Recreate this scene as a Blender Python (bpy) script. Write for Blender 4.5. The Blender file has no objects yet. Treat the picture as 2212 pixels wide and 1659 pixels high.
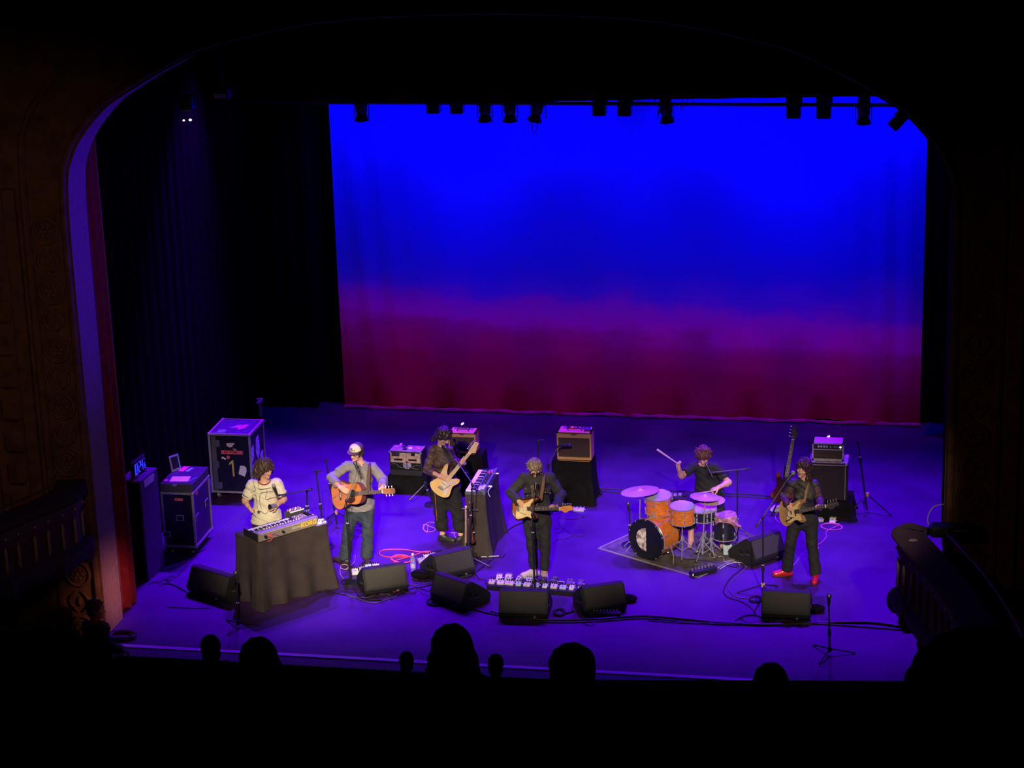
import bpy, bmesh, math, random
import numpy as np
from mathutils import Vector, Matrix
random.seed(7); rng=np.random.default_rng(7)
sc=bpy.context.scene; COL=sc.collection
R=math.radians; PI=math.pi
# ---------------------------------------------------------------- camera
W,H,F=2212,1659,4755.
CP,CY,CR=R(17.2),R(11.6),R(-1.76)
CAM=np.array([5.9,-24.,11.2])
def _basis():
    cp,sp,cy,sy,cr,sr=math.cos(CP),math.sin(CP),math.cos(CY),math.sin(CY),math.cos(CR),math.sin(CR)
    f=np.array([-sy*cp,cy*cp,-sp]); rt=np.array([cy,sy,0.]); up=np.cross(rt,f)
    return cr*rt+sr*up,-sr*rt+cr*up,f
CA,CB,CC=_basis()
cd=bpy.data.cameras.new('camera'); cam=bpy.data.objects.new('camera',cd); COL.objects.link(cam)
cd.sensor_fit='HORIZONTAL'; cd.sensor_width=36; cd.lens=F/W*36; cd.clip_end=200
cam.matrix_world=Matrix([[CA[i],CB[i],-CC[i],CAM[i]] for i in range(3)]+[[0,0,0,1]])
sc.camera=cam
# ---------------------------------------------------------------- world, exposure
wd=bpy.data.worlds.new('world'); sc.world=wd; wd.use_nodes=True
wd.node_tree.nodes['Background'].inputs[0].default_value=(.6,.35,1,1)
wd.node_tree.nodes['Background'].inputs[1].default_value=.0006
vs=sc.view_settings; vs.view_transform='Standard'; vs.look='None'; vs.exposure=0; vs.gamma=1; vs.use_curve_mapping=False
# ---------------------------------------------------------------- stage lighting
def spot(name,loc,tgt,col,power,angle,blend=.6,size=.12):
    l=bpy.data.lights.new(name,'SPOT'); l.color=col; l.energy=power; l.spot_size=R(angle); l.spot_blend=blend; l.shadow_soft_size=size
    o=bpy.data.objects.new(name,l); COL.objects.link(o); o.location=loc
    o.rotation_euler=(Vector(tgt)-Vector(loc)).to_track_quat('-Z','Y').to_euler(); return o
BLUE=(.0,.0,1.); VIOL=(.14,.0,1.); WARM=(1.,.83,.62)
# cyc wash on the backdrop, hung on a pipe above the border
for x,p in((-2.9,920),(-.5,1070),(2.5,1070),(4.7,860)): spot('cyc_lamp',(x,8.45,7.0),(x,9.85,4.0),BLUE,p,78,.9,.3)
# red strip washing the foot of the drop
for x in(-3.4,-2.1,-.7,.7,2.1,3.5,4.9): spot('cyc_foot_lamp',(x,6.8,6.5),(x,9.85,.1),(1.,.0,.30),265,27,.9,.3)
# violet back wash on the stage floor
for x,p in((-4.2,6000),(-3.2,6200),(-1.4,4100),(.4,3900),(2.2,4000),(4.,4500),(5.6,4200)): spot('wash_lamp',(x,7.1,7.5),(x*.95,4.9,0),VIOL,p,62,.88,.12)
# warm front light from the house
for x,tx,ty,p,an in((2.5,-2.2,2.15,19500,9.0),(1.5,-1.7,3.1,12000,8),(1,-.7,3.8,12300,9),(3,.75,3.1,12300,9.4),(5,2.4,3.8,12300,9),(8,4.0,3.4,12300,9)): spot('front_lamp',(x,-15,10.5),(tx,ty,.75),WARM,p,an,.75,.2)
spot('front_lamp',(3,-15,10.5),(-4.4,4.7,.6),WARM,5200,5.,.8,.2)
spot('front_spill',(7.5,-10,7.5),(-4.38,.62,.5),(1.,.40,.30),10500,4.0,1.,.3)
spot('reveal_spill',(4.8,2.2,7.3),(-4.5,.6,5.2),(.05,.0,1.),2900,30,1.,.3)
spot('house_glow',(1.,-14,9.),(-5.2,0,4.2),(1.,.58,.32),640,27,1.,.5)
spot('house_glow',(1.,-14,9.),(6.8,0,2.),(1.,.5,.28),150,36,1.,.5)
# ---------------------------------------------------------------- helpers: pixels to places
def ray(px,py):
    d=CA*(px-W/2)-CB*(py-H/2)+CC*F
    return d/np.linalg.norm(d)
def G(px,py,z=0.):
    d=ray(px,py); return CAM+d*((z-CAM[2])/d[2])
def V(px,py,y):
    d=ray(px,py); return CAM+d*((y-CAM[1])/d[1])
def facing(p): return math.atan2(CAM[0]-p[0],p[1]-CAM[1])   # rotz that turns local -Y to the house
class Frame:
    "local frame standing at ground point p, local -Y toward the house"
    def __init__(s,p,rot=None):
        s.p=np.array(p,float); s.r=facing(p) if rot is None else rot
        c,n=math.cos(s.r),math.sin(s.r); s.x=np.array([c,n,0]); s.y=np.array([-n,c,0])
    def __call__(s,px,py,d=0.):
        rd=ray(px,py); t=(((s.p-CAM)@s.y)+d)/(rd@s.y); q=CAM+rd*t-s.p
        return np.array([q@s.x,q@s.y,q[2]])
    def loc(s,q):
        q=np.array(q)-s.p; return np.array([q@s.x,q@s.y,q[2]])
    def world(s,l): return s.p+s.x*l[0]+s.y*l[1]+np.array([0,0,l[2]])
# ---------------------------------------------------------------- materials
MATS={}
def M(name,col,rough=.6,metal=0.,spec=.4,amt=.18,scale=6.,bump=0.,bscale=120.,emit=0.,stretch=(1,1,1),alpha=1.,trans=0.,coat=0.,sheen=0.):
    if name in MATS: return MATS[name]
    m=bpy.data.materials.new(name); m.use_nodes=True; nt=m.node_tree; b=nt.nodes['Principled BSDF']
    b.inputs['Roughness'].default_value=rough; b.inputs['Metallic'].default_value=metal; b.inputs['Specular IOR Level'].default_value=spec
    tc=nt.nodes.new('ShaderNodeTexCoord'); mp=nt.nodes.new('ShaderNodeMapping'); mp.inputs['Scale'].default_value=stretch
    nt.links.new(tc.outputs['Object'],mp.inputs[0])
    n=nt.nodes.new('ShaderNodeTexNoise'); n.inputs['Scale'].default_value=scale; n.inputs['Detail'].default_value=5
    nt.links.new(mp.outputs[0],n.inputs['Vector'])
    r=nt.nodes.new('ShaderNodeValToRGB'); e=r.color_ramp.elements
    e[0].position=.3; e[1].position=.7
    e[0].color=(*[max(0,c*(1-amt)) for c in col],1); e[1].color=(*[min(1,c*(1+amt)) for c in col],1)
    nt.links.new(n.outputs[0],r.inputs[0]); nt.links.new(r.outputs[0],b.inputs['Base Color'])
    if bump:
        n2=nt.nodes.new('ShaderNodeTexNoise'); n2.inputs['Scale'].default_value=bscale; n2.inputs['Detail'].default_value=3
        nt.links.new(mp.outputs[0],n2.inputs['Vector']); bp=nt.nodes.new('ShaderNodeBump'); bp.inputs['Strength'].default_value=bump; bp.inputs['Distance'].default_value=.01
        nt.links.new(n2.outputs[0],bp.inputs['Height']); nt.links.new(bp.outputs[0],b.inputs['Normal'])
    if emit:
        b.inputs['Emission Color'].default_value=(*col,1); b.inputs['Emission Strength'].default_value=emit
    if trans: b.inputs['Transmission Weight'].default_value=trans
    if coat: b.inputs['Coat Weight'].default_value=coat
    if sheen: b.inputs['Sheen Weight'].default_value=sheen
    if alpha<1: b.inputs['Alpha'].default_value=alpha
    MATS[name]=m; return m
# ---------------------------------------------------------------- mesh building
def unit(v): v=np.array(v,float); return v/(np.linalg.norm(v)+1e-12)
def basis(zv,xh=(1,0,0)):
    z=unit(zv); x=np.array(xh,float); x=x-z*(x@z)
    if np.linalg.norm(x)<1e-4: x=np.array([0,1.,0])-z*z[1]
    x=unit(x); return x,np.cross(z,x),z
class MB:
    def __init__(s): s.v=[]; s.f=[]
    def add(s,vs,fs,m=None):
        o=len(s.v); vs=np.asarray(vs,float)
        if m is not None: vs=vs@np.asarray(m)[:3,:3].T+np.asarray(m)[:3,3]
        s.v+=[tuple(p) for p in vs]; s.f+=[tuple(i+o for i in f) for f in fs]; return s
    def box(s,c,d,m=None,r=0.):
        x,y,z=d[0]/2,d[1]/2,d[2]/2
        if r>0:   # chamfered
            r=min(r,x*.9,y*.9,z*.9); vs=[];
            for sx in(-1,1):
                for sy in(-1,1):
                    for sz in(-1,1):
                        vs+=[(sx*x,sy*(y-r),sz*(z-r)),(sx*(x-r),sy*y,sz*(z-r)),(sx*(x-r),sy*(y-r),sz*z)]
            bm=bmesh.new(); bv=[bm.verts.new((p[0]+c[0],p[1]+c[1],p[2]+c[2])) for p in vs]
            bmesh.ops.convex_hull(bm,input=bv); bmesh.ops.dissolve_limit(bm,angle_limit=.02,verts=bm.verts[:],edges=bm.edges[:])
            bm.verts.ensure_lookup_table(); bm.verts.index_update()
            s.add([v.co[:] for v in bm.verts],[[v.index for v in f.verts] for f in bm.faces],m); bm.free(); return s
        vs=[(c[0]+a*x,c[1]+b*y,c[2]+e*z) for a in(-1,1) for b in(-1,1) for e in(-1,1)]
        return s.add(vs,[(0,1,3,2),(4,6,7,5),(0,4,5,1),(2,3,7,6),(0,2,6,4),(1,5,7,3)],m)
    def cyl(s,a,b,r0,r1=None,n=12,m=None,cap=True):
        r1=r0 if r1 is None else r1; a=np.array(a,float); b=np.array(b,float); x,y,z=basis(b-a)
        vs=[]
        for p,r in((a,r0),(b,r1)):
            for i in range(n): t=2*PI*i/n; vs.append(p+x*r*math.cos(t)+y*r*math.sin(t))
        fs=[(i,(i+1)%n,n+(i+1)%n,n+i) for i in range(n)]
        if cap: fs+=[tuple(range(n-1,-1,-1)),tuple(range(n,2*n))]
        return s.add(vs,fs,m)
    def tube(s,path,r,n=8,m=None,closed=False):
        P=[np.array(p,float) for p in path]; L=len(P); vs=[]; px=None
        rr=r if hasattr(r,'__len__') else [r]*L
        for i,p in enumerate(P):
            t=P[(i+1)%L]-P[i-1] if closed else P[min(i+1,L-1)]-P[max(i-1,0)]
            x,y,z=basis(t,px if px is not None else (.3,.2,1)); px=x
            for k in range(n): a=2*PI*k/n; vs.append(p+rr[i]*(x*math.cos(a)+y*math.sin(a)))
        fs=[]
        for i in range(L if closed else L-1):
            j=(i+1)%L
            fs+=[(i*n+k,i*n+(k+1)%n,j*n+(k+1)%n,j*n+k) for k in range(n)]
        if not closed: fs+=[tuple(range(n-1,-1,-1)),tuple((L-1)*n+k for k in range(n))]
        return s.add(vs,fs,m)
    def lathe(s,prof,n=24,m=None,axis='z'):
        vs=[]; L=len(prof)
        for r,h in prof:
            for k in range(n):
                t=2*PI*k/n; c,q=r*math.cos(t),r*math.sin(t)
                vs.append((c,q,h) if axis=='z' else ((h,c,q) if axis=='x' else (c,-h if False else h,q)))
        fs=[(i*n+k,i*n+(k+1)%n,(i+1)*n+(k+1)%n,(i+1)*n+k) for i in range(L-1) for k in range(n)]
        if prof[0][0]>1e-5: fs.append(tuple(range(n-1,-1,-1)))
        if prof[-1][0]>1e-5: fs.append(tuple((L-1)*n+k for k in range(n)))
        return s.add(vs,fs,m)
    def ell(s,c,r,m=None,n=14,rot=None):
        vs=[];u=max(6,n//2+1)
        for i in range(u+1):
            a=PI*i/u
            for k in range(n): b=2*PI*k/n; vs.append((math.sin(a)*math.cos(b)*r[0],math.sin(a)*math.sin(b)*r[1],math.cos(a)*r[2]))
        vs=np.array(vs)
        if rot is not None: vs=vs@np.asarray(rot).T
        vs=vs+np.array(c)
        return s.add(vs,[(i*n+k,(i+1)*n+k,(i+1)*n+(k+1)%n,i*n+(k+1)%n) for i in range(u) for k in range(n)],m)
    def prism(s,pts,a,b,axis='y',m=None):
        "outline pts (u,v) extruded from a to b along axis; u,v are the other two axes"
        n=len(pts); f={'y':lambda u,v,h:(u,h,v),'z':lambda u,v,h:(u,v,h),'x':lambda u,v,h:(h,u,v)}[axis]
        vs=[f(u,v,a) for u,v in pts]+[f(u,v,b) for u,v in pts]
        return s.add(vs,[tuple(range(n)),tuple(range(2*n-1,n-1,-1))]+[(i,n+i,n+(i+1)%n,(i+1)%n) for i in range(n)],m)
    def ribbon(s,path,w,th,side):
        P=[np.array(p,float) for p in path]; L=len(P); vs=[]
        for i,p in enumerate(P):
            t=unit(P[min(i+1,L-1)]-P[max(i-1,0)]); sd=np.array(side[i] if isinstance(side[0],(list,tuple,np.ndarray)) else side,float); sd=unit(sd-t*(sd@t)); n=np.cross(t,sd)
            vs+=[p+sd*w/2+n*th/2,p-sd*w/2+n*th/2,p-sd*w/2-n*th/2,p+sd*w/2-n*th/2]
        fs=[(i*4+k,i*4+(k+1)%4,i*4+4+(k+1)%4,i*4+4+k) for i in range(L-1) for k in range(4)]+[(3,2,1,0),tuple((L-1)*4+k for k in range(4))]
        return s.add(vs,fs)
def finish(name,me,mat,parent,smooth=35):
    bm=bmesh.new(); bm.from_mesh(me); bmesh.ops.recalc_face_normals(bm,faces=bm.faces[:]); bm.to_mesh(me); bm.free()
    if smooth:
        me.shade_smooth(); me.set_sharp_from_angle(angle=R(smooth))
    o=bpy.data.objects.new(name,me); COL.objects.link(o)
    if mat: me.materials.append(mat)
    if parent: o.parent=parent
    return o
def part(name,mb,mat,parent=None,label=None,smooth=35,kind=None):
    me=bpy.data.meshes.new(name); me.from_pydata(mb.v,[],mb.f); me.update()
    o=finish(name,me,mat,parent,smooth)
    if label: o['label']=label
    if kind: o['kind']=kind
    return o
def tag(o,label,cat,group=None):
    o['label']=label; o['category']=cat
    if group: o['group']=group
    return o
def thing(name,label,cat,loc=(0,0,0),rot=0.,group=None,mat=None):
    o=bpy.data.objects.new(name,None); COL.objects.link(o); o.empty_display_size=.1
    if mat is not None: o.matrix_world=Matrix([list(map(float,r)) for r in mat])
    else: o.location=[float(a) for a in loc]; o.rotation_euler=(0,0,rot)
    return tag(o,label,cat,group)
def struct(name,mb,mat,parent=None,smooth=35):
    o=part(name,mb,mat,parent,None,smooth)
    if not parent: o['kind']='structure'
    return o
def text_mesh(name,txt,size,mat,parent,mtx,ext=.001,bold=0.,align='CENTER',label=None):
    cu=bpy.data.curves.new(name,'FONT'); cu.body=txt; cu.size=size; cu.extrude=ext; cu.offset=bold; cu.align_x=align; cu.align_y='CENTER'; cu.resolution_u=3
    t=bpy.data.objects.new('tmp',cu); COL.objects.link(t)
    me=bpy.data.meshes.new_from_object(t.evaluated_get(bpy.context.evaluated_depsgraph_get())); bpy.data.objects.remove(t); bpy.data.curves.remove(cu)
    me.transform(Matrix([list(map(float,r)) for r in mtx])); me.materials.clear()
    o=bpy.data.objects.new(name,me); COL.objects.link(o); me.materials.append(mat); o.parent=parent
    if label: o['label']=label
    return o
def mtx(x,y,z,t): return [[x[i],y[i],z[i],t[i]] for i in range(3)]+[[0,0,0,1]]
def spline(P,n=8,closed=False):
    P=[np.array(p,float) for p in P]; L=len(P); out=[]
    for i in range(L if closed else L-1):
        g=lambda k:P[k%L] if closed else P[min(max(k,0),L-1)]
        a,b,c,d=g(i-1),g(i),g(i+1),g(i+2)
        for k in range(n):
            t=k/n; out.append(.5*((2*b)+(c-a)*t+(2*a-5*b+4*c-d)*t*t+(3*b-a-3*c+d)*t**3))
    if not closed: out.append(P[-1])
    return out
# ---------------------------------------------------------------- smooth solids (distance field to mesh)
def sdf_np(prims,h=.0065,cuts=(),noise=None):
    lo=np.full(3,1e9); hi=np.full(3,-1e9)
    for p in prims:
        if p[0]=='c': a,b,r=np.array(p[1]),np.array(p[2]),max(p[3],p[4]); l,u=np.minimum(a,b)-r,np.maximum(a,b)+r
        else: c=np.array(p[1]); r=max(p[2]); l,u=c-r,c+r
        if p[-1]!='s': lo=np.minimum(lo,l); hi=np.maximum(hi,u)
    lo-=4*h+.02; hi+=4*h+.02; N=np.ceil((hi-lo)/h).astype(int)+1
    ax=[(lo[i]+h*np.arange(N[i])).astype(np.float32) for i in range(3)]
    D=np.full(N,.09,np.float32)
    for p in prims:
        if p[0]=='c': a,b=np.array(p[1],float),np.array(p[2],float); ra,rb,k=p[3:6]; r=max(ra,rb); l,u=np.minimum(a,b)-r,np.maximum(a,b)+r
        else: c=np.array(p[1],float); rr=np.array(p[2],float); Rm=np.eye(3) if p[3] is None else np.array(p[3]); k=p[4]; r=max(rr); l,u=c-r,c+r
        mg=k+3*h
        i0=np.clip(np.floor((l-mg-lo)/h).astype(int),0,N); i1=np.clip(np.ceil((u+mg-lo)/h).astype(int)+1,0,N)
        if np.any(i1<=i0): continue
        S=tuple(slice(i0[i],i1[i]) for i in range(3))
        X=ax[0][S[0]][:,None,None]; Y=ax[1][S[1]][None,:,None]; Z=ax[2][S[2]][None,None,:]
        if p[0]=='c':
            ba=b-a; L2=ba@ba+1e-12; x,y,z=X-a[0],Y-a[1],Z-a[2]
            t=np.clip((x*ba[0]+y*ba[1]+z*ba[2])/L2,0,1)
            d=np.sqrt((x-ba[0]*t)**2+(y-ba[1]*t)**2+(z-ba[2]*t)**2)-(ra+(rb-ra)*t)
        else:
            x,y,z=X-c[0],Y-c[1],Z-c[2]; q=[Rm[0,i]*x+Rm[1,i]*y+Rm[2,i]*z for i in range(3)]
            k0=np.sqrt((q[0]/rr[0])**2+(q[1]/rr[1])**2+(q[2]/rr[2])**2); k1=np.sqrt((q[0]/rr[0]**2)**2+(q[1]/rr[1]**2)**2+(q[2]/rr[2]**2)**2)+1e-6
            d=k0*(k0-1)/k1
        A=D[S]
        if p[-1]=='s':
            d=-d; q=np.clip(.5-.5*(d-A)/k,0,1); D[S]=d*(1-q)+A*q+k*q*(1-q)
        else:
            q=np.clip(.5+.5*(A-d)/k,0,1); D[S]=A*(1-q)+d*q-k*q*(1-q)
    X=ax[0][:,None,None]; Y=ax[1][None,:,None]; Z=ax[2][None,None,:]
    if noise: D+=noise(X,Y,Z).astype(np.float32)
    for n,o in cuts: D=np.maximum(D,(n[0]*X+n[1]*Y+n[2]*Z-o).astype(np.float32))
    D[0]=D[-1]=.05; D[:,0]=D[:,-1]=.05; D[:,:,0]=D[:,:,-1]=.05
    S=D<0
    c=np.zeros(N-1,np.int8)
    for i in(0,1):
        for j in(0,1):
            for k in(0,1): c+=S[i:N[0]-1+i,j:N[1]-1+j,k:N[2]-1+k]
    I=np.argwhere((c>0)&(c<8)); cr=np.array([(i,j,k) for i in(0,1) for j in(0,1) for k in(0,1)])
    cv=np.stack([D[I[:,0]+o[0],I[:,1]+o[1],I[:,2]+o[2]] for o in cr],1)
    pos=np.zeros((len(I),3)); cnt=np.zeros(len(I))
    for a in range(8):
        for b in range(a+1,8):
            if np.abs(cr[a]-cr[b]).sum()!=1: continue
            m=(cv[:,a]<0)!=(cv[:,b]<0); t=np.where(m,cv[:,a]/(cv[:,a]-cv[:,b]+1e-12),0)
            pos+=m[:,None]*(cr[a]+t[:,None]*(cr[b]-cr[a])); cnt+=m
    vts=lo+h*(I+pos/cnt[:,None])
    vid=np.full(N-1,-1,np.int64); vid[I[:,0],I[:,1],I[:,2]]=np.arange(len(I)); F=[]
    for axn in range(3):
        s0=[slice(None)]*3; s1=[slice(None)]*3; s0[axn]=slice(0,-1); s1[axn]=slice(1,None)
        E=np.argwhere(S[tuple(s0)]!=S[tuple(s1)]); u,v=[(1,2),(2,0),(0,1)][axn]
        E=E[(E[:,u]>0)&(E[:,v]>0)]; du=np.eye(3,dtype=int)[u]; dv=np.eye(3,dtype=int)[v]
        q=[E-du-dv,E-dv,E,E-du]; Q=np.stack([vid[e[:,0],e[:,1],e[:,2]] for e in q],1)
        fl=S[E[:,0],E[:,1],E[:,2]]; Q[~fl]=Q[~fl][:,::-1]; F.append(Q)
    return vts,np.concatenate(F)
def solid(name,prims,mat,parent,h=.0065,cuts=(),noise=None,label=None):
    v,q=sdf_np(prims,h,cuts,noise); me=bpy.data.meshes.new(name)
    me.vertices.add(len(v)); me.vertices.foreach_set('co',v.astype(np.float32).ravel())
    me.loops.add(len(q)*4); me.loops.foreach_set('vertex_index',q.astype(np.int32).ravel())
    me.polygons.add(len(q)); me.polygons.foreach_set('loop_start',np.arange(0,len(q)*4,4,dtype=np.int32))
    me.update(calc_edges=True); me.shade_smooth(); me.materials.append(mat)
    o=bpy.data.objects.new(name,me); COL.objects.link(o); o.parent=parent
    if label: o['label']=label
    return o
# ================================================================ materials
black_cloth=M('black_cloth',(.008,.007,.007),.95,spec=.1,amt=.3,scale=9,bump=.3,bscale=300)
velour=M('black_velour',(.0028,.0026,.003),.95,spec=.02,amt=.3,scale=9)
drape_cloth=M('drape_cloth',(.050,.037,.036),.9,spec=.15,amt=.2,scale=5,bump=.25,bscale=400)
black_plastic=M('black_plastic',(.012,.012,.013),.5,spec=.4)
black_metal=M('black_metal',(.014,.014,.016),.35,spec=.5)
black_tolex=M('black_tolex',(.014,.013,.014),.6,spec=.4,bump=.3,bscale=400)
grille_mat=M('speaker_grille',(.05,.045,.04),.7,spec=.3,amt=.1,scale=60,bump=.4,bscale=600)
chrome=M('chrome',(.75,.75,.78),.22,metal=.75,amt=.05)
alu=M('aluminium_edge',(.36,.34,.36),.45,metal=.3,amt=.2,scale=30)
steel=M('grey_steel',(.35,.35,.37),.4,metal=.5)
white_tape=M('white_tape',(.8,.78,.74),.7,amt=.05)
pink_tape=M('red_tape',(.85,.12,.14),.7,amt=.08)
yellow_tape=M('yellow_tape',(.62,.5,.08),.7,amt=.1)
cream=M('cream_plastic',(.8,.74,.6),.5,amt=.06)
white_paint=M('white_paint',(.85,.84,.8),.5,amt=.08,scale=40)
# ================================================================ stage
fl=M('stage_floor',(.050,.015,.090),.5,spec=.4,amt=.3,scale=1.6,bump=.05,bscale=40)
def rampfloor():
    nt=fl.node_tree; b=nt.nodes['Principled BSDF']; n=nt.nodes.new('ShaderNodeTexNoise'); n.inputs['Scale'].default_value=2.2; n.inputs['Detail'].default_value=6
    tc=[x for x in nt.nodes if x.type=='TEX_COORD'][0]; nt.links.new(tc.outputs['Object'],n.inputs['Vector'])
    mr=nt.nodes.new('ShaderNodeMapRange'); mr.inputs[3].default_value=.42; mr.inputs[4].default_value=.62; nt.links.new(n.outputs[0],mr.inputs[0]); nt.links.new(mr.outputs[0],b.inputs['Roughness'])
rampfloor()
st=struct('floor_1',MB().box((.2,5.05,-.06),(13.6,10.1,.12)),fl)
lipm=M('stage_lip',(.95,.9,.95),.4,spec=.8,amt=.05)
struct('trim_1',MB().box((.75,.02,.003),(10.4,.075,.012)),lipm)
struct('trim_2',MB().box((.75,-.135,-.040),(10.6,.23,.07)).box((.75,-.06,-.65),(10.6,.08,1.1)),M('stage_ledge',(.075,.05,.10),.55))
dark_floor=M('house_floor',(.012,.009,.010),.9,spec=.1)
struct('floor_2',MB().box((.5,-14,-1.25),(30,28.4,.1)),dark_floor)
# loudspeaker fill boxes along the stage front
for (x,l) in((-.35,'left of the two low black front fill speakers under the stage edge'),(1.75,'right of the two low black front fill speakers under the stage edge')):
    t=thing('front_fill_speaker',l,'speaker',(x,-.30,-1.2))
    part('cabinet',MB().box((0,0,.53),(.42,.28,1.06),r=.01),black_tolex,t); part('lid',MB().box((0,0,1.065),(.42,.28,.012)),M('fill_lid',(.16,.13,.2),.5),t)
# --- proscenium wall with arched opening
def arch(n=40,off=0.):
    half=[(5.2,0.),(5.2,2.),(5.2,4.),(5.2,5.3),(5.17,5.9),(5.1,6.15),(4.95,6.42),(4.65,6.75),(4.38,6.93),(3.95,7.17),(3.4,7.43),(2.8,7.585),(2.0,7.745),(1.03,7.82),(0,7.85)]
    hp=[half[0]]+[tuple(q) for q in spline(half[2:],3)]
    P=[(-x,z) for x,z in hp]+[(x,z) for x,z in hp[::-1][1:]]
    return [(.75+x*(1+off/5.2),z*(1+(off/7.85)*(z>4))) for x,z in P]
plaster=M('proscenium_plaster',(.16,.075,.045),.8,spec=.2,amt=.35,scale=5,bump=.5,bscale=30)
reveal_m=M('reveal_plaster',(.34,.20,.20),.75,spec=.2,amt=.12,scale=14,bump=.2,bscale=60)
A0=arch(); mb=MB(); n=len(A0)
out=[]
for (x,z) in A0:   # project outward to a rectangle
    dx,dz=x-.75,z-3.; k=min(abs(10./dx) if dx else 1e9, (11.-3.)/dz if dz>0 else 1e9, 1e9); 
    if z<=0: out.append((.75+math.copysign(10.,dx),-1.2))
    else: out.append((.75+dx*k,3.+dz*k))
vs=[(x,.30,z) for x,z in A0]+[(x,.30,z) for x,z in out]
mb.add(vs,[(i,i+1,n+i+1,n+i) for i in range(n-1)])
mb.add([(-4.45,.3,0),(-4.45,.3,-1.2),(-9.25,.3,-1.2)]+[(5.95,.3,0),(5.95,.3,-1.2),(10.75,.3,-1.2)],[(0,1,2),(3,4,5)])
wp=struct('wall_proscenium',mb,plaster)
mb=MB(); vs=[(x,.30,z) for x,z in A0]+[(x,.86,z) for x,z in A0]
mb.add(vs,[(i,i+1,n+i+1,n+i) for i in range(n-1)]); struct('trim_3',mb,reveal_m)
# back face of the wall towards the stage
A1=arch(); vs=[(x,.87,z) for x,z in A1]+[(x,.87,z) for x,z in out]; mb=MB(); mb.add(vs,[(i,i+1,n+i+1,n+i) for i in range(n-1)]); struct('wall_stage_front',mb,black_cloth)
# rope moulding round the arch
mb=MB(); mb.tube([(x,.27,z) for x,z in arch(60,.06)],.045,8); mb.tube([(x,.28,z) for x,z in arch(60,.55)],.05,8); struct('trim_4',mb,plaster)
# ornament: rosettes and leaves on the band beside the opening
rosette=MB(); 
for r,t in((.16,.022),(.10,.016)): rosette.tube([(r*math.cos(a),-.0,r*math.sin(a)) for a in np.linspace(0,2*PI,24,endpoint=False)],t,6,closed=True)
for a in range(6): rosette.ell((.062*math.cos(a*PI/3),-.01,.062*math.sin(a*PI/3)),(.035,.02,.035),n=8)
rosette.ell((0,-.02,0),(.03,.03,.03),n=8)
leaf=MB()
for sx in(-1,1): leaf.tube([(sx*(.03+.1*math.sin(t*PI)),-.01,-.14+.28*t) for t in np.linspace(0,1,9)],[.012+.014*math.sin(t*PI) for t in np.linspace(0,1,9)],6)
leaf.ell((0,-.01,0),(.03,.025,.07),n=8)
band=MB().box((0,0,0),(.0,.0,.0))
prot={}
for nm,mbx in(('rosette',rosette),('leaf_ornament',leaf)):
    me=bpy.data.meshes.new(nm); me.from_pydata(mbx.v,[],mbx.f); me.update(); me.materials.append(plaster); me.shade_smooth(); prot[nm]=me
for side,xc in((-1,-4.76),(1,6.26)):
    for i in range(15):
        nm='rosette' if i%2==0 else 'leaf_ornament'
        o=bpy.data.objects.new(nm,prot[nm]); COL.objects.link(o); o.parent=wp; o.location=(xc,.275,.1+.37*i)
    for k,(dx,w,d) in enumerate(((-.27*1,.05,.05),(-.42,.16,.10),(-.95,.10,.08),(-1.5,.22,.12),(-2.2,.1,.08))):
        o=part('pilaster_strip',MB().box((xc+dx*(-side if side<0 else side)*(1 if side<0 else 1) if False else xc+(dx if side<0 else -dx),.3-d/2,2.3),(w,d,7.0),r=.015),plaster,wp)
    for i in range(9):   # dentil blocks on the outer pier
        part('dentil_block',MB().box((xc+(-.68 if side<0 else .68),.27,.9+.42*i),(.26,.1,.3),r=.05),plaster,wp)
# --- house side walls
housewall=M('house_wall',(.03,.016,.014),.9,spec=.1)
struct('wall_left',MB().box((-9.4,-12,4.5),(.2,25,13)),housewall)
struct('wall_right',MB().box((11,-12,4.5),(.2,25,13)),housewall)
# stage house shell
struct('wall_back',MB().box((.5,10.6,4),(18,.1,9)),black_cloth)
struct('wall_stage_left',MB().box((-7.6,5.6,4),(.1,10,9)),black_cloth)
struct('wall_stage_right',MB().box((8.0,5.6,4),(.1,10,9)),black_cloth)
struct('ceiling',MB().box((.5,5.6,9.2),(18,10.4,.1)),black_cloth)
struct('floor_3',MB().box((-7.2,5.,-.07),(1.4,10,.1)).box((7.6,5.,-.07),(1.4,10,.1)),black_cloth)
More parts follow.
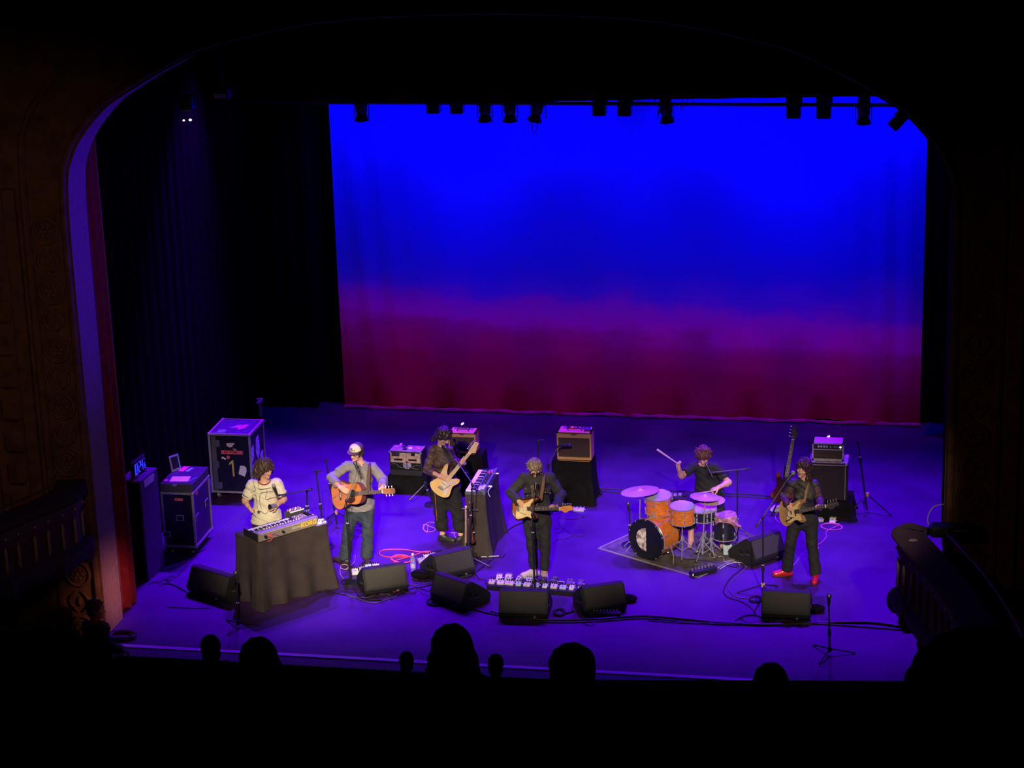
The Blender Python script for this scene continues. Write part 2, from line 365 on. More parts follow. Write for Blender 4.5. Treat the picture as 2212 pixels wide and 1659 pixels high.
# ================================================================ curtains
def curtain(name,label,pts,z0,z1,mat,amp=.06,per=.28,nz=10,cat='curtain',hem=0.,seed=0):
    rg=random.Random(seed); P=[np.array(p,float) for p in pts]; mb=MB(); base=[]
    L=sum(np.linalg.norm(P[i+1]-P[i]) for i in range(len(P)-1)); n=max(8,int(L/per*7)); 
    for i in range(n+1):
        s=L*i/n; k=0; a=s
        while k<len(P)-2 and a>np.linalg.norm(P[k+1]-P[k]): a-=np.linalg.norm(P[k+1]-P[k]); k+=1
        d=unit(P[k+1]-P[k]); q=P[k]+d*a; base.append((q,np.array([-d[1],d[0]]),s))
    ph=rg.random()*6; vs=[]; th=.012
    for lay in(0,1):
        for j in range(nz+1):
            z=z0+(z1-z0)*j/nz; kf=.55+.45*(1-j/nz)
            for q,nn,s in base:
                w=amp*kf*(math.sin(2*PI*s/per+ph+.6*math.sin(s*1.7+j*.15))+.35*math.sin(2*PI*s/per*1.9+j*.1))
                p=q+nn*(w+lay*th); vs.append((p[0],p[1],z+(hem*math.sin(s*3.1) if j==0 else 0)))
    m=n+1; o=(nz+1)*m; fs=[]
    for j in range(nz):
        for i in range(n): a=j*m+i; fs+=[(a,a+1,a+m+1,a+m),(o+a+m,o+a+m+1,o+a+1,o+a)]
    for i in range(n): fs+=[(i+1,i,o+i,o+i+1),(nz*m+i,nz*m+i+1,o+nz*m+i+1,o+nz*m+i)]
    for j in range(nz): a=j*m; fs+=[(a,a+m,o+a+m,o+a),(a+n+m,a+n,o+a+n,o+a+n+m)]
    mb.add(vs,fs); return tag(part(name,mb,mat,None,smooth=60),label,cat)
red_velvet=M('red_velvet',(.22,.010,.018),.85,spec=.2,amt=.25,scale=8,sheen=.3)
curtain('house_curtain','dark red velvet house curtain gathered beside the lit left proscenium column',[(-4.95,.98),(-4.52,1.06),(-4.50,1.35),(-4.60,1.55),(-4.85,1.7)],.02,6.6,red_velvet,.05,.16,seed=1)
curtain('masking_curtain','black masking drape hanging just behind the dark red curtain',[(-5.4,1.75),(-4.84,1.8),(-4.80,2.05)],.02,7.2,velour,.04,.2,seed=2)
curtain('masking_curtain','long black masking drape along the left side of the stage behind the cases',[(-5.15,9.16),(-5.08,7.5),(-5.04,5.5),(-5.02,4.0),(-4.98,2.6),(-5.1,2.1)],.02,7.6,velour,.02,.35,seed=3)
curtain('masking_curtain','black masking drape at the left edge of the blue backdrop',[(-5.3,9.75),(-4.35,9.8)],.02,7.6,velour,.03,.25,seed=4)
curtain('masking_curtain','black masking drape at the right edge of the blue backdrop',[(5.56,9.3),(6.3,9.25)],.25,7.6,velour,.03,.25,seed=5)
curtain('masking_curtain','black masking drape along the right side of the stage floor',[(5.98,8.9),(5.95,6.5),(6.0,3.),(6.1,.95)],.02,7.6,velour,.03,.3,seed=6)
# border: slightly tilted black valance above the lamp pipe
bl=[V(p,q,7.6) for p,q in((-400,222),(600,222),(1140,223.5),(1190,219.5),(1390,215.5),(1850,208.5),(2300,203))]
mb=MB(); N=90; vs=[]
for zz in(0,1):
    for i in range(N+1):
        x=-7.4+15.2*i/N; vs.append((x,7.6+.02*math.sin(x*9),float(np.interp(x,[q[0] for q in bl],[q[2] for q in bl])) if zz==0 else 8.4))
vs+=[(x,y+.02,z) for x,y,z in vs]; m=N+1; o=2*m
mb.add(vs,[(i,i+1,m+i+1,m+i) for i in range(N)]+[(o+m+i,o+m+i+1,o+i+1,o+i) for i in range(N)]+[(i+1,i,o+i,o+i+1) for i in range(N)])
tag(part('border_curtain',mb,velour,None),'black border curtain across the top of the stage above the lamps','curtain')
# ================================================================ painted backdrop
bm_=bpy.data.materials.new('painted_drop'); bm_.use_nodes=True; nt=bm_.node_tree; bs=nt.nodes['Principled BSDF']; bs.inputs['Roughness'].default_value=.9; bs.inputs['Specular IOR Level'].default_value=.1
tc=nt.nodes.new('ShaderNodeTexCoord'); sp=nt.nodes.new('ShaderNodeSeparateXYZ'); nt.links.new(tc.outputs['Object'],sp.inputs[0])
def math_(op,a,b):
    q=nt.nodes.new('ShaderNodeMath'); q.operation=op
    for i,v in enumerate((a,b)):
        if isinstance(v,(int,float)): q.inputs[i].default_value=v
        else: nt.links.new(v,q.inputs[i])
    return q.outputs[0]
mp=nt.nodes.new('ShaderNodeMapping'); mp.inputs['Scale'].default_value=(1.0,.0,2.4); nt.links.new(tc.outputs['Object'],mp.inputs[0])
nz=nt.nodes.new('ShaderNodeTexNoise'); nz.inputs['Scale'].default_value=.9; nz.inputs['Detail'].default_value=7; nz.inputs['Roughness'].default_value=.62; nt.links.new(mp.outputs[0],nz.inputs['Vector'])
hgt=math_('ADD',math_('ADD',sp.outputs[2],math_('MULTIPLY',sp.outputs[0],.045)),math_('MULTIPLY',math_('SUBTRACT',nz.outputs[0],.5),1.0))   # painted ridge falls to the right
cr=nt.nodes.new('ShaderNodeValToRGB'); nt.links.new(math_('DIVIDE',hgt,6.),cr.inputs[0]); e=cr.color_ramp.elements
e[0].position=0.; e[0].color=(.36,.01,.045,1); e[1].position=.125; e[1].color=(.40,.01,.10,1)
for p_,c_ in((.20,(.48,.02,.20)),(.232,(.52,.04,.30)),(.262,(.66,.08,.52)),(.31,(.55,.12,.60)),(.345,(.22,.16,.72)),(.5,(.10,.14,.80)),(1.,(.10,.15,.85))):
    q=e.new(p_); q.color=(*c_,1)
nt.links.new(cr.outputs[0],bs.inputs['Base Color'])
wv=nt.nodes.new('ShaderNodeTexNoise'); wv.inputs['Scale'].default_value=1.; mp2=nt.nodes.new('ShaderNodeMapping'); mp2.inputs['Scale'].default_value=(9.,0,.5); nt.links.new(tc.outputs['Object'],mp2.inputs[0]); nt.links.new(mp2.outputs[0],wv.inputs['Vector'])
bp=nt.nodes.new('ShaderNodeBump'); bp.inputs['Strength'].default_value=.12; bp.inputs['Distance'].default_value=.06; nt.links.new(wv.outputs[0],bp.inputs['Height']); nt.links.new(bp.outputs[0],bs.inputs['Normal'])
nx,nzz=150,60; vs=[]; zt=6.3
for k in(0,1):
    for j in range(nzz+1):
        z=.02+(zt-.02)*j/nzz
        for i in range(nx+1):
            u=i/nx; x=-3.92+9.49*u; 
            edge=.05*(1-z/zt)*(math.sin(x*5)+.6*math.sin(x*11.3+1))*max(0,1-z/.5)
            f=.022*math.exp(-((u-.06)/.07)**2)*math.sin(x*14+z*1.2)+.02*math.exp(-((u-.95)/.06)**2)*math.sin(x*15)+.008*math.sin(x*4+.4*z)
            zz=z+(.03*math.sin(x*2.1)+.015*math.sin(x*6.3))*(1 if j==0 else 0)
            vs.append((x,9.87+f+edge+k*.012,max(zz,.01)))
m=nx+1; o=(nzz+1)*m; fs=[]
for j in range(nzz):
    for i in range(nx): a=j*m+i; fs+=[(a,a+1,a+m+1,a+m),(o+a+m,o+a+m+1,o+a+1,o+a)]
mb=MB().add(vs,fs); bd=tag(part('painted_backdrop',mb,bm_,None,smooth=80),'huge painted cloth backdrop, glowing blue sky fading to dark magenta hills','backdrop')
part('hem_roll',MB().tube([(-3.92+9.49*i/80,9.82+.015*math.sin(i*.7),.035+.006*math.sin(i*.9)) for i in range(81)],[.026+.008*math.sin(i*1.7) for i in range(81)],6),M('hem_cloth',(.45,.05,.22),.9),bd)
# ================================================================ lamp pipe and lanterns
pz=V(1387,224.5,8.2)[2]
tag(part('lamp_pipe',MB().cyl((-7.,8.2,pz),(7.2,8.2,pz-.0),.03,n=8),black_metal),'long black horizontal pipe carrying the stage lamps','pipe')
lens_lit=M('lens_warm',(1.,.75,.45),.3,emit=6.); lens_dark=M('lens_dark',(.08,.05,.2),.15,spec=.8)
rim_lit=M('rim_glint',(.55,.45,.8),.3,metal=1.)
def par(px,py,label,tilt=0.,lit=False,sc_=1.):
    p=V(px,225,8.2); t=thing('par_lamp',label,'lamp',(p[0],8.2,pz),0.,'par lamps on the pipe')
    part('clamp',MB().box((0,0,-.01),(.05,.09,.10)),black_metal,t)
    mb=MB()
    for s in(-1,1): mb.box((s*.115,0,-.12),(.012,.04,.2))
    mb.box((0,0,-.03),(.24,.04,.012)); part('yoke',mb,black_metal,t)
    c,s=math.cos(tilt),math.sin(tilt); X=[[c,0,s,0],[0,1,0,0],[-s,0,c,.0],[0,0,0,1]]
    part('can',MB().lathe([(.03,.16),(.085,.14),(.095,.08),(.092,-.13),(.075,-.16),(.085,-.20),(.115,-.26),(.118,-.275),(.105,-.275)],18,X),black_metal,t)
    part('lens',MB().lathe([(.0,-.262),(.104,-.262)],18,X),lens_dark,t)
    part('rim_glint_arc',MB().tube([np.array(X)[:3,:3]@np.array([.10*math.cos(a),.10*math.sin(a),-.283]) for a in np.linspace(PI*1.3,PI*1.7,8)],.006,5),rim_lit,t)  # bright metal arc stands in for the glint on the lower rim
def striplamp(px,label,w=.20,drop=.15,tilt=0.,dz=0.):
    p=V(px,225,8.2); t=thing('box_lamp',label,'lamp',(p[0],8.2,pz+dz),0.,'square lamps on the pipe')
    c,s=math.cos(tilt),math.sin(tilt); X=[[c,0,s,0],[0,1,0,0],[-s,0,c,0],[0,0,0,1]]
    part('housing',MB().box((0,0,-drop/2+.02),(w,.2,drop+.04),X,r=.01),black_metal,t)
    part('fin',MB().box((0,.06,.06),(w*1.15,.02,.1),X),black_metal,t); part('clamp',MB().box((0,0,.03),(.05,.1,.12)),black_metal,t)
    if dz: part('drop_arm',MB().cyl((0,0,0),(0,0,-dz),.015,n=6),black_metal,t)
    part('lens',MB().box((0,0,-drop-.002+.0),(w*.8,.16,.006),X),lens_dark,t)
par(780,0,'black par lamp hanging at the left end of the backdrop top')
striplamp(937,'square black lamp, first from left on the pipe'); striplamp(988,'square black lamp, second from left on the pipe')
par(1047,0,'black par lamp, left of the close group of three'); par(1101,0,'black par lamp, middle of the close group of three'); par(1163,0,'tilted black par lamp, right of the close group of three',.25)
striplamp(1295,'square black lamp, left one of the middle pair',.20,.17); striplamp(1350,'square black lamp, right one of the middle pair',.20,.17)
par(1438,0,'large black par lamp hanging right of the middle pair of square lamps',-.08)
striplamp(1715,'square black lamp, left one of the right pair',.21,.19); striplamp(1780,'square black lamp, right one of the right pair',.21,.19)
par(1866,0,'black par lamp near the right end of the pipe')
striplamp(1941,'square black lamp tilted at the far right end of the pipe',.17,.13,.75,-.22)
# cables looping under the pipe
for k,(a,b,d) in enumerate(((1120,1185,70),(1413,1428,30),(1445,1495,18))):
    pa,pb=V(a,222,8.15),V(b,222,8.15); mid=V((a+b)/2,222+d,8.15)
    tag(part('lamp_cable',MB().tube(spline([pa,(pa*.7+mid*.4)-np.array([0,0,.0]),mid,(pb*.7+mid*.4)-np.array([0,0,0.]),pb],5),.008,5),black_plastic),['thin cable looping below the group of three lamps','thin cable hanging left of the large par lamp','thin slack cable right of the large par lamp'][k],'cable')
# lamp glowing in the dark upper left
p=V(405,222,4.2); t=thing('side_lamp','black lamp with two small warm glints in the dark upper left','lamp',p)
part('housing',MB().box((0,0,0),(.16,.2,.22),r=.03),black_metal,t); part('yoke',MB().tube([(-.1,0,-.02),(-.1,0,.16),(.1,0,.16),(.1,0,-.02)],.012,6),black_metal,t)
part('hanger',MB().cyl((0,0,.16),(0,0,3.2),.02,n=8),black_metal,t)
q=V(397,260,4.05)-p; r=V(411,259,4.05)-p
part('glint',MB().ell(q,(.014,.02,.012),n=8),lens_lit,t); part('glint',MB().ell(r,(.022,.02,.014),n=8),lens_lit,t)
p=V(475,207,4.4); t=thing('side_lamp','black lamp with a pale purple gel frame, upper left','lamp',p)
part('housing',MB().box((0,.12,.02),(.2,.2,.16),r=.02),black_metal,t); part('gel_frame',MB().box((0,0,0),(.17,.01,.06)),M('gel_frame',(.35,.25,.5),.6),t); part('hanger',MB().cyl((0,.12,.1),(0,.12,3.),.02,n=8),black_metal,t)
# ================================================================ stage monitors
def wedge(a,b,label,bright=False):
    p,q=G(*a,.36),G(*b,.36); c=(p+q)/2; w=np.linalg.norm(q-p); rot=math.atan2(q[1]-p[1],q[0]-p[0])
    d=np.array([-math.sin(rot),math.cos(rot)]); o=c[:2]-d*.12
    t=thing('stage_monitor',label,'speaker',(o[0],o[1],0),rot,'stage monitor wedges')
    pr=[(.05,0),(.0,.05),(-.01,.10),(.105,.355),(.125,.365),(.175,.365),(.20,.35),(.50,.13),(.52,.09),(.50,.0)]
    part('cabinet',MB().prism(pr,-w/2,w/2,'x'),black_tolex,t,smooth=20)
    # raised back panel, lit from the house, and performer side grille
    n=unit((-.255,.115)); u=np.array([.115,.255])/np.linalg.norm([.115,.255])
    def slab(p0,p1,th,mat,nm):
        p0,p1=np.array(p0),np.array(p1); e=unit(p1-p0); nn=np.array([-e[1],e[0]])
        pp=[tuple(p0),tuple(p1),tuple(p1+nn*th),tuple(p0+nn*th)]
        part(nm,MB().prism(pp,-w/2+.02,w/2-.02,'x'),mat,t)
    slab((.0,.125),(.098,.345),.006,grille_mat,'back_panel'); slab((.215,.343),(.49,.142),.008,grille_mat,'grille')
    for s in(-1,1):
        part('side_cheek',MB().prism([(.03,.02),(.015,.10),(.12,.335),(.19,.335),(.47,.12),(.47,.02)],s*(w/2-.004),s*(w/2+.012),'x'),black_tolex,t,smooth=20)
        for (y,z) in((.13,.20),(.245,.17)):
            part('handle_port',MB().box((s*(w/2+.0125),y,z),(.004,.075,.06),[[1,0,0,0],[0,.9,.42,y*.1-z*.42],[0,-.42,.9,y*.42+z*.1],[0,0,0,1]]),M('port_black',(.002,.002,.002),.9),t)
            part('port_lip',MB().box((s*(w/2+.014),y-.0,z-.042),(.006,.075,.008)),M('port_lip',(.10,.10,.11),.4),t)
    part('connector_panel',MB().box((w*.25,.008,.05),(.10,.012,.05)),black_metal,t); part('connector',MB().cyl((w*.25,.0,.05),(w*.25,-.015,.05),.012),steel,t)
    return t
wedge((415,1221),(500,1246),'unlit black stage monitor left of the draped keyboard table')
wedge((784,1230),(874,1217),'black stage monitor in front of the man with acoustic guitar')
wedge((934,1201),(1016,1182),'black stage monitor below the woman with the cream electric guitar')
wedge((942,1237),(1012,1261),'black stage monitor turned right, with a coiled cable at its foot')
wedge((1080,1274),(1182,1277),'black stage monitor in front of the long pedalboard, seen square from behind')
wedge((1257,1270),(1346,1257),'black stage monitor at the right end of the long pedalboard')
wedge((1617,1168),(1683,1146),'black stage monitor between the drum kit and the woman in red shoes')
wedge((1648,1275),(1749,1280),'black stage monitor near the front edge below the woman in red shoes')
# ================================================================ road cases
def case_box(t,w,d,h,z0,body_mat,edge=.022,corners=True):
    part('body',MB().box((0,d/2,z0+h/2),(w,d,h)),body_mat,t)
    mb=MB()
    for sx in(-1,1):
        for y in(0,d): mb.box((sx*w/2,y,z0+h/2),(edge,edge,h))
        for z in(z0,z0+h): mb.box((sx*w/2,d/2,z),(edge,d,edge))
    for y in(0,d):
        for z in(z0,z0+h): mb.box((0,y,z),(w,edge,edge))
    part('edge_trim',mb,alu,t)
    for sx in(-1,1):
        for y in(0,d):
            for z in(z0,z0+h): part('ball_corner',MB().ell((sx*w/2,y,z),(.028,.028,.028),n=10),steel,t)
def caster(t,x,y,r=.05):
    part('caster_fork',MB().box((x,y,r*1.7),(.05,.06,.05)),steel,t); c=part('caster',MB().cyl((x-.018,y,r),(x+.018,y,r),r,n=16),M('caster_wheel',(.35,.33,.3),.6),t)
laminate=M('case_laminate',(.010,.010,.014),.35,spec=.5,amt=.3)
top_lam=M('case_top',(.06,.055,.09),.4,amt=.35,scale=10)
def quad(t,nm,x0,x1,z0,z1,y,mat,axis='y',th=.003,lab=None,pts=None):
    if pts is None: pts=[(x0,z0),(x1,z0),(x1,z1),(x0,z1)]
    return part(nm,MB().prism(pts,y-th,y,axis),mat,t,lab)
# tall case with stickers
t=thing('road_case','tall black road case covered in stickers, red tape and a yellow 1','case',(-4.41,5.36,0),0.01)
case_box(t,.62,.68,.90,.11,laminate,.03); 
for x in(-.24,.24):
    for y in(.08,.6): caster(t,x,y,.05)
part('top_panel',MB().box((0,.34,1.012),(.56,.62,.006)),top_lam,t)
part('lid_rail',MB().box((-.245,-.008,.55),(.07,.012,.86)),M('grey_rail',(.16,.15,.15),.5,metal=.6),t)
for z in(.87,.54,.21): part('butterfly_latch',MB().box((-.215,-.016,z),(.13 if z!=.54 else .07,.016,.11),r=.012).box((-.205,-.026,z),(.05,.012,.05),r=.01),M('latch_grey',(.22,.20,.2),.45,metal=.7),t)
tp=part('name_tape',MB().box((.03,-.008,.735),(.33,.006,.055)),pink_tape,t,'strip of red tape with handwritten name')
text_mesh('lettering','DR. WEBB',.045,M('ink',(.02,.01,.02),.8),tp,mtx((1,0,0),(0,0,1),(0,-1,0),(.01,-.0125,.735)),.0005,.0008)
quad(t,'tape_mark',0,0,0,0,-.006,yellow_tape,pts=[(.02,.36),(.045,.36),(.04,.62),(-.02,.575),(-.035,.53),(.012,.565)],lab='number 1 made of yellow tape')
quad(t,'sticker',0,0,0,0,-.006,white_tape,pts=[(.11,.40),(.20,.36),(.235,.44),(.235,.50),(.205,.53),(.14,.53)])
quad(t,'sticker',0,0,0,0,-.006,M('torn_white',(.6,.52,.5),.8,amt=.3,scale=30),pts=[(-.05,.875),(.06,.885),(.085,.865),(.05,.85),(.045,.825),(.0,.81),(-.04,.83)])
quad(t,'sticker',0,0,0,0,-.006,M('grey_sticker',(.3,.28,.28),.8,amt=.3),pts=[(.04,.80),(.10,.79),(.11,.77),(.06,.765)])
part('round_sticker',MB().cyl((-.035,-.009,.655),(-.035,-.0,.655),.027,n=18),pink_tape,t)
quad(t,'sticker',0,0,0,0,-.006,white_tape,pts=[(-.14,.645),(-.12,.665),(-.07,.635),(-.075,.615),(-.095,.62),(-.115,.64),(-.13,.62)])
side_st=M('side_sticker',(.45,.36,.6),.6,amt=.7,scale=40)
for pts in([(.06,.78),(.16,.80),(.15,.62),(.05,.55)],[(.3,.85),(.42,.88),(.46,.62),(.34,.52),(.26,.66)],[(.05,.5),(.22,.54),(.2,.36),(.06,.32)],[(.45,.56),(.6,.58),(.6,.42),(.46,.38)],[(.28,.46),(.34,.5),(.4,.42),(.36,.3),(.3,.3)],[(.08,.28),(.24,.3),(.22,.16),(.08,.14)]):
    quad(t,'side_sticker',0,0,0,0,.314,side_st,'x',pts=pts)
part('blue_sticker',MB().box((-.15,.13,1.018),(.12,.12,.004)),M('sky_sticker',(.15,.5,.8),.6,amt=.4,scale=50),t)
part('violet_label',MB().prism([(-.08,.28),(.0,.42),(.17,.46),(.15,.30),(.08,.22),(.02,.32)],1.015,1.019,'z'),M('violet_label',(.5,.2,.7),.6,amt=.4,scale=30),t)
# smaller work case with papers
t=thing('road_case','waist-high black road case with papers and tape on its lid','case',(-4.43,3.10,0),.02)
case_box(t,.44,.72,.78,.13,laminate,.03); part('castor_board',MB().box((0,.36,.09),(.40,.66,.06)),black_plastic,t)
for x in(-.15,.15):
    for y in(.08,.62): caster(t,x,y,.035)
part('lid',MB().box((0,.36,.99),(.46,.74,.12),r=.006),M('lid_dark',(.05,.045,.05),.6),t); part('lid_top',MB().box((0,.36,1.053),(.43,.70,.006)),M('lid_top',(.03,.028,.05),.5),t)
for (x,y0,z,ax) in((.02,-.004,.55,'f'),(-.19,-.004,.30,'f')):
    part('recessed_handle',MB().box((x,-.008,z),(.11,.012,.09),r=.01),alu,t); part('handle_dish',MB().box((x,-.0145,z),(.08,.004,.06)),black_metal,t)
for (y,z) in((.12,.52),(.55,.58)):
    part('recessed_handle',MB().box((.228,y,z),(.012,.13,.1),r=.01),alu,t); part('handle_dish',MB().box((.235,y,z),(.004,.1,.07)),black_metal,t)
part('lid_catch',MB().box((-.02,-.012,1.03),(.06,.012,.03)),steel,t)
part('label_tape',MB().box((.02,-.004,.82),(.12,.004,.035)),pink_tape,t); part('label_tape',MB().box((.224,.19,.86),(.004,.06,.06)),pink_tape,t)
def flat(name,label,cat,w,d,loc,rot,mat,th=.004,grp=None):
    return tag_at(part(name,MB().box((0,0,th/2),(w,d,th),r=0),mat),label,cat,loc,rot,grp)
def tag_at(o,label,cat,loc,rot=0.,grp=None):
    o.location=[float(x) for x in loc]; o.rotation_euler=(0,0,rot); return tag(o,label,cat,grp)
flat('paper_sheet','white paper set list lying on the waist-high case','paper',.26,.2,(-4.43,3.27,1.057),.12,M('paper',(.8,.78,.8),.8,amt=.06))
flat('paper_note','pink paper note on the back of the waist-high case','paper',.08,.2,(-4.52,3.68,1.057),-.1,M('pink_paper',(.85,.08,.25),.8,amt=.06))
flat('paper_note','green and pink paper note beside the pink one','paper',.05,.15,(-4.43,3.66,1.057),-.2,M('green_paper',(.2,.7,.5),.8,amt=.2,scale=12))
flat('paper_note','small pink note at the front left of the case lid','paper',.05,.05,(-4.61,3.20,1.057),.3,M('pink_paper',(.85,.08,.25),.8))
flat('pen','blue pen lying beside the paper set list','pen',.02,.17,(-4.25,3.27,1.057),-.35,M('blue_pen',(.1,.2,.7),.4),.008)
t=thing('tablet','tablet propped upright at the back of the waist-high case','tablet',(-4.60,3.60,1.057),0)
X=mtx((1,0,0),(0,.35,.94),(0,-.94,.35),(0,0,0))
X=np.array(mtx(unit((.5,.86,0)),unit((-.15,.05,1)),np.cross(unit((.5,.86,0)),unit((-.15,.05,1))),(0,0,0)))
part('frame',MB().box((0,.115,0),(.17,.23,.010),X,r=.004),M('tablet_frame',(.35,.3,.5),.4),t); part('screen',MB().box((0,.12,.0055),(.12,.17,.002),X),M('tablet_screen',(.02,.02,.05),.2),t); part('screen',MB().box((0,.12,-.0055),(.12,.17,.002),X),M('tablet_screen',(.02,.02,.05),.2),t)
# tall speaker cabinet with white tape, clock on top
def two(pts): return [np.array(p) for p in pts]
a,b=G(321,1256),G(357,1223); dirv=unit(b-a); rot=math.atan2(dirv[1],dirv[0]); wd_=float(np.linalg.norm(b-a))
t=thing('side_speaker','tall black side speaker cabinet with a strip of white tape','speaker',(a[0],a[1],0),rot)
part('cabinet',MB().box((wd_/2,.16,.72),(wd_,.32,1.44),r=.012),M('speaker_carpet',(.10,.07,.13),.8,bump=.4,bscale=200),t)
part('white_tape',MB().prism([(wd_*.22,1.30),(wd_*.76,1.30),(wd_*.74,1.34),(wd_*.78,1.35),(wd_*.77,1.40),(wd_*.2,1.40),(wd_*.21,1.36)],-.004,.0,'y'),white_tape,t); part('grille',MB().box((-.002,.16,.72),(.012,.28,1.36)),black_cloth,t)
ct=thing('led_clock','blue LED clock on top of the tall side speaker','clock',(a[0]+dirv[0]*wd_*.44-dirv[1]*.10,a[1]+dirv[1]*wd_*.44+dirv[0]*.10,1.44),rot)
part('housing',MB().box((0,.03,.12),(.40,.05,.22),r=.01),black_plastic,ct); part('foot',MB().box((-.13,.03,.005),(.03,.12,.01)).box((.13,.03,.005),(.03,.12,.01)),black_plastic,ct)
led=M('led_blue',(.02,.03,1.),.4,emit=2.2)
SEG={'0':'abcdef','1':'bc','2':'abged','4':'fgbc','5':'afgcd'}
def digit(ch,x,z,w,h,nm):
    mb=MB(); tk=w*.16
    P={'a':((0,h),(w,h)),'b':((w,h),(w,h/2)),'c':((w,h/2),(w,0)),'d':((0,0),(w,0)),'e':((0,h/2),(0,0)),'f':((0,h),(0,h/2)),'g':((0,h/2),(w,h/2))}
    for s in SEG[ch]:
        (x0,z0),(x1,z1)=P[s]; mb.box((x+(x0+x1)/2,.003,z+(z0+z1)/2),(abs(x1-x0)+tk*.8,.004,abs(z1-z0)+tk*.8))
    part('led_digit',mb,led,ct)
for ch,x in zip('1024',(-.20,-.13,-.035,.04)): digit(ch,x,.045,.05,.14,'d')
for ch,x in zip('15',(.105,.145)): digit(ch,x,.045,.026,.07,'d')
part('led_colon',MB().box((-.058,.003,.085),(.01,.004,.012)).box((-.058,.003,.145),(.01,.004,.012)),led,ct)
part('led_dot',MB().ell((.14,.003,.18),(.008,.004,.008),n=8),led,ct)
tp=tag_at(part('tape_roll',MB().lathe([(.03,0),(.05,0),(.05,.045),(.03,.045),(.03,0)],18),M('purple_tape',(.22,.06,.5),.6)),'purple tape roll on the side speaker left of the clock','tape',(a[0]-dirv[1]*.12+dirv[0]*.03,a[1]+.12,1.44))
# lamp panel stand behind the tall case
g=np.array([-4.42,6.5,0]); F_=Frame(g); t=thing('panel_stand','slim stand with a small tilted panel behind the tall case','stand',g,F_.r)
tp_=F_(561,862); part('pole',MB().cyl((tp_[0],0,0),(tp_[0],0,tp_[2]-.08),.014,n=8),black_metal,t); part('base',MB().cyl((tp_[0],0,0),(tp_[0],0,.02),.14,n=20),black_metal,t)
vm=M('violet_metal',(.10,.06,.16),.5); part('column',MB().box((tp_[0],0,tp_[2]-.17),(.055,.04,.2),r=.006),vm,t); part('panel',MB().box((tp_[0],-.02,tp_[2]-.03),(.09,.02,.09),mtx((1,0,0),(0,.8,-.6),(0,.6,.8),(0,-.0,0)) if False else None),vm,t)
part('panel_edge',MB().tube([F_(555,871,-.035),F_(567,862,-.035),F_(566,860,-.035)],.005,5),M('panel_edge',(.4,.25,.6),.5),t)
# ================================================================ draped furniture
def drape(name,label,cat,w,d,h,loc,rot,flare=.03,fold=.018,per=.2,topmat=None,hem=0.,seed=1,tilt=0.,mat=None):
    t=thing(name,label,cat,loc,rot); rg=random.Random(seed)
    per_pts=[]; n=160; L=2*(w+d)
    def pp(s):
        s%=L
        if s<w: return np.array([-w/2+s,-d/2]),np.array([0,-1.])
        s-=w
        if s<d: return np.array([w/2,-d/2+s]),np.array([1.,0])
        s-=d
        if s<w: return np.array([w/2-s,d/2]),np.array([0,1.])
        s-=w; return np.array([-w/2,d/2-s]),np.array([-1.,0])
    nz=14; vs=[]; ph=rg.random()*6
    for j in range(nz+1):
        u=j/nz
        for i in range(n):
            s=L*i/n; p,nn=pp(s); p2,n2=pp(s+.06); p0,n0=pp(s-.06); nn=unit(nn+n2+n0)
            c=math.sin(2*PI*s/per+ph+.9*math.sin(s*2.3)); f=fold*u**1.9*(c+.4*math.sin(2*PI*s/per*.43+1.3))
            corner=(abs(n2@n0)<.5); off=flare*u**1.5+f+(.05*u*u if corner else 0)
            q=p+nn*off; z=h*(1-u)+(hem*(1+math.sin(s*5+seed)) if j==nz else 0)
            vs.append((q[0],q[1],max(z,.004)+tilt*q[0]*(1-u)))
    fs=[(j*n+i,(j+1)*n+i,(j+1)*n+(i+1)%n,j*n+(i+1)%n) for j in range(nz) for i in range(n)]+[tuple(range(n))]
    part('cloth',MB().add(vs,fs),mat or drape_cloth,t,smooth=70); part('table_top',MB().box((0,0,h-.012),(w-.01,d-.01,.018)),black_tolex,t)
    for sx in(-1,1):
        for sy in(-1,1): part('leg',MB().cyl((sx*(w/2-.05),sy*(d/2-.05),0),(sx*(w/2-.05),sy*(d/2-.05),h-.02),.015,n=8),black_metal,t)
    return t
# keyboard table, turned
TA=math.atan2(.85,.71); ux=np.array([math.cos(TA),math.sin(TA)]); uy=np.array([-ux[1],ux[0]])
TC=np.array([-2.74,1.40])+ux*.55+uy*.275
drape('keyboard_table','angled keyboard table under a floor-length dark cloth','table',1.10,.55,.90,(TC[0],TC[1],0),TA,.05,.04,.36,seed=3)
drape('amp_platform','low cloth-covered platform under the cream-panelled amplifier','platform',.60,.42,.27,(-1.86,6.09,0),-.02,.03,.008,.3,mat=black_cloth)
drape('amp_platform','black cloth-covered box under the small tweed amplifier','platform',.62,.36,.62,(-1.04,6.12,0),0,.02,.006,.3,mat=black_cloth)
drape('amp_platform','black cloth-covered box under the larger tweed amplifier','platform',.58,.44,.67,(.65,5.90,0),0,.02,.006,.3,mat=black_cloth)
drape('amp_platform','low black cloth-covered platform under the bass speaker cabinet','platform',.62,.50,.27,(4.38,5.76,0),0,.04,.010,.3,mat=black_cloth)
drape('keyboard_stand','narrow stand under a black cloth carrying the second keyboard','stand',.28,.90,.88,(-.32,4.02,0),0.0,.06,.010,.55,seed=8)
